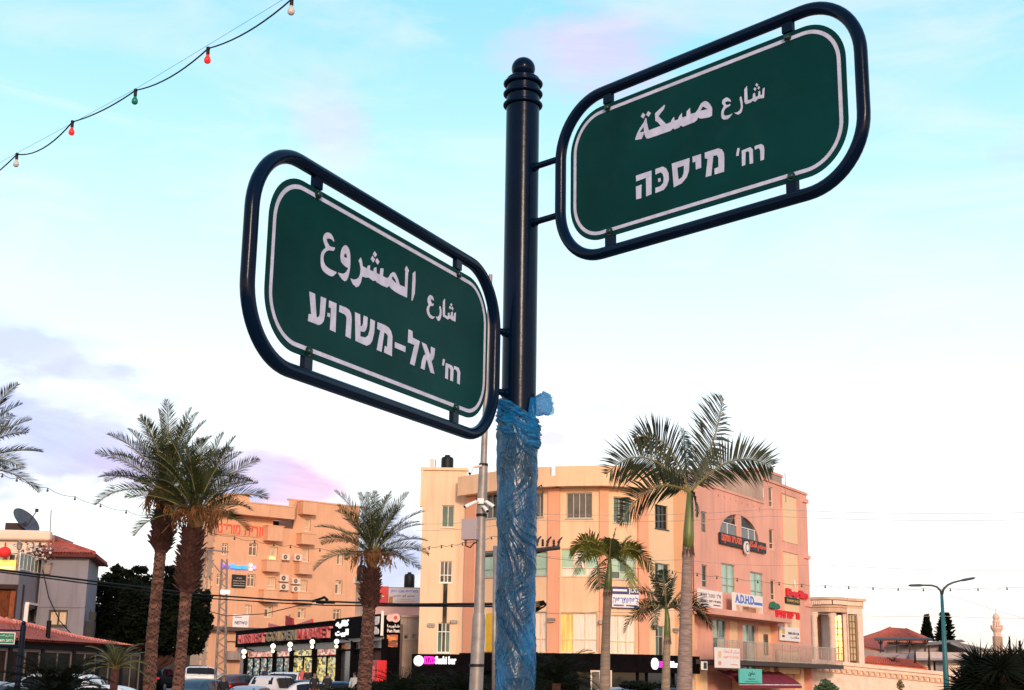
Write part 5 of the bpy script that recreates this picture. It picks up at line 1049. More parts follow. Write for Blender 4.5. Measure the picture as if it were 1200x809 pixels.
mb = MB(); hu.slab(mb, hu.L-.4, hu.L+.2, zte, zhr-.2, -5, -.31); mb.build('end_wall', mat('weathered brown plaster', (.22, .12, .10), var=.4), b7)
# terrace railing (front with a glowing panel, side with greenish glass)
railing(b7, h1, 0, h1.L, zte, .95, -.05, W_['steel'], 10, M['glassgrey']); railing(b7, h2, 0, h2.L, zte, .95, -.05, M['white'], 6, mat('greenish rail glass', (.35, .42, .34), rough=.15, spec=.7))
board('lit_panel', h1, (-8, 656.5, 19, 668), mat('glowing amber panel', (.9, .5, .1), emit=(1, .55, .10), es=.9), 'glowing amber and white panel on the terrace railing at the left edge', 'lit sign', lines=[(ar('مطعم السلام'), .3, .15, .96, .5, ws, .0), (None, .35, .66, .95, .86, mat('lit pale strip', (1, .85, .5), emit=(1, .8, .4), es=1.0), 0)], d=.06, th=.05)
p_ = h1.p(h1.uv(21.5, 650)[0], zte, -.05); r_ = empty('terrace_lamp', p_, 'small dark lantern on the corner post of the terrace railing', 'lamp')
mb = MB(); mb.lathe(p_, [(.07, 0), (.06, .95), (.05, 1.0), (.05, 1.15), (.14, 1.2), (.17, 1.45), (.19, 1.5), (.05, 1.62), (.02, 1.75)], 8); mb.build('lantern', M['greyp'], r_)
p_ = at(5.5, 647.5, 77.8); r_ = empty('lantern', p_, 'red round paper lantern hanging above the amber panel', 'lantern'); mb = MB(); mb.ball(p_, .36, 12, (1, 1, .9)); mb.tube([p_+Vector((0, 0, .3)), p_+Vector((0, 0, .55))], .05); mb.build('shade', mat('red lantern', (.6, .02, .02), emit=(1, .05, .04), es=.2), r_, smooth=True)
mb = MB(); mb.tube(catenary(at(-40, 644, 77.8), at(21, 648.5, 77.8), .2), .02, 5); mb.build('cord', M['cable'], r_)
p_ = h2.p(h2.L*.62, zte, -.5); r_ = empty('potted_plants', p_, 'pots with wilting plants and white blooms behind the terrace railing', 'potted plant')
mb = MB(); mb.lathe(p_, [(.2, 0), (.28, .5)], 10); mb.lathe(p_+Vector((1.0, .8, 0)), [(.2, 0), (.28, .5)], 10); mb.build('pot', W_['concrete'], r_)
mb = MB()
for k in range(150):
    c = p_+Vector((random.gauss(.3, .5), random.gauss(.3, .3), .8+random.random()*.9)); d = Vector((random.gauss(0, 1), random.gauss(0, 1), random.gauss(0, 1))).normalized()*.14; mb.quad(c, c+d, c+d+d.orthogonal()*.7, c+d.orthogonal()*.8); mb.m[-1] = k % 2
kind(mb.build('leaves', [mat('dry brown leaf', (.12, .06, .04)), mat('white bloom', (.6, .5, .45))], r_), 'stuff')
# dish, mast
p_ = at(30, 611, 83.5); r_ = empty('satellite_dish', (p_.x, p_.y, zhr), 'big dark satellite dish tilted on the roof of the left house', 'satellite dish')
ax = Vector((.62, -.25, .55)).normalized(); a_ = ax.orthogonal().normalized(); b_ = ax.cross(a_); R = .98; mb = MB()
for i in range(9):
    rr = R*i/8
    for j in range(28): q = 2*pi*j/28; mb.v.append(tuple(p_+a_*rr*cos(q)+b_*rr*sin(q)+ax*(.28*(i/8)**2-.2)))
for i in range(8):
    for j in range(28): j2 = (j+1) % 28; mb.f.append((i*28+j, i*28+j2, (i+1)*28+j2, (i+1)*28+j)); mb.m.append(0)
mb.build('dish', mat('dark dish', (.06, .065, .085), rough=.5, var=.2), r_, smooth=True)
mb = MB(); mb.tube([p_-Vector((0, 0, .9)), p_], .07); mb.tube([p_-a_*.4-b_*.1, p_+ax*1.0], .03); mb.box(p_+ax*1.0, (.16, .16, .2)); mb.box((p_.x-.55, p_.y, zhr+.22), (1.1, .6, .55)); mb.build('mount', mat('dark mount', (.04, .02, .02)), r_)
p_ = at(59, 632, 84); r_ = empty('roof_antenna', p_, 'thin rod aerial beside the red hip roof of the left house', 'antenna', 'roof antennas'); mb = MB(); mb.tube([p_-Vector((0, 0, 1)), at(60, 598, 84)], .03, 5); mb.build('mast', M['greyp'], r_)
p_ = h4.p(h4.L*.15, zd-1.3, .3); r_ = empty('wall_unit', p_, 'dark cable box cluster on the corner of the grey house', 'utility box'); mb = MB(); mb.box(p_, (.5, .4, 1.0)); mb.box(p_+Vector((.1, -.1, .8)), (.35, .3, .5)); mb.box(p_+Vector((-.1, 0, -.8)), (.3, .3, .4)); mb.tube([p_+Vector((0, -.2, 1.2)), p_+Vector((.3, -.2, -.9))], .03); mb.build('box', mat('dark casing', (.03, .028, .03)), r_)

# ------------------------------------------------------------------ restaurant pergola with pink tiled roof
b8 = empty('restaurant_pavilion', (*G(60, 62), 0), 'low glass sided restaurant pavilion with dark frame and long weathered red tile roof', 'pavilion')
pv = Wall(G(-60, 55), G(166, 76)); zr_ = pv.uv(90, 755)[1]; zb_ = pv.uv(90, 763)[1]
mb = MB(); pv.slab(mb, 0, pv.L, zb_, zr_, -.15, .12); mb.build('beam', mat('dark painted steel', (.004, .004, .005), rough=.6, spec=.15), b8)
ra = [pv.p(0, zr_+.002, .35), pv.p(pv.L+.1, zr_+.002, .35)]; rt = [at(-60, 716, 61), at(15, 731.5, 64), at(90, 749.5, 72), at(163, 762, 80.5)]; bk = Vector((-pv.n.x*3.5, -pv.n.y*3.5, -1.0))
mb = MB(); B_ = [pv.p(0, zr_+.01, .35), pv.p(pv.uv(15, 745)[0], zr_+.01, .35), pv.p(pv.uv(90, 755)[0], zr_+.01, .35), pv.p(pv.L+.1, zr_+.01, .35)]
for i in range(3): mb.quad(B_[i], B_[i+1], rt[i+1], rt[i]); mb.quad(rt[i], rt[i+1], rt[i+1]+bk, rt[i]+bk)
mb.build('roof', W_['tile'], b8)
mb = MB()
for i in range(3):
    n = [10, 26, 30][i]
    for k in range(n): t = (k+.5)/n; mb.tube([B_[i].lerp(B_[i+1], t)+Vector((0, 0, .03)), rt[i].lerp(rt[i+1], t)+Vector((0, 0, .03))], .07, 5, caps=False)
kind(mb.build('roof_tiles', W_['tile'], b8), 'stuff')
for i in range(3):
    n = [8, 22, 22][i]
    for k in range(n):
        a_ = rt[i].lerp(rt[i+1], k/n); b_ = rt[i].lerp(rt[i+1], (k+1.15)/n); mb = MB(); mb.tube([a_+Vector((0, 0, .10)), b_+Vector((0, 0, .05))], [.15, .11], 7); mb.build('ridge_tile', W_['tilepale'], b8)
for k, px in enumerate((-30, 8, 46.5, 83.5, 112, 140, 164)):
    u = pv.uv(px, 790)[0]; mb = MB(); pv.slab(mb, u-.13, u+.13, -.2, zb_-.002, -.12, .1); mb.build('post', MC['dark painted steel'], b8)
    if px in (46.5,): mb = MB(); mb.tube([pv.p(u+.5, zr_, .0), pv.p(u+.5, pv.uv(53, 727)[1], .0)], .11, 8); mb.build('flue_post', MC['dark painted steel'], b8)
fw8 = mat('slim frame', (.16, .12, .11)); gp = mat('dim pavilion glass', (.022, .022, .018), rough=.2, var=.6, scale=.5, spec=.25)
for a_, b_ in ((-30, 8), (8, 46.5), (46.5, 83.5), (83.5, 112), (112, 140), (140, 164)):
    u0, u1 = pv.uv(a_, 790)[0]+.14, pv.uv(b_, 790)[0]-.14; mb = MB()
    for q in ((u0, u1, zb_-.14, zb_-.004), (u0, u0+.08, -.1, zb_-.142), (u1-.08, u1, -.1, zb_-.142), ((u0+u1)/2-.03, (u0+u1)/2+.03, -.1, zb_-.142)): pv.slab(mb, *q, -.08, .02)
    F = mb.build('window_frame', fw8, b8)
    for q0, q1 in ((u0+.08, (u0+u1)/2-.03), ((u0+u1)/2+.03, u1-.08)): mb = MB(); pv.slab(mb, q0, q1, -.1, zb_-.142, -.05, -.03); mb.build('pane', gp, F)
# green street name sign at the left edge
p_ = at(21, 800, 34); r_ = empty('green_street_sign', (p_.x, p_.y, 0), 'small green street name sign with white rim on a dark pole at the left edge', 'street sign')
mb = MB(); zt1 = at(22.5, 733, 34).z; mb.lathe((p_.x, p_.y, 0), [(.075, 0), (.07, zt1), (.03, zt1+.04)], 12); mb.ball((p_.x, p_.y, zt1+.05), .06, 10); smooth_by_angle(mb.build('pole', M['tube'], r_))
gs = Wall(G(-14, 33.6, 748), (p_.x, p_.y)); u0, u1, z0, z1 = gs.rect(-12, 741, 17.6, 755)
mb = MB(); gs.slab(mb, u0, u1, z0, z1, 0, .02); pn = bevel(mb.build('panel', ws, r_), .04, 3); mb = MB(); gs.slab(mb, u0+.025, u1-.025, z0+.02, z1-.02, .021, .026); g2 = mb.build('panel', mat('bright green sign', (.0, .16, .09), rough=.4), r_)
mb = MB(); text_on(mb, gs, ar('شارع السلام'), u0+.12, u1-.06, z0+.17, z1-.05, .032, .0, .004); text_on(mb, gs, he('רחוב השלום'), u0+.12, u1-.06, z0+.06, z0+.13, .032, .02, .004); mb.build('lettering', ws, g2)
mb = MB(); mb.tube([gs.p(u0-.3, z1+.05, 0), gs.p(u1+.02, z1+.05, 0), Vector((p_.x, p_.y, z1+.05))], .018); mb.tube([gs.p(u0-.3, z0-.05, 0), Vector((p_.x, p_.y, z0-.05))], .018); mb.build('frame', M['tube'], r_)

# ------------------------------------------------------------------ stone building, wall, houses far right
b9 = empty('stone_building', (*G(980, 108), -1), 'pale stone building with a columned porch and tall gold reflecting windows', 'building')
st = W_['stone']; f1 = Wall(G(947, 107), G(990.5, 107)); f2 = Wall(G(990.5, 107), G(1007, 107.6)); zs = f2.uv(998, 701.5)[1]; zc_ = f1.uv(965, 718)[1]; ZS = -1.5
gold = f1.rect(976.3, 720.5, 988.3, 775)
cx_, cy_ = f1.p(f1.L*.5, 0, 0).x, f1.p(0, 0, 0).y
mb = MB(); cur = []
for i in range(13):
    t = i/12; p_ = f1.p(f1.L*t, 0, .25+1.1*sin(pi*t)); cur.append(p_)
for i in range(12):
    a, b = cur[i], cur[i+1]; back = Vector((0, 4, 0))
    for z0, z1, o in ((zc_, zs-.75, 0), (zs-.75, zs-.62, .12), (zs-.62, zs-.2, -.05), (zs-.2, zs, .2)):
        k = Vector((0, -o, 0)); mb.hexa([a+k+Vector((0, 0, z0)), b+k+Vector((0, 0, z0)), b+back+Vector((0, 0, z0)), a+back+Vector((0, 0, z0)), a+k+Vector((0, 0, z1-.001)), b+k+Vector((0, 0, z1-.001)), b+back+Vector((0, 0, z1-.001)), a+back+Vector((0, 0, z1-.001))])
mb.build('entablature', W_['stonedark'], b9)
mb = MB()
for i in range(24):
    t = (i+.5)/24; j = int(t*12); a = cur[j].lerp(cur[j+1], t*12-j); mb.box((a.x, a.y-.14, zs-.41), (.2, .2, .3))
for i in range(9): u = (i+.5)*f2.L/9; c = f2.p(u, zs-.41, .12); mb.box(c, (.2, .2, .3))
kind(mb.build('dentils', st, b9), 'stuff')
for px in (952.8, 972.8):
    u = f1.uv(px, 740)[0]; c = f1.p(u, 0, .75 if px > 960 else .5); mb = MB(); mb.lathe((c.x, c.y, ZS), [(.34, 0), (.34, .1), (.27, .25), (.24, zc_-ZS-.45), (.34, zc_-ZS-.22), (.34, zc_-ZS-.002)], 16); smooth_by_angle(mb.build('column', st, b9))
mb = MB(); f1.slab(mb, 0, gold[0]-.12, ZS, zc_-.01, -3.0, -2.6); f1.slab(mb, f1.uv(960, 740)[0], f1.uv(966, 740)[0], ZS, zc_-.01, -2.59, -2.3); mb.build('rear_walls', W_['stonedark'], b9)
mb = MB(); f1.slab(mb, gold[0]-.35, gold[0], ZS, zc_-.002, -2.59, 0.1); mb.build('pier', st, b9)
GW = f1.window(b9, gold, 2, 7, M['goldglass'], mat('bronze glazing bars', (.25, .13, .05)), hole=None, depth=.1, fw=.07, sill=False)
for i in (6, 13, 12):
    if i < len(GW.children): pass
g2_ = f2.rect(992.5, 720, 1004.2, 775); f2.window(b9, g2_, 3, 7, [mat('pale screened glass', (.52, .42, .28), rough=.3, var=.15, scale=2)], mat('bronze glazing bars', 0), hole=None, depth=.1, fw=.07, sill=False)
mb = MB(); f2.slab(mb, 0, g2_[0]-.02, ZS, zs-.76, -.3, .15); f2.slab(mb, g2_[1]+.02, f2.L+.05, ZS, zs-.76, -.3, .15); f2.slab(mb, g2_[0]-.02, g2_[1]+.02, g2_[3], zs-.76, -.3, .14); f1.slab(mb, gold[1]+.01, f1.L, ZS, zc_-.01, -.3, .05); mb.build('wall', st, b9)
mb = MB(); f2.slab(mb, -.05, f2.L+.2, zs-.75, zs-.2, -4, .12); f2.slab(mb, -.05, f2.L+.35, zs-.2, zs, -4, .3); mb.build('entablature', W_['stonedark'], b9)
mb = MB(); f2.slab(mb, f2.L-.3, f2.L+.04, ZS, zs-.77, -6, -.31); f1.slab(mb, f1.L-4, f1.L, ZS, zs-.9, -6, -5); mb.build('rear_walls', st, b9)

b10 = empty('retaining_wall', (*G(1050, 90), -1.5), 'long pale stone wall with a dentil cornice sloping away at the lower right', 'wall')
rw = Wall(G(944, 98.5, 790), G(1210, 104, 790)); tz = [(944, 771.5), (969, 774), (1060, 782.8), (1131, 790), (1210, 797.5)]
mb = MB(); T_ = [rw.uv(*p_) for p_ in tz]
for (ua_, za_), (ub_, zb2) in zip(T_, T_[1:]):
    mb.hexa([rw.p(ua_, -2.6, 0), rw.p(ub_, -2.6, 0), rw.p(ub_, -2.6, -.6), rw.p(ua_, -2.6, -.6), rw.p(ua_, za_-.25, 0), rw.p(ub_, zb2-.25, 0), rw.p(ub_, zb2-.25, -.6), rw.p(ua_, za_-.25, -.6)])
mb.build('wall', st, b10)
for (ua_, za_), (ub_, zb2) in zip(T_, T_[1:]):
    n = max(2, int((ub_-ua_)/1.6))
    for k in range(n):
        a, b = k/n, (k+1)/n; u0, u1 = ua_+(ub_-ua_)*a+.004, ua_+(ub_-ua_)*b-.004; z0, z1 = za_+(zb2-za_)*a, za_+(zb2-za_)*b; mb = MB()
        mb.hexa([rw.p(u0, z0-.249, .14), rw.p(u1, z1-.249, .14), rw.p(u1, z1-.249, -.65), rw.p(u0, z0-.249, -.65), rw.p(u0, z0, .14), rw.p(u1, z1, .14), rw.p(u1, z1, -.65), rw.p(u0, z0, -.65)]); mb.build('coping_stone', st, b10)
mb = MB()
for (ua_, za_), (ub_, zb2) in zip(T_, T_[1:]):
    n = max(2, int((ub_-ua_)/.42))
    for k in range(n):
        a = (k+.3)/n; u0 = ua_+(ub_-ua_)*a; z0 = za_+(zb2-za_)*a-.62; rw.slab(mb, u0, u0+.22, z0-.11, z0+.11, .003, .13)
    for dz in (.48, .78): mb.hexa([rw.p(ua_, za_-dz-.04, .1), rw.p(ub_, zb2-dz-.04, .1), rw.p(ub_, zb2-dz-.04, .002), rw.p(ua_, za_-dz-.04, .002), rw.p(ua_, za_-dz+.03, .1), rw.p(ub_, zb2-dz+.03, .1), rw.p(ub_, zb2-dz+.03, .002), rw.p(ua_, za_-dz+.03, .002)])
    mb.v; n2 = max(1, int((ub_-ua_)/3.2))
kind(mb.build('dentils', W_['stonedark'], b10), 'stuff')
mb = MB()
for u in [k*3.4+1.2 for k in range(12)]:
    rw.slab(mb, u, u+.02, -2.5, -.1, .001, .006)
mb.build('joints', W_['stonedark'], b10)

def house(lab, x0, x1, Y, ytop, mt, wins=(), depth=8, name='house', Y2=None, extra=None):
    w0 = Wall(G(x0, Y, 770), G(x1, Y2 or Y, 770)); c = w0.p(w0.L/2, 0); r = empty(name, (c.x, c.y, -1), lab, 'house')
    z = w0.uv((x0+x1)/2, ytop)[1]
    for rc, nx in wins: w0.window(r, rc, nx, 1, [gd, M['glassgrey']], M['greyp'], depth=.15, fw=.08)
    wallpart(r, w0, -2, z, mt); mb = MB(); w0.slab(mb, .02, w0.L-.02, -2, z-.1, -depth, -.31); mb.build('rear_walls', mt, r)
    return r, w0, z
def hip(r, P_, mt, ap, tiles=0):
    """P_: four eave corners (front left, front right, back right, back left); ap: ridge points (1 or 2)"""
    mb = MB(); a1, a2 = ap[0], ap[-1]
    mb.quad(P_[0], P_[1], a2, a1) if a1 is not a2 else mb.quad(P_[0], P_[1], a1)
    mb.quad(P_[1], P_[2], a2); mb.quad(P_[2], P_[3], a1, a2) if a1 is not a2 else mb.quad(P_[2], P_[3], a1); mb.quad(P_[3], P_[0], a1)
    mb.quad(P_[0]-Vector((0, 0, .15)), P_[3]-Vector((0, 0, .15)), P_[2]-Vector((0, 0, .15)), P_[1]-Vector((0, 0, .15)))
    for a, b in ((0, 1), (1, 2)): mb.quad(P_[a], P_[b], P_[b]-Vector((0, 0, .15)), P_[a]-Vector((0, 0, .15)))
    mb.build('roof', mt, r)
    if tiles:
        mb = MB()
        for k in range(tiles):
            t = (k+.5)/tiles; p0 = P_[0].lerp(P_[1], t); p1 = (a1.lerp(a2, t) if a1 is not a2 else a1); mb.tube([p0+Vector((0, 0, .02)), p0.lerp(p1, .96)+Vector((0, 0, .04))], .06, 4, caps=False)
            p0 = P_[1].lerp(P_[2], t); mb.tube([p0+Vector((0, 0, .02)), p0.lerp(a2, .96)+Vector((0, 0, .04))], .06, 4, caps=False)
        mb.tube([P_[0], a1], .12, 5); mb.tube([P_[1], a2], .12, 5); 
        kind(mb.build('roof_tiles', mt, r), 'stuff')
plum = mat('lilac grey plaster', (.30, .25, .27), rough=.9, var=.15)  # even lilac grey plaster of the far right houses
r, w0, z = house('house under the big red hip roof behind the far right rooftops', 1012, 1082, 160, 752, W_['concrete'])
hip(r, [at(1010, 750, 158), at(1085, 752, 158), at(1088, 748, 170), at(1008, 747, 170)], W_['tile'], [at(1043, 735.5, 163), at(1062, 737, 163)], 34)
r, w0, z = house('small house with a red lean-to roof and white doorway left of the terrace', 1005, 1036, 145, 766, W_['creamw'], (((1006, 758, 1011, 765), 1),))
hip(r, [at(1004, 756.5, 143.5), at(1036, 763, 143.5), at(1040, 752, 152), at(1003, 748, 152)], W_['tile'], [at(1012, 749, 149), at(1034, 752, 149)], 20)
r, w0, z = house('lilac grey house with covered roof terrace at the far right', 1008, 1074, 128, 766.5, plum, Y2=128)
r, w0, z = house('long low house with dark window bands behind the green street lamp', 1072, 1146, 126, 764.5, mat('warm grey plaster', (.46, .38, .36), var=.1), (((1093, 775, 1106, 788), 3), ((1125, 775, 1136, 788), 2)), Y2=126)
mb = MB(); mb.hexa([at(1073, 774, 124.5), at(1138, 774, 124.5), at(1138, 773, 127), at(1073, 773, 127), at(1073, 772, 124.5), at(1138, 772.5, 124.5), at(1138, 771.5, 127), at(1073, 771.5, 127)]); mb.build('awning_slab', plum, r)
slabpart(r, 'facade_panel', w0, (1110, 774.5, 1124, 789), .01, .12, W_['creamw']); slabpart(r, 'facade_panel', w0, (1096, 774.5, 1105, 788), .01, .1, W_['greyw'])
# roof terrace canopy
r = empty('roof_terrace', at(1060, 766, 134), 'dark flat canopy on posts over a roof terrace left of the street lamp', 'canopy')
mb = MB(); mb.hexa([at(1025, 751, 130), at(1093, 750.5, 130), at(1090, 748.8, 140), at(1024, 748.5, 140), at(1025, 749.6, 130), at(1093, 749, 130), at(1090, 747.5, 140), at(1024, 747.3, 140)]); mb.build('canopy_slab', mat('dark canopy', (.04, .03, .03)), r)
for px in (1032, 1051, 1066, 1084):
    mb = MB(); mb.tube([at(px, 765, 131), at(px, 750.5, 131)], .08, 6); mb.tube([at(px, 757, 131), at(px+3, 751, 131)], .04, 5); mb.tube([at(px, 757, 131), at(px-3, 751, 131)], .04, 5); mb.build('post', MC['dark canopy'], r)
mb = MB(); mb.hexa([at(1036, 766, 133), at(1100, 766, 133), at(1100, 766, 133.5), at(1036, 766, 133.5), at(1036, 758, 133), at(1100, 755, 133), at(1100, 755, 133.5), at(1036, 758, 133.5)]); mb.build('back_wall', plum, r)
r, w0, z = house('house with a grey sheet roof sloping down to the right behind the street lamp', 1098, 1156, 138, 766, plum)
mb = MB(); P6 = [at(1098, 752, 134), at(1114, 752, 134), at(1157, 764, 134), at(1145, 766.5, 134), at(1112, 757.5, 134)]
Q = [at(1078, 757, 136), at(1120, 750.5, 136), at(1130, 753, 136), at(1118, 754.2, 136), at(1100, 757, 136)]
for P_, dy in (([at(1060, 758.5, 132), at(1076, 754.5, 132), at(1127, 749.5, 132), at(1132, 752.5, 132), at(1100, 755.5, 132)], 10), ([at(1114, 753, 130), at(1122, 752.5, 130), at(1166, 763, 130), at(1143, 765.5, 130)], 9)):
    b = [p_+Vector((0, dy, 0)) for p_ in P_]; mb.quad(*P_); mb.quad(*b[::-1])
    for i in range(len(P_)): mb.quad(P_[i], P_[(i+1) % len(P_)], b[(i+1) % len(P_)], b[i])
mb.build('roof', W_['roofgrey'], r)
mb = MB(); mb.tube([at(1114, 753.5, 129.8), at(1143, 765.3, 129.8)], .12, 5); mb.build('roof_edge', W_['greyw'], r)
r, w0, z = house('small house with bright orange red lean-to roof just above the stone wall', 1010, 1082, 112, 785, plum)
hip(r, [at(1008, 776.5, 108), at(1084, 783.5, 108), at(1086, 783.5, 113), at(1006, 775, 113)], mat('orange red tiles', (.62, .10, .03), var=.2, scale=3), [at(1019, 769, 112), at(1068, 773.5, 112)], 26)
r, w0, z = house('cream house at the right edge in front of the minaret', 1140, 1215, 150, 763.5, W_['creamw'], (((1190, 768, 1196, 776), 1),))
mb = MB(); w0.slab(mb, -.2, w0.L, z, z+.25, -8, .3); mb.build('coping', W_['concrete'], r)

r, w0, z = house('low yard building added behind the broadleaf tree, its wall painted dark for the shade', 90, 236, 158, 764, mat('yard wall with painted shade', (.035, .028, .025), rough=.95, var=.3))  # added to close the bright gap; shade below the tree painted into its wall
# minaret
mY = 350; c = at(1170, 765, mY); mt_ = empty('minaret', (c.x, c.y, -1), 'slender pale minaret with a balcony and onion dome on the skyline', 'minaret')
pxm = mY*1.01/FPX; mz = lambda py: at(1170, py, mY).z; cream_m = mat('pale minaret stone', (.74, .50, .40), var=.08, scale=.3)
mb = MB(); mb.lathe((c.x, c.y, -1), [(6*pxm, 0), (5.2*pxm, mz(763)+1), (4.5*pxm, mz(745)+1), (4.4*pxm, mz(741)+1)], 8); mb.build('shaft', cream_m, mt_)
mb = MB()
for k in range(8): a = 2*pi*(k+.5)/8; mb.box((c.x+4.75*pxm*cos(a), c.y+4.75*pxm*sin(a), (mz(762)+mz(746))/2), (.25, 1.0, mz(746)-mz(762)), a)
mb.build('shaft_niche', mat('darker niche stone', (.42, .27, .2)), mt_)  # upright strips of darker stone round the shaft
mb = MB(); mb.lathe((c.x, c.y, mz(741)), [(4.4*pxm, 0), (6.8*pxm, .9), (6.8*pxm, 1.1), (6.0*pxm, 1.15)], 16); mb.build('balcony', cream_m, mt_)
mb = MB()
for k in range(14): a = 2*pi*k/14; mb.tube([(c.x+6.5*pxm*cos(a), c.y+6.5*pxm*sin(a), mz(736.5)), (c.x+6.5*pxm*cos(a), c.y+6.5*pxm*sin(a), mz(733))], .12, 5)
kind(mb.build('balcony_railing', cream_m, mt_), 'stuff')
mb = MB()
for k in range(8): a = 2*pi*k/8; mb.tube([(c.x+3.3*pxm*cos(a), c.y+3.3*pxm*sin(a), mz(736)), (c.x+3.3*pxm*cos(a), c.y+3.3*pxm*sin(a), mz(729))], .28, 6)
mb.lathe((c.x, c.y, mz(736)), [(1.9*pxm, 0), (1.9*pxm, mz(729)-mz(736))], 10); mb.lathe((c.x, c.y, mz(729.5)), [(3.9*pxm, 0), (4.2*pxm, .25), (3.4*pxm, .6)], 12); mb.build('lantern_stage', cream_m, mt_)
mb = MB(); mb.lathe((c.x, c.y, mz(727.5)), [(2.6*pxm, 0), (3.7*pxm, .5), (3.8*pxm, .95), (3.0*pxm, 1.4), (1.4*pxm, 1.75), (.4*pxm, 2.0), (.25*pxm, 2.5), (.6*pxm, 2.7), (.1*pxm, 2.9), (.08*pxm, 4.2)], 16); mb.build('dome', cream_m, mt_, smooth=True)

# ------------------------------------------------------------------ green street lamp
lY = 60; c = at(1109, 806, lY); r_ = empty('street_lamp', (c.x, c.y, -.8), 'slender teal street lamp with two curved arms at the right', 'street lamp')
jn = at(1103.6, 697, lY); base = Vector((c.x, c.y, -.8)); tealp = mat('teal paint', (.012, .12, .14), rough=.5, var=.15)
mb = MB(); mb.tube([base, base.lerp(jn, .5), jn], [.15, .115, .065], 12); mb.build('pole', tealp, r_, smooth=True)
for nm, pts_ in (('arm', [(1103.6, 697), (1102, 692), (1098, 688), (1092, 686.2), (1082, 686)]), ('arm', [(1103.6, 697), (1106, 690), (1111, 685.5), (1117, 682.8), (1126, 680.5)])):
    mb = MB(); mb.tube([at(x, y, lY) for x, y in pts_], [.06, .05, .045, .04, .035], 8); mb.build(nm, mat('dark grey paint', (.035, .04, .05), rough=.5), r_, smooth=True)
for (xa, ya), (xb, yb) in (((1082, 686), (1064.5, 686.3)), ((1126, 680.5), (1143, 677.3))):
    a, b = at(xa, ya, lY), at(xb, yb, lY); m_ = a.lerp(b, .5); mb = MB(); mb.tube([a, a.lerp(b, .25), a.lerp(b, .85), b], [.035, .058, .05, .02], 8); mb.build('lamp_head', MC['dark grey paint'], r_, smooth=True)

# grey camera pole
cY = 31; p0 = at(556, 801, cY); pj = at(561.5, 719, cY); pt = at(575, 322, cY); r_ = empty('camera_pole', (p0.x, p0.y, -.2), 'tall grey steel pole carrying security cameras and a grey equipment box', 'pole')
B0 = Vector((p0.x, p0.y, -.2)); m1 = at(564.6, 612, cY); m1b = at(566.6, 545, cY)
mb = MB(); mb.tube([B0, pj-Vector((0, 0, .15)), pj], [.16, .146, .125], 20); mb.tube([pj, at(563, 650, cY), at(564, 605, cY)], [.118, .108, .100], 20); mb.tube([at(564.2, 603, cY), m1b], [.118, .098], 20); mb.tube([m1b, at(572, 400, cY), pt], [.075, .058, .045], 16); smooth_by_angle(mb.build('pole', M['greyp'], r_), 30)
mb = MB(); 
for py, q in ((545, .105), (604, .122), (780, .165)): a = at(566.6 if py < 560 else 564.2 if py < 700 else 558.3, py, cY); mb.tube([a-Vector((0, 0, .03)), a+Vector((0, 0, .03))], q, 20)
mb.build('band', M['blackplastic'], r_)
a = at(551.5, 621, cY-.05); bx = MB(); bx.box((a.x, a.y-.05, a.z), (.36, .22, .47), -.35); eb = bevel(bx.build('equipment_box', mat('pale grey box', (.36, .30, .33), rough=.5, var=.06), r_), .012)
bx = MB(); bx.box((a.x+.125, a.y-.2, a.z+.04), (.07, .02, .10), -.35); bx.build('label_plate', mat('beige label', (.4, .28, .18)), eb)
bx = MB(); bx.tube([(a.x-.1, a.y, a.z-.22), (a.x-.1, a.y, a.z-.36), (a.x+.0, a.y, a.z-.40), (a.x+.08, a.y, a.z-.3), (a.x+.22, a.y, a.z-.26)], .016, 6); bx.build('conduit', M['cable'], eb)
for (x0, y0, x1, y1), lab in (((558, 588, 545, 594), 0), ((570, 588, 579, 594), 1), ((567, 594, 571, 599), 2), ((553.5, 548, 550.5, 555), 3)):
    h = at(564.4, (y0 if lab < 3 else 545)+1, cY-.12); a = at(x0, y0, cY-.22); b = at(x1, y1, cY-.34)
    mb = MB(); mb.tube([h, a], .028, 8); ba = mb.build('camera_arm', mat('pale pink camera arm', (.72, .55, .5)), r_)
    mb = MB(); mb.tube([a, a.lerp(b, .8), b], [.036, .042, .034], 10); mb.build('camera_body', M['white'], ba); mb = MB(); mb.tube([b, b+(b-a).normalized()*.02], .03, 10); mb.build('lens', M['blackplastic'], ba)
mb = MB(); a = at(564, 588.5, cY); mb.box((a.x-.01, a.y-.14, a.z), (.14, .1, .12)); mb.build('junction_box', M['white'], r_)

# thin secondary grey pole and white service cabinet behind the wrapped post
p_ = at(579.5, 800, 45); r_ = empty('thin_pole', (p_.x, p_.y, 0), 'thin pale grey pole just left of the blue wrapped post', 'pole'); mb = MB(); mb.tube([Vector((p_.x, p_.y, -.3)), at(580.5, 640, 45)], .075, 10); mb.build('pole', M['greyp'], r_, smooth=True)
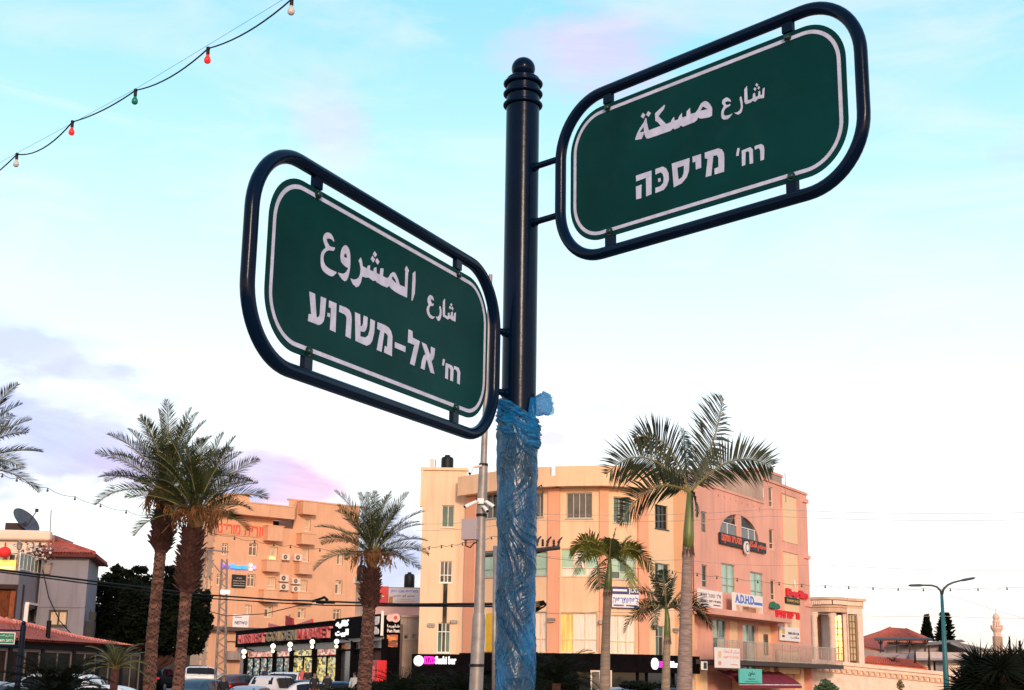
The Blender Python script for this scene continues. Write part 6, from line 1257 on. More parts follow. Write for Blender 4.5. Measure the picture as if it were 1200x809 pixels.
# wooden power pole hidden behind the wrapped post, with crossarms
p_ = at(606, 700, 46); r_ = empty('power_pole', (p_.x, p_.y, -.5), 'power pole hidden behind the wrapped post with insulators on a crossarm', 'power pole')
wd_ = mat('dark weathered steel', (.06, .05, .045), rough=.8)
mb = MB(); mb.tube([Vector((p_.x, p_.y, -.5)), at(608, 545, 46)], .17, 10); mb.build('pole', wd_, r_, smooth=True)
mb = MB(); mb.tube([at(560, 652, 46.3), at(656, 642, 45)], .07, 4); mb.tube([at(600, 655, 46.3), at(646, 643, 45.2)], .05, 4); mb.build('crossarm', wd_, r_)
for x, y in ((629, 640), (641, 640.5), (654, 641)):
    a = at(x, y, 45.1); 
    mb = MB(); mb.tube([a, a+Vector((.02, 0, .12)), a+Vector((.02, 0, .14)), a+Vector((.05, 0, .22)), a+Vector((.14, 0, .32))], [.05, .035, .06, .035, .02], 8); mb.lathe(a-Vector((.14, 0, 0)), [(.03, 0), (.055, .04), (.03, .07), (.055, .11), (.03, .14), (.05, .18), (.02, .24)], 8); mb.build('insulator', mat('brown insulator', (.05, .02, .015), rough=.3), r_)
a = at(630, 572, 45.4); mb = MB(); mb.tube([a, a+Vector((.12, 0, .1)), a+Vector((.2, 0, -.1)), a+Vector((.12, 0, -.3))], .03, 6); mb.tube([at(612, 575, 46), a], .04, 6); mb.build('cable_clamp', wd_, r_)
mb = MB()
for k in range(4): mb.tube([at(618, 708+k*1.5, 45.6), at(628, 706+k*2.2, 45.4), at(637+k, 704.5+k, 45.3), at(640-k, 709+k, 45.3), at(630, 716-k, 45.5), at(620, 717, 45.7)], .025, 5)
mb.build('cable_coil', M['cable'], r_)

# lattice mast in front of the apricot block
lYm = 112; zb1 = -.5; Lb = [at(251.5, 795, lYm), at(263.5, 795, lYm)]; Lt = [at(259.5, 655, lYm), at(265.5, 655, lYm)]
r_ = empty('lattice_mast', (Lb[0].x+.4, Lb[0].y, zb1), 'grey lattice steel mast with a crossarm in front of the apricot block', 'lattice mast')
off = Vector((0, .7, 0)); lg = [(Lb[0], Lt[0]), (Lb[1], Lt[1]), (Lb[0]+off, Lt[0]+off*.5), (Lb[1]+off, Lt[1]+off*.5)]
lat = mat('lattice steel', (.30, .23, .20), rough=.6, metal=.2)
for a, b in lg: mb = MB(); mb.tube([a-Vector((0, 0, 1)), b], .045, 4); mb.build('leg', lat, r_)
mb = MB(); n = 20
for (a0, b0), (a1, b1) in ((lg[0], lg[1]), (lg[0], lg[2]), (lg[1], lg[3]), (lg[2], lg[3])):
    for k in range(n):
        t0, t1 = k/n, (k+1)/n; p, q = a0.lerp(b0, t0), a1.lerp(b1, t1)
        if k % 2: p, q = a1.lerp(b1, t0), a0.lerp(b0, t1)
        mb.tube([p, q], .025, 4)
mb.build('bracing', lat, r_)
mb = MB(); mb.tube([at(236, 643.5, lYm), at(268, 647, lYm)], .06, 4); mb.tube([at(237, 645, lYm), at(259, 672, lYm)], .05, 4); mb.build('crossarm', lat, r_)
mb = MB(); 
for x in (261.5, 266.5): a = at(x, 694, lYm-.5); mb.box(a, (.35, .3, .32))
mb.build('floodlight', W_['whitelit'], r_)

# ------------------------------------------------------------------ wires
def wire(name, lab, cat, P_, r, m=None, sag=0, grp=None):
    mb = MB()
    for a, b in zip(P_, P_[1:]): mb.tube(catenary(a, b, sag, 8), r, 5)
    return tag(mb.build(name, m or M['cable']), lab, cat, grp)
gw = 'overhead cables'
wire('overhead_cable', 'upper thick black cable sagging across from the left edge to the market', 'cable', [at(-60, 658, 60), at(0, 668, 62), at(110, 681.5, 70), at(236, 697, 80), at(330, 703.5, 76), at(380, 705, 72), at(470, 708.5, 60), at(606, 708, 46)], .05, grp=gw)
wire('overhead_cable', 'lower thick black cable just beneath the upper one', 'cable', [at(-60, 662, 61), at(0, 670.5, 63), at(110, 685, 70), at(236, 701, 80), at(330, 707, 76), at(380, 709.5, 72), at(470, 710.5, 60), at(606, 711, 46)], .035, grp=gw)
wire('overhead_cable', 'thin drooping cable in front of the lower windows of the apricot block', 'cable', [at(228, 712, 100), at(265, 722, 100), at(310, 719.5, 96), at(345, 711, 90), at(365, 708, 76)], .03, grp=gw)
wire('cable_joint', 'tangled black cable joint on the thick cables above the market sign', 'cable joint', [at(366, 705, 73.5), at(372, 703, 73.4), at(377, 701.5, 73.3), at(380, 700, 73.2), at(384, 703.5, 73), at(378, 707, 73.2), at(371, 706, 73.4), at(392, 706.5, 72.6)], .07)
thw = mat('thin grey wire', (.30, .25, .24), rough=.6)
for k, (ya, yb, yc) in enumerate(((603, 597, 599), (610.5, 605, 607.5))):
    wire('power_line', ('upper' if k == 0 else 'lower')+' thin line crossing the top windows to the right edge', 'power line', [at(488, ya+11, 60), at(620, ya-1, 45), at(900, yb, 47), at(1260, yc, 50)], .007, thw, .12, 'thin power lines')
wire('power_line', 'thin line crossing the pink facade below the arched window', 'power line', [at(620, 650, 45), at(800, 656, 46), at(960, 662, 48), at(1260, 668, 52)], .006, thw, .1, 'thin power lines')
wire('power_line', 'slanting thin line coming down right of the street lamp towards the minaret', 'power line', [at(1104, 695, 60), at(1165, 715, 57), at(1260, 741, 52)], .006, thw, 0, 'thin power lines')
wire('power_line', 'thin line low over the far rooftops at the right', 'power line', [at(950, 719, 90), at(1100, 722, 95), at(1260, 724, 100)], .014, mat('pale thin wire', (.5, .38, .34)), .1, 'thin power lines')
wire('power_line', 'thin loose line drooping down the grey house wall', 'power line', [at(50, 668, 79.5), at(57, 700, 79.3), at(70, 728, 79), at(90, 750, 78)], .03, M['cable'], 0, 'thin power lines')
wire('power_line', 'thin lines on the curved building beside the window', 'power line', [at(620, 716, 46), at(700, 717, 60), at(800, 714, 76)], .012, thw, .1, 'thin power lines')
def bulb_string(lab, P_, r=.014, bl=.07, every=1):
    r0 = empty('string_lights', P_[0], lab, 'string lights', 'distant strings of unlit bulbs'); mb = MB()
    for a, b in zip(P_, P_[1:]): mb.tube(catenary(a, b, .06, 5), r, 5)
    mb.build('cable', M['cable'], r0)
    for p_ in P_[1:-1]:
        mb = MB(); mb.lathe(p_+Vector((0, 0, -bl*3.2)), [(bl*.4, 0), (bl, bl*.6), (bl, bl*1.3), (bl*.5, bl*2), (bl*.6, bl*3.2)], 8); mb.build('bulb', mat('dark unlit bulb', (.06, .05, .05), rough=.3), r0)
bulb_string('string of small unlit bulbs above the left house, running to the palms', [at(-40, 548, 30), at(3, 555, 31.5), at(20, 560, 32), at(56, 572, 33), at(88, 582, 34), at(118, 590.5, 35), at(148, 598, 36), at(173, 604, 37), at(205, 612, 38), at(240, 621, 39), at(275, 629, 40), at(298.5, 633, 40.5), at(321, 636.5, 41), at(340.5, 639, 41.5), at(375, 643, 42), at(420, 646, 43)], .006, .030)
bulb_string('string of small unlit bulbs across the cream tower wall beside the camera pole', [at(420, 646, 43), at(455, 645, 44), at(490, 642, 45), at(503, 640.5, 46), at(517.5, 639, 47), at(529.5, 638, 48), at(542, 636, 49), at(562, 632, 50), at(576, 629, 51), at(600, 623, 52)], .008, .034)
bulb_string('string of small unlit bulbs running from the pink building to the right edge', [at(620, 650, 46), at(700, 658, 47), at(760, 667, 48), at(788, 669, 48.5), at(817, 671.7, 49), at(840, 675, 49.3), at(864, 678, 49.6), at(888, 680, 50), at(913, 682.5, 50.3), at(939.5, 684.6, 50.6), at(967, 685.8, 51), at(994.5, 687, 51.4), at(1023, 688, 51.8), at(1052.5, 689, 52.2), at(1082, 689.6, 52.6), at(1113.6, 689.6, 53), at(1146, 689.2, 53.4), at(1180, 688.3, 53.8), at(1260, 686, 54.5)], .006, .036)
# ------------------------------------------------------------------ palms
frondm = mat('date palm leaf', (.034, .044, .012), rough=.55, var=.35, scale=2.5, spec=.4)
frondg = mat('grey green palm leaf', (.052, .062, .026), rough=.5, var=.3, scale=2.5, spec=.4)
frondk = mat('deep green palm leaf', (.010, .020, .008), rough=.45, var=.3, scale=3, spec=.5)
frondy = mat('yellow green palm leaf', (.15, .16, .02), rough=.5, var=.3, scale=3, spec=.5)
rach = mat('palm rib', (.20, .17, .06), rough=.6)
fruit = mat('dry orange date stalks', (.15, .055, .012), rough=.8, var=.4, scale=8)
trunkm = mat('date palm trunk', (.115, .052, .037), rough=.95, var=.75, scale=3.2, bump=.6, stretch=(1.2, 1.2, 3.2))
bootm = mat('old frond stubs', (.055, .018, .014), rough=.95, var=.5, scale=9, bump=.5)
def rachis(base, az, el, Lf, bend, n=16, side=0, kp=1.0):
    P = [Vector(base)]; e = el; a = az
    for i in range(n):
        t = (i+.5)/n; e2 = el-bend*(t**kp); a2 = az+side*t; P.append(P[-1]+Vector((cos(e2)*cos(a2), cos(e2)*sin(a2), sin(e2)))*(Lf/n))
    return P
def frond(tree, P, ll, lw, npair, m, vee=.35, droop=.35, fwd=.55, rr=.02, bare=.12, rng=random, part=True, mbx=None, rm=None, tw=0):
    mb = mbx or MB(); n = len(P)-1; mb.mi = 1
    mb.tube(P, [rr*(1-.8*i/n)+.003 for i in range(n+1)], 4, caps=False); mb.mi = 0
    for k in range(npair):
        t = bare+(1-bare)*(k+.5)/npair; f = t*n; i = min(int(f), n-1); p_ = P[i].lerp(P[i+1], f-i); T = (P[i+1]-P[i]).normalized()
        S = T.cross(Vector((0, 0, 1))); S = S.normalized() if S.length > .05 else Vector((1, 0, 0)); U = S.cross(T).normalized(); S, U = S*cos(tw)+U*sin(tw), U*cos(tw)-S*sin(tw)
        prof = (sin(pi*min(1, (t-bare)/(1-bare)*.93+.07))**.55)
        for s in (-1, 1):
            if rng.random() < .05: continue
            l = ll*prof*(.78+.4*rng.random()); fw = fwd+(.5 if not tw else .35)*t*t+.15*(rng.random()-.5)
            d = (S*s*cos(fw)+T*sin(fw)+U*(vee+.25*(rng.random()-.5))).normalized()
            mid = p_+d*l*.5; tip = p_+d*l+Vector((0, 0, -droop*l*(.6+.8*rng.random())*.6)); mid.z -= droop*l*.08
            wv = T*lw*.5*(.8+.4*rng.random()); mb.quad(p_-wv*.5, mid-wv, tip, mid+wv, p_+wv*.5)
    if mbx is None: return mb.build('frond', [m, rm or rach], tree)
def date_palm(lab, ptsT, Y, rad, crown, nf, fl, seed, boot, targets=(), grp='date palms along the road', fr_m=None):
    """ptsT: trunk axis pixels bottom->top; rad: trunk half widths in px; boot: (y range px, half width px)"""
    rng = random.Random(seed); k_ = Y/FPX*1.0
    ax = [at(x, y, Y) for x, y in ptsT]; r_ = empty('date_palm', (ax[0].x, ax[0].y, gz(ax[0].x, ax[0].y)), lab, 'palm tree', grp)
    # trunk: densely ringed, with diamond leaf scars
    path = [Vector((ax[0].x-(ax[1].x-ax[0].x)*.3, ax[0].y, gz(ax[0].x, Y)))]+ax; R = [rad[0]*k_*1.05]+[q*k_ for q in rad]
    NS = 30; tot = sum((b-a).length for a, b in zip(path, path[1:])); NR = int(tot/.055); mb = MB()
    for i in range(NR+1):
        d = tot*i/NR; j = 0
        while j < len(path)-2 and d > (path[j+1]-path[j]).length: d -= (path[j+1]-path[j]).length; j += 1
        t = min(1, d/(path[j+1]-path[j]).length); p_ = path[j].lerp(path[j+1], t); rr = R[j]*(1-t)+R[j+1]*t
        for s in range(NS):
            a = 2*pi*s/NS; row = i/2.6; ph = (s/NS*9+ (0.5 if int(row) % 2 else 0)) % 1
            scar = (row % 1)*.17+.07*abs(2*ph-1)*(1-(row % 1)); q = rr*(.86+scar+.05*rng.random()); mb.v.append((p_.x+q*cos(a), p_.y+q*sin(a), p_.z))
    for i in range(NR):
        for s in range(NS): s2 = (s+1) % NS; mb.f.append((i*NS+s, i*NS+s2, (i+1)*NS+s2, (i+1)*NS+s)); row = i/2.6; mb.m.append(1 if ((row+(.5 if (s*9//NS) % 2 else 0)+.3*noise.noise(Vector((s*.9, i*.23, seed)))) % 1) < .30+.25*noise.noise(Vector((s*1.7, i*.8, 3))) else 0)
    mb.build('trunk', [trunkm, mat('dark trunk fibre', (.040, .018, .014), rough=1, var=.5, scale=8)], r_)
    # boots: pruned frond bases
    (x0, y0), (x1, y1), hw, hw2 = boot; a_, b_ = at(x0, y0, Y), at(x1, y1, Y); mb = MB(); nb = 230
    mb.tube([a_, a_.lerp(b_, .2), a_.lerp(b_, .7), b_], [hw*k_*.6, hw*k_*.82, hw*k_*.82, hw2*k_*.8], 14)
    for k in range(nb):
        t = k/nb; a = k*2.39996; p_ = a_.lerp(b_, t); w0 = (hw*(1-t)+hw2*t)*sin(pi*(.18+.64*t))**.5*k_
        o_ = Vector((cos(a), sin(a), 0)); s_ = Vector((-sin(a), cos(a), 0)); l = .20+.16*rng.random(); up = Vector((0, 0, 1))
        p1 = p_+o_*w0*.72; w = .075; p2 = p1+o_*(.14+.14*rng.random())+up*l*.8
        mb.hexa([p1-s_*w, p1+s_*w, p1+s_*w-o_*.07, p1-s_*w-o_*.07, p2-s_*w*.45, p2+s_*w*.45, p2+s_*w*.4-o_*.05, p2-s_*w*.4-o_*.05])
    kind(mb.build('frond_stubs', bootm, r_), 'stuff')
    c = at(*crown, Y)
    for k in range(nf):
        az = k*2.39996+rng.random()*.4; u = (k+.5)/nf
        el = radians(88-72*u**.95)+radians(rng.uniform(-5, 5)); L_ = fl*(.84+.2*rng.random())*(1 if u < .7 else .9)
        bend = radians(24+42*u+rng.uniform(-10, 12)); P = rachis(c+Vector((cos(az)*.12, sin(az)*.12, -.45*u)), az, el, L_, bend, 14, rng.uniform(-.25, .25), 1.3)
        frond(r_, P, .52, .030, 66, frondm if rng.random() < .7 else frondg, .30, .18, .66, .022, .14, rng, tw=rng.uniform(-.7, .7))
    mb = MB()
    for k in range(17):   # hanging dry stalks and petioles
        a = k*2.39996; s = c+Vector((cos(a)*.15, sin(a)*.15, -.30)); P = rachis(s, a, radians(rng.uniform(5, 45)), rng.uniform(.5, .9), radians(rng.uniform(60, 120)), 6)
        mb.tube(P, [.02, .018, .015, .012, .01, .01, .008], 4, caps=False)
        for q in range(20):
            p_ = P[rng.randrange(3, 7)]+Vector((rng.gauss(0, .05), rng.gauss(0, .05), rng.gauss(0, .05))); d = Vector((rng.gauss(0, .35), rng.gauss(0, .35), -1)).normalized()*rng.uniform(.15, .38); s3 = Vector((.012, .006, 0)); mb.quad(p_-s3, p_+s3, p_+d+s3*.6, p_+d-s3*.6)
    kind(mb.build('date_stalks', fruit, r_), 'stuff')
    mb = MB()
    for k in range(60):   # crown shaft of green-brown petioles
        a = k*2.39996; s = c+Vector((cos(a)*.10, sin(a)*.10, -1.05)); mb.tube([s, c+Vector((cos(a)*.30, sin(a)*.30, -.25+.2*rng.random()))], [.045, .02], 4, caps=False)
    kind(mb.build('petioles', mat('petiole', (.16, .085, .035), rough=.8, var=.4, scale=5), r_), 'stuff')
    return r_
date_palm('tall date palm, left one of the overlapping pair beside the dark tree', [(175, 809), (178, 750), (183, 700), (188, 648)], 42, [7.6, 7.1, 6.8, 6.6], (195, 566), 33, 2.6, 3, ((188.5, 648), (193, 598), 12, 8))
date_palm('date palm, right one of the overlapping pair, its trunk thick with old frond stubs', [(208.5, 809), (213.5, 752), (218.5, 690)], 40, [6.9, 6.4, 6.8], (231, 588), 31, 2.2, 11, ((219, 694), (226, 624), 14, 10))
date_palm('date palm standing in front of the market between two black signs', [(427, 800), (429, 770), (431, 740), (433, 705)], 54, [8.5, 8, 7.7, 7.4], (437, 640), 32, 2.6, 21, ((433, 713), (435.5, 670), 11.5, 8.5))
date_palm('date palm whose crown only reaches in at the left edge of the picture', [(-54, 809), (-50, 700), (-47, 600)], 36, [9, 8, 7], (-46, 534), 32, 2.4, 33, ((-47, 612), (-46, 566), 13, 10))

def feather_palm(lab, trunk, Y, rad, shaft, fronds, mats, ll, lw, npair, name='feather_palm', trm=None, drp=.42, vee=.15, twist=.6, ringy=.05, grp='smooth trunked feather palms'):
    k_ = Y/FPX; ax = [at(x, y, Y) for x, y in trunk]; r_ = empty(name, (ax[0].x, ax[0].y, gz(ax[0].x, Y)), lab, 'palm tree', grp); rng = random.Random(int(trunk[0][0]))
    path = [Vector((ax[0].x-(ax[1].x-ax[0].x)*.3, Y, gz(ax[0].x, Y)))]+ax; R = [rad[0]*k_]+[q*k_ for q in rad]; tot = sum((b-a).length for a, b in zip(path, path[1:])); NR = int(tot/(ringy/3)); NS = 20; mb = MB()
    for i in range(NR+1):
        d = tot*i/NR; j = 0
        while j < len(path)-2 and d > (path[j+1]-path[j]).length: d -= (path[j+1]-path[j]).length; j += 1
        t = min(1, d/(path[j+1]-path[j]).length); p_ = path[j].lerp(path[j+1], t); rr = R[j]*(1-t)+R[j+1]*t
        q = rr*(1-.045*(i % 3 == 0)+.02*noise.noise(Vector((0, 0, i*.7))))
        for s in range(NS): a = 2*pi*s/NS; w = q*(1+.02*noise.noise(Vector((cos(a)*2, sin(a)*2, i*.5)))); mb.v.append((p_.x+w*cos(a), p_.y+w*sin(a), p_.z+.012*noise.noise(Vector((cos(a), sin(a), i*.31)))))
    for i in range(NR):
        for s in range(NS): s2 = (s+1) % NS; mb.f.append((i*NS+s, i*NS+s2, (i+1)*NS+s2, (i+1)*NS+s)); mb.m.append(0)
    smooth_by_angle(mb.build('trunk', trm, r_), 60)
    sp = [at(x, y, Y) for x, y, _ in shaft]; mb = MB(); mb.tube(sp, [q*k_ for _, _, q in shaft], 16); mb.build('crownshaft', mat('green crownshaft', (.13, .16, .045), rough=.45, var=.3, scale=5, stretch=(4, 4, .6)), r_, smooth=True)
    mb = MB()
    for k in range(10):
        a = 2*pi*k/10; p_ = sp[0]+Vector((cos(a), sin(a), 0))*shaft[0][2]*k_*.9; mb.quad(p_, p_+Vector((-sin(a)*.05, cos(a)*.05, .1)), p_+Vector((cos(a)*.05, sin(a)*.05, -.22)), p_+Vector((sin(a)*.04, -cos(a)*.04, -.05)))
    mb.build('old_sheath', mat('brown sheath', (.10, .05, .03), var=.4, rough=.9), r_)
    c = sp[-1]
    for (tx, ty, mx, my, dy, mi, sc_) in fronds:
        # quadratic curve base -> through (mx,my) -> tip, with depth offset dy
        m_ = at(mx, my, Y+dy*.55); e_ = at(tx, ty, Y+dy); ctrl = m_*2-(c+e_)*.5; P = []
        for i in range(17): t = i/16; P.append(c*(1-t)**2+ctrl*2*t*(1-t)+e_*t*t)
        frond(r_, P, ll*sc_, lw, npair, mats[mi], vee, drp, .34, .022, .10, rng, tw=(twist if tx > shaft[-1][0] else -twist))
    return r_
gtr = mat('grey ringed palm trunk', (.26, .185, .165), rough=.9, var=.35, scale=5, bump=.4, stretch=(1, 1, 6))
feather_palm('large feather palm with ringed grey trunk and green crownshaft before the pink facade', [(802, 809), (803.5, 740), (805, 680), (806, 640)], 29, [9.3, 7.6, 6.4, 5.8], [(806.5, 642, 6.2), (807, 625, 6.4), (808, 600, 5.0), (808.5, 578, 3.6)],
 [(847, 466, 834, 522, .25, 1, 1.30), (906, 548, 857, 541, -.3, 1, 1.05), (711, 556, 757, 537, -.2, 1, 1.15), (726, 614, 766, 572, -.7, 2, .95), (743, 514, 779, 521, .7, 0, 1.0),
  (802, 505, 803, 540, 1.3, 2, .8), (838, 535, 823, 552, 1.4, 2, .8), (816, 606, 814, 585, -.3, 2, .28), (768, 545, 788, 558, 1.3, 2, .8)],
 [mat('dull green palm leaf', (.020, .028, .012), rough=.4, var=.35, scale=3), mat('silvery palm leaf', (.040, .050, .028), rough=.4, var=.25, scale=3), frondk], 0.68, .040, 58, trm=gtr, drp=.20, vee=.22, twist=1.05)
feather_palm('small bright feather palm with drooping fronds in front of the curved building', [(708.5, 809), (710, 745), (712, 690)], 40, [6.4, 5.0, 4.6], [(712, 692, 4.6), (713, 680, 4.4), (714, 668, 3.2), (714.5, 655, 2.0)],
 [(668, 646, 690, 634, -.4, 3, 1), (678, 672, 690, 645, -.9, 3, 1), (704, 690, 702, 665, -1.2, 0, .9), (765, 668, 742, 644, -.3, 3, 1), (740, 690, 733, 660, -1, 3, 1), (722, 618, 717, 640, .2, 1, .5), (735, 632, 727, 640, .6, 3, .8), (690, 632, 703, 638, .8, 3, .8), (750, 650, 733, 641, 1.1, 1, .9), (680, 655, 697, 640, 1.0, 1, .9), (716, 632, 715, 643, -.3, 0, .7)],
 [frondm, frondk, frondg, frondy], .62, .040, 50, drp=.45, vee=.1, trm=mat('tan smooth palm trunk', (.26, .19, .14), rough=.85, var=.25, scale=4, bump=.3, stretch=(1, 1, 5)))
feather_palm('smallest feather palm with dark arching fronds just left of the large palm', [(780, 809), (781, 770), (782, 745)], 44, [5.2, 4.4, 3.8], [(782, 748, 3.8), (782, 738, 3.8), (782, 725, 3), (781, 714, 2)],
 [(731, 742, 751, 713, -.4, 0, 1), (834, 738, 815, 712, -.4, 0, 1), (762, 672, 770, 692, .2, 1, .9), (792, 672, 786, 692, .4, 0, .8), (805, 690, 796, 697, .8, 1, .9), (750, 694, 765, 696, .9, 1, .9), (826, 722, 808, 700, .9, 1, .9), (748, 728, 763, 706, 1.2, 1, .8), (777, 668, 779, 690, -.5, 1, .8), (800, 735, 797, 712, -1.1, 1, .7), (768, 738, 770, 715, -1.1, 1, .6)],
 [frondm, frondk], .60, .034, 46, drp=.35, trm=MC['tan smooth palm trunk'])
# small bushy palm in front of the pavilion
def blackgreen_(): return MC.get('dark leaf')
def low_palm(lab, px, py, Y, nf, L_, m, seed, ll=.3, el=(15, 80), bendr=(40, 90), npair=26, lw=.022, h=.5, cat='palm bush', name='low_palm', trunkr=.11):
    rng = random.Random(seed); c = at(px, py, Y); g = gz(c.x, Y); r_ = empty(name, (c.x, c.y, g), lab, cat); mb = MB(); mb.tube([Vector((c.x, c.y, g)), c], [trunkr*1.2, trunkr], 10); mb.build('trunk', bootm, r_)
    for k in range(nf):
        az = k*2.39996; u = (k+.5)/nf; P = rachis(c, az, radians(el[1]-(el[1]-el[0])*u), L_*rng.uniform(.8, 1.1), radians(rng.uniform(*bendr)), 10, rng.uniform(-.2, .2), 1.2); frond(r_, P, ll, lw, npair, m, .3, .3, .6, .014, .1, rng, rm=(m if m is blackgreen_() else None))
    return r_
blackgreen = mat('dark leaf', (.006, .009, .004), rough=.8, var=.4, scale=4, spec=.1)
low_palm('small young palm in front of the pavilion glass near the date palms', 135, 784, 41, 22, 1.15, mat('dim olive leaf', (.05, .062, .02), rough=.6, var=.3), 5, ll=.32)
low_palm('low dark palm bush right of the wrapped post, before the sushi shopfront', 652, 801, 36, 30, 1.3, blackgreen, 6, ll=.34, npair=28, h=.3)
low_palm('low dark palm bush left of the wrapped post', 540, 818, 34, 26, 1.0, blackgreen, 8, ll=.3, npair=22)
low_palm('spiky dark bush at the bottom beside the market palm', 470, 814, 46, 26, 1.25, blackgreen, 9, ll=.3, npair=22)
low_palm('round dark cycad bush at the lower left in front of the pavilion', 66, 818, 26, 46, 1.15, blackgreen, 12, ll=.26, npair=34)
# big spiky yucca, lower right
def spiky(lab, px, py, Y, heads, m, seed, L_=.75, name='yucca'):
    rng = random.Random(seed); c0 = at(px, py, Y); g = gz(c0.x, Y); r_ = empty(name, (c0.x, c0.y, g), lab, 'yucca'); 
    for hx, hy in heads:
        h = at(hx, hy, Y+rng.uniform(-.8, .8)); mb = MB(); mb.tube([Vector((c0.x+rng.uniform(-.1, .1), Y, g)), Vector((c0.x, Y, g)).lerp(h, .5)+Vector((.1, 0, -.1)), h], [.14, .10, .08], 8); mb.build('stem', bootm, r_)
        mb = MB()
        for k in range(150):
            a = k*2.39996; z = 1-1.5*(k+.5)/150; q = sqrt(max(0, 1-z*z)); d = Vector((q*cos(a), q*sin(a), z)).normalized(); s = d.orthogonal().normalized()*.028; l = L_*rng.uniform(.75, 1.1); b = h+d*.05; mb.quad(b-s, b+d*l*.5-s+Vector((0, 0, -.01)), b+d*l+Vector((0, 0, -.06)), b+d*l*.5+s, b+s)
        kind(mb.build('leaf_rosette', m, r_), 'stuff')
    return r_
spiky('big dark spiky yucca clump filling the lower right corner', 1175, 809, 30, [(1150, 798), (1148, 782), (1168, 790), (1185, 798), (1190, 780), (1205, 785), (1178, 800), (1135, 808), (1163, 806), (1200, 802), (1172, 784), (1215, 795)], blackgreen, 3, .62)
# leafy crowns
def leafy(lab, name, cat, px, py, Y, blobs, n, ls, m, trunk_r=.3, seed=1, grp=None, stems=None):
    rng = random.Random(seed); c0 = at(px, py, Y); g = gz(c0.x, Y); r_ = empty(name, (c0.x, c0.y, g), lab, cat, grp); k_ = Y/FPX
    mb = MB(); cs = [at(x, y, Y+d) for x, y, d, *_ in blobs]
    top = Vector((c0.x, c0.y, g+(cs[0].z-g)*.35)); mb.tube([Vector((c0.x, c0.y, g)), top], [trunk_r, trunk_r*.7], 8)
    for c in cs: mb.tube([top-Vector((0, 0, .1)), top.lerp(c, .5)+Vector((0, 0, -.2)), c], [trunk_r*.5, trunk_r*.3, trunk_r*.1], 6)
    mb.build('trunk', bootm, r_)
    mb = MB(); tot = sum(b[3]*b[4] for b in blobs)
    for (x, y, d, rx, ry), c in zip(blobs, cs):
        for _ in range(int(n*rx*ry/tot)):
            v = Vector((rng.gauss(0, 1), rng.gauss(0, 1), rng.gauss(0, 1))).normalized()*(rng.random()**.35); nn = 1+.35*noise.noise(v*2.2+c)
            p_ = c+Vector((v.x*rx*k_, v.y*rx*k_, v.z*ry*k_))*nn; a = Vector((rng.gauss(0, 1), rng.gauss(0, 1), rng.gauss(0, .7))).normalized()*ls*rng.uniform(.6, 1.3); b = a.orthogonal().normalized()*ls*.55
            mb.quad(p_-a*.5, p_+b*.5, p_+a*.5, p_-b*.5)
    mb.build('crown', m, r_)
    return r_
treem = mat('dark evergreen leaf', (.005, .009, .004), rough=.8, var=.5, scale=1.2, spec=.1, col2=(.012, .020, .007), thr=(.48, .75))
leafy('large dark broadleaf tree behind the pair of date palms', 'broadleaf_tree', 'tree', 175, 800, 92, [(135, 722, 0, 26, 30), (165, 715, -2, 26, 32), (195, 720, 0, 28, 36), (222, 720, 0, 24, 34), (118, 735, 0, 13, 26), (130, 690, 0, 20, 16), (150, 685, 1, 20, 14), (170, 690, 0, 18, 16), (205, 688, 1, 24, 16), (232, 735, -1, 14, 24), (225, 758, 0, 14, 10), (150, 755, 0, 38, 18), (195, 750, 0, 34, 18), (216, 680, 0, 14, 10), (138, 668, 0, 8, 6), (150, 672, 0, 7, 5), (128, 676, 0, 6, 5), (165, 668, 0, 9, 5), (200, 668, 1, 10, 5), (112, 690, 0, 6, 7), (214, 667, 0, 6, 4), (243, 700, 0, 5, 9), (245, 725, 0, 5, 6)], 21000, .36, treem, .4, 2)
leafy('small leafy shrub at the foot of the stone wall', 'shrub', 'shrub', 968, 812, 60, [(968, 804, 0, 8, 8), (975, 808, 0, 8, 6), (960, 809, 0, 7, 6)], 700, .16, mat('fresh leaf', (.05, .09, .03), var=.4), .05, 4)
leafy('small flowering shrub top by the stone wall', 'shrub', 'shrub', 1055, 812, 60, [(1055, 803, 0, 4, 6)], 160, .12, mat('tan leaf', (.22, .15, .06), var=.4), .04, 5)
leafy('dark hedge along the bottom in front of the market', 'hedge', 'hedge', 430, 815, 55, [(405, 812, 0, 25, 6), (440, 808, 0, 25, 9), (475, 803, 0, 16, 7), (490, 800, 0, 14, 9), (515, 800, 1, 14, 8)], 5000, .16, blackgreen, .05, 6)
leafy('dark shrubs under the sushi bar fascia', 'hedge', 'hedge', 690, 812, 58, [(560, 806, 0, 14, 6), (640, 796, 0, 14, 18), (668, 800, 0, 12, 12), (745, 803, 2, 20, 5), (770, 806, 2, 20, 5)], 4200, .18, blackgreen, .05, 7)
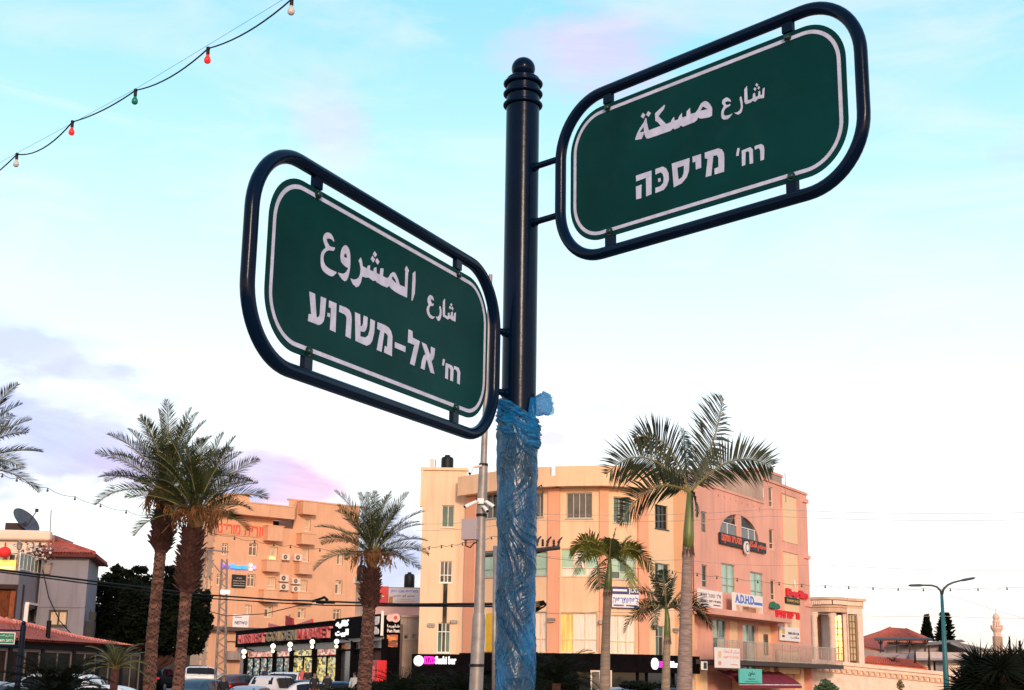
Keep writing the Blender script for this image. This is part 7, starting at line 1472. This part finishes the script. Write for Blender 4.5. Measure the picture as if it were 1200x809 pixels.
def conifer(lab, px, pytop, pybot, Y, wpx, n, m, gap=0, grp=None, seed=3, cat='conifer', name='cypress'):
    rng = random.Random(seed); b = at(px, pybot, Y); t = at(px, pytop, Y); k_ = Y/FPX; g = -1.0; r_ = empty(name, (b.x, Y, g), lab, cat, grp); H = t.z-b.z
    mb = MB(); mb.tube([Vector((b.x, Y, g)), t-Vector((0, 0, H*.05))], [.2, .05], 6); mb.build('trunk', bootm, r_); mb = MB()
    for _ in range(n):
        u = rng.random()**1.1; lay = 1.0
        if gap: ph = (u*9) % 1; lay = .35+.75*(1-ph)
        R = wpx*k_*(1-u)**(.8 if gap else .85)*lay*(1 if gap else (.75+.35*noise.noise(Vector((u*6, seed, 0))))); a = rng.random()*2*pi; q = R*sqrt(rng.random())
        p_ = Vector((t.x*u+b.x*(1-u)+q*cos(a), Y+q*sin(a), b.z+H*u+(0 if not gap else 0))); q_ = min(.9, max(.12, wpx*k_*.55)); d = Vector((cos(a)*.6, sin(a)*.6, .9 if not gap else .2)).normalized()*q_*rng.uniform(.5, 1.1); s = d.orthogonal().normalized()*.22*q_; mb.quad(p_-s*.5, p_+d*.5-s, p_+d, p_+d*.5+s)
    mb.build('crown', m, r_); return r_
conifer('broad dark cypress on the skyline just left of the street lamp', 1086, 723, 752, 175, 9, 2200, treem, seed=4)
conifer('layered open conifer on the skyline behind the street lamp', 1107, 719, 752, 180, 11, 1300, treem, gap=1, seed=9)
conifer('slim dark cypress above the yucca near the right edge', 1183, 747, 800, 95, 3.6, 1100, treem, seed=6)
conifer('dark rounded conifer at the right edge above the yucca', 1195, 752, 800, 100, 4.6, 1100, treem, seed=8)
conifer('thin columnar cypress against the lilac wall, left one', 1072.5, 764, 785, 110, 1.1, 350, treem, seed=12)
conifer('thin columnar cypress against the lilac wall, right one', 1088.5, 757, 788, 110, 1.0, 350, treem, seed=14)
low_palm('dark cypress bush peeping above the orange red roof', 1047, 778, 110, 14, .9, blackgreen, 30, ll=.3, npair=12, name='shrub', cat='shrub')

# ------------------------------------------------------------------ cars
tyre = mat('tyre rubber', (.012, .012, .013), rough=.9); rim = mat('alloy rim', (.35, .35, .36), rough=.3, metal=.8); cg = mat('car window', (.008, .010, .014), rough=.08, spec=.4, var=.2)
cgl = mat('tinted blue car window', (.03, .05, .08), rough=.08, spec=.6, var=.2)
tl_ = mat('tail light', (.45, .01, .01), rough=.2, emit=(1, .03, .02), es=.5); hl_ = mat('headlight', (.7, .7, .7), rough=.1)
def car_parts(r_, kind_, paint, glass):
    suv = kind_ == 'suv'; Lc, Wc, H = (4.5, 1.84, 1.66) if suv else (4.5, 1.80, 1.45); hb = .95 if suv else .88
    # stations: x, belt height, roof height, half width belt, half width roof
    if suv: S = [(-2.25, .62, .62, .78, .78), (-2.2, .98, .98, .84, .80), (-2.08, 1.02, 1.10, .88, .76), (-1.72, 1.03, 1.60, .90, .66), (-1.0, 1.02, 1.66, .92, .68), (.0, 1.0, 1.66, .92, .68), (.45, .99, 1.58, .92, .67), (1.25, .97, 1.02, .91, .76), (1.9, .88, .90, .86, .8), (2.18, .72, .72, .76, .72), (2.25, .55, .55, .66, .66)]
    else: S = [(-2.25, .60, .60, .74, .74), (-2.2, .90, .90, .80, .78), (-1.85, .97, .98, .86, .74), (-1.15, .97, 1.36, .89, .62), (-.45, .95, 1.45, .90, .64), (.1, .94, 1.43, .90, .64), (.35, .93, 1.38, .90, .63), (1.15, .90, .94, .89, .72), (1.9, .78, .80, .84, .76), (2.18, .64, .64, .74, .70), (2.25, .50, .50, .64, .64)]
    def cr(p0, p1_, p2_, p3_, t): return tuple(.5*((2*b)+(-a+c)*t+(2*a-5*b+4*c-d)*t*t+(-a+3*b-3*c+d)*t**3) for a, b, c, d in zip(p0, p1_, p2_, p3_))
    SD = 3; S2 = []
    for i in range(len(S)-1):
        for k in range(SD): S2.append(cr(S[max(0, i-1)], S[i], S[i+1], S[min(len(S)-1, i+2)], k/SD))
    S2.append(S[-1]); mb = MB()
    for x, b, t, wb, wr in S2:
        wl = wb*.97; t = max(t, b); cab = t > b+.03
        row = [(-wl*.86, .22), (-wl, .34), (-wb*1.01, min(.62, b-.02)), (-wb, b-.03 if b > .4 else b), (-wb*.975, b), (-wr, t-.06 if cab else t-.005), (-wr*.90, t-.012 if cab else t), (-wr*.5, t+.012), (wr*.5, t+.012), (wr*.90, t-.012 if cab else t), (wr, t-.06 if cab else t-.005), (wb*.975, b), (wb, b-.03 if b > .4 else b), (wb*1.01, min(.62, b-.02)), (wl, .34), (wl*.86, .22)]
        for y, z in row: mb.v.append((x, y, z))
    K = 16
    for i in range(len(S2)-1):
        for j in range(K): j2 = (j+1) % K; mb.f.append((i*K+j, (i+1)*K+j, (i+1)*K+j2, i*K+j2)); mb.m.append(0)
    mb.f.append(tuple(range(K))); mb.f.append(tuple((len(S2)-1)*K+j for j in range(K-1, -1, -1))); mb.m += [0, 0]
    V = list(mb.v)
    def make(name, mbx, m, par=r_, sm=None):
        me = bpy.data.meshes.new(name); me.from_pydata(mbx.v, [], mbx.f); me.materials.append(m); me.update(); o = bpy.data.objects.new(name, me); C.objects.link(o); o.parent = par; OR[o.name] = Vector((0, 0, 0))
        if sm: smooth_by_angle(o, sm)
        return o
    make('body', mb, paint, sm=50)
    def vv(i, j): return Vector(V[i*K+j])
    def strip(name, ia, ib, ja, jb, f0=.08, f1=.92, trim0=0, trim1=0):
        g = MB(); rows = []
        for i in range(ia, ib+1):
            t0, t1 = f0, f1
            p, q = vv(i, ja), vv(i, jb); rows.append((p.lerp(q, t0), p.lerp(q, t1)))
        c0 = Vector((0, 0, .7))
        for (a, b), (c, d) in zip(rows, rows[1:]):
            nn = (c-a).cross(b-a).normalized(); m_ = (a+b+c+d)/4
            if nn.dot(m_-c0) < 0: nn = -nn
            g.quad(a+nn*.012, c+nn*.012, d+nn*.012, b+nn*.012)
        return make(name, g, glass)
    st, ws = 3*SD, 6*SD
    if suv: R1, R2, R3 = 3*SD-1, 4*SD+1, 6*SD+1
    else: R1, R2, R3 = 3*SD-1, 4*SD+1, 6*SD+1
    for ja, jb in ((4, 5), (11, 10)):
        strip('side_window', R1+1, R2, ja, jb, .06, .94); strip('side_window', R2+1 if False else R2, 5*SD+1, ja, jb, .06, .94) if False else strip('side_window', R2+0, 5*SD, ja, jb, .06, .94); strip('side_window', 5*SD, R3+0, ja, jb, .06, .94)
        for ii in (R2, 5*SD):
            g = MB(); a, b = vv(ii, ja), vv(ii, jb); s_ = 1 if a.y > 0 else -1; e_ = Vector((.035, 0, 0)); o_ = Vector((0, s_*.022, .004)); g.quad(a-e_+o_, a+e_+o_, b+e_+o_, b-e_+o_); make('door_pillar', g, tyre)
    strip('windscreen', 6*SD, 7*SD, 6, 9, .03, .97)
    strip('rear_window', 2*SD+1, 3*SD, 6, 9, .05, .95)
    for s in (-1, 1):
        g = MB(); g.box((-2.17 if suv else -2.14, s*.70, .93 if suv else .80), (.16, .26, .13)); make('tail_light', g, tl_)
        g = MB(); g.box((2.08, s*.62, .66), (.26, .30, .12)); make('headlight', g, hl_)
        g = MB(); g.box((.75, s*(.98), 1.0 if suv else .95), (.16, .16, .11)); make('mirror', g, paint)
        for x in (-1.38, 1.38):
            g = MB()
            for r2, w2, mm in ((.33, .2, 0),):
                k = 20
                for dy in (-.11, .11):
                    for j in range(k): g.v.append((x+r2*cos(2*pi*j/k), s*.80+dy, .33+r2*sin(2*pi*j/k)))
                g.f += [tuple(range(k)), tuple(range(2*k-1, k-1, -1))]+[(j, j+k, (j+1) % k+k, (j+1) % k) for j in range(k)]; g.m += [0]*(k+2)
            W = make('wheel', g, tyre); g = MB(); k = 12
            for j in range(k): g.v.append((x+.21*cos(2*pi*j/k), s*.915, .33+.21*sin(2*pi*j/k)))
            g.f.append(tuple(range(k))); g.m.append(0); make('rim', g, rim, W)
    g = MB(); g.box((-2.262, 0, .62), (.02, .5, .12)); make('number_plate', g, W_['yellowp'])
PROTO = {}
def car(lab, px, proof, Y, rot, kind_, paint, glass=None):
    glass = glass or cg; H = 1.66 if kind_ == 'suv' else 1.45; c = at(px, proof, Y); g = max(gz(c.x, Y)+.04, c.z-H); g = c.z-H
    r_ = empty('parked_car', (0, 0, 0), lab, 'car', 'cars parked along the road'); key = (kind_,)
    if key not in PROTO: car_parts(r_, kind_, paint, glass); PROTO[key] = r_
    else:
        for ch in PROTO[key].children:
            o = ch.copy(); C.objects.link(o); o.parent = r_
            for gcd in ch.children: q = gcd.copy(); C.objects.link(q); q.parent = o
            if ch.name.split('.')[0] in ('body', 'mirror'): o.data = ch.data.copy(); o.data.materials[0] = paint
            elif 'window' in ch.name or 'windscreen' in ch.name: o.data = ch.data.copy(); o.data.materials[0] = glass
    r_.location = (c.x, Y, g); r_.rotation_euler = (0, 0, rot); bpy.context.view_layer.update(); return r_
def paint(n, c, met=.0): return mat(n, c, rough=.35, metal=met, var=.04, coat=.15, spec=.3)
shadep = mat('shade dark car paint', (.004, .004, .006), rough=.5, spec=.12)  # tree shade painted into the body colour of the two cars below it
white, cream_, darkb, redd, silver, grey_, bluec = paint('white car paint', (.74, .72, .72)), paint('pearl car paint', (.60, .56, .56)), paint('dark blue car paint', (.03, .045, .075)), paint('dark red car paint', (.07, .008, .01)), paint('silver car paint', (.38, .40, .45), .3), paint('grey car paint', (.10, .11, .14), .3), paint('blue car paint', (.05, .12, .25), .2)
car('white hatchback seen side on below the lattice mast', 244, 781.5, 118, radians(12), 'suv', white)
car('dark blue sedan seen from behind next to the right date palm trunk', 241, 796, 62, radians(75), 'sedan', darkb, cgl)
car('dark red sedan with lit tail lights left of the white estate cars', 283, 790.5, 84, radians(65), 'sedan', redd)
car('large white estate car with its roof highest in the parked row', 330, 788, 88, radians(152), 'suv', white, cgl)
car('pearl hatchback in front of the large white estate car', 326, 792.5, 74, radians(75), 'suv', cream_)
car('silver blue sedan roof at the bottom in front of the pearl hatchback', 297, 804, 62, radians(80), 'sedan', silver, cgl)
car('dark grey sedan right of the pearl hatchback', 353, 797, 76, radians(160), 'sedan', grey_)
car('white sedan at the bottom, left of the market palm', 372, 799.5, 74, radians(15), 'sedan', white)
car('blue car nearly hidden beside the market palm trunk', 404, 799, 76, radians(20), 'sedan', bluec)
car('sedan painted dark for the shade under the broadleaf tree', 190, 783, 104, radians(80), 'suv', shadep)
car('car painted dark for the shade behind the white hatchback, under the tree edge', 218, 780, 128, radians(150), 'suv', shadep)
car('silver car cut by the bottom left corner of the picture', 8, 799.5, 38, radians(15), 'sedan', silver, cgl)
car('white car roof half hidden by the small young palm', 112, 803, 48, radians(170), 'sedan', white)
car('pale car roof behind the thin palm in front of the sushi bar', 733, 806, 62, radians(5), 'sedan', silver, cgl)
car('white car behind the cycad bush in front of the pavilion', 55, 790, 50, radians(170), 'suv', white)
car('dark blue car roof at the foot of the large feather palm', 775, 806, 60, radians(175), 'sedan', darkb)
# white street cabinet panels behind the thin palm
p_ = at(705, 800, 66); r_ = empty('glass_booth', (p_.x, p_.y, -1), 'pale framed glass booth behind the thin palm trunk', 'booth')
for a, b in ((692, 704), (706, 717)):
    P0, P1 = at(a, 792, 66), at(b, 792, 66); mb = MB(); zt_, zb_ = P0.z+.25, -1
    for q0, q1, z0, z1 in ((P0.x, P0.x+.07, zb_, zt_), (P1.x-.07, P1.x, zb_, zt_), (P0.x+.071, P1.x-.071, zt_-.07, zt_)): mb.box(((q0+q1)/2, 66, (z0+z1)/2), (q1-q0, .07, z1-z0))
    F = mb.build('frame', W_['steel'], r_); mb = MB(); mb.box(((P0.x+P1.x)/2, 66, (zb_+zt_)/2-.04), (P1.x-P0.x-.142, .02, zt_-zb_-.08)); mb.build('pane', M['glassgrey'], F)

# ------------------------------------------------------------------ people near the market
def person(lab, px, phead, Y, rot, cloth, trousers, skin=(.30, .16, .10), hair=(.015, .01, .008)):
    c = at(px, phead, Y); H = 1.74; g = c.z-H; r_ = empty('person', (c.x, Y, g), lab, 'person', 'people in front of the market')
    J = {'pel': (0, 0, .95, .13), 'wa': (0, 0, 1.10, .125), 'ch': (0, -.01, 1.33, .15), 'nk': (0, 0, 1.49, .055), 'h1': (0, -.01, 1.58, .075), 'h2': (0, -.015, 1.66, .085), 'h3': (0, -.01, 1.71, .055),
         'sl': (-.17, 0, 1.42, .06), 'el': (-.22, .02, 1.14, .045), 'wl': (-.21, -.07, .90, .032), 'hl': (-.21, -.10, .82, .035), 'sr': (.17, 0, 1.42, .06), 'er': (.23, .02, 1.14, .045), 'wr': (.22, -.09, .91, .032), 'hr': (.21, -.13, .83, .035),
         'hipl': (-.09, 0, .88, .095), 'kl': (-.10, -.02, .50, .065), 'al': (-.11, .02, .09, .045), 'fl': (-.11, -.13, .04, .04), 'hipr': (.09, 0, .88, .095), 'kr': (.11, -.05, .50, .065), 'ar': (.12, .05, .09, .045), 'fr': (.12, -.10, .04, .04)}
    E_ = [('pel', 'wa'), ('wa', 'ch'), ('ch', 'nk'), ('nk', 'h1'), ('h1', 'h2'), ('h2', 'h3'), ('ch', 'sl'), ('sl', 'el'), ('el', 'wl'), ('wl', 'hl'), ('ch', 'sr'), ('sr', 'er'), ('er', 'wr'), ('wr', 'hr'), ('pel', 'hipl'), ('hipl', 'kl'), ('kl', 'al'), ('al', 'fl'), ('pel', 'hipr'), ('hipr', 'kr'), ('kr', 'ar'), ('ar', 'fr')]
    ks = list(J); me = bpy.data.meshes.new('body'); me.from_pydata([J[k][:3] for k in ks], [(ks.index(a), ks.index(b)) for a, b in E_], []); o = bpy.data.objects.new('body', me); C.objects.link(o)
    md = o.modifiers.new('skin', 'SKIN'); 
    for i, k in enumerate(ks): me.skin_vertices[0].data[i].radius = (J[k][3],)*2
    me.skin_vertices[0].data[0].use_root = True
    s = o.modifiers.new('sub', 'SUBSURF'); s.levels = 1; s.render_levels = 1
    dg = bpy.context.evaluated_depsgraph_get(); m2 = bpy.data.meshes.new_from_object(o.evaluated_get(dg)); bpy.data.objects.remove(o)
    m2.materials.clear()
    for m in (cloth, trousers, mat('skin', skin, rough=.6), mat('hair', hair, rough=.7)): m2.materials.append(m)
    for p in m2.polygons:
        z = p.center.z; x = abs(p.center.x); p.use_smooth = True
        p.material_index = 3 if (z > 1.66 or (z > 1.58 and p.center.y > .02)) else 2 if z > 1.47 or (x > .17 and z < .95) else 0 if z > .95 else 1
    b = bpy.data.objects.new('body', m2); C.objects.link(b); b.parent = r_; OR[b.name] = Vector((0, 0, 0)); r_.rotation_euler = (0, 0, rot)
blk, gry, wht, nv = mat('black cloth', (.012, .012, .014)), mat('grey cloth', (.10, .10, .11)), mat('white cloth', (.60, .58, .56)), mat('navy cloth', (.02, .03, .07))
person('person in dark clothes by the first shop window bay', 311, 781, 84, 2.6, nv, blk); person('person in a light red top before the middle window', 355, 782, 80, 3.0, mat('light red cloth', (.55, .10, .09)), nv)
person('person in black right of the one in a light red top', 361, 782.5, 78, .4, blk, blk); person('person in black standing before the bright yellow bay', 384, 788, 66, 2.9, blk, blk)
person('person in a white shirt just left of the market palm trunk', 416, 787, 62, -2.6, wht, gry); person('person in dark clothes with red trousers in the middle bay', 369, 788, 70, .2, blk, mat('maroon cloth', (.12, .02, .025))); person('person in black beside the white hatchback', 262.5, 790.5, 58, .5, blk, blk)
# leave no unused curve or stray data behind
for c in list(bpy.data.curves): bpy.data.curves.remove(c)
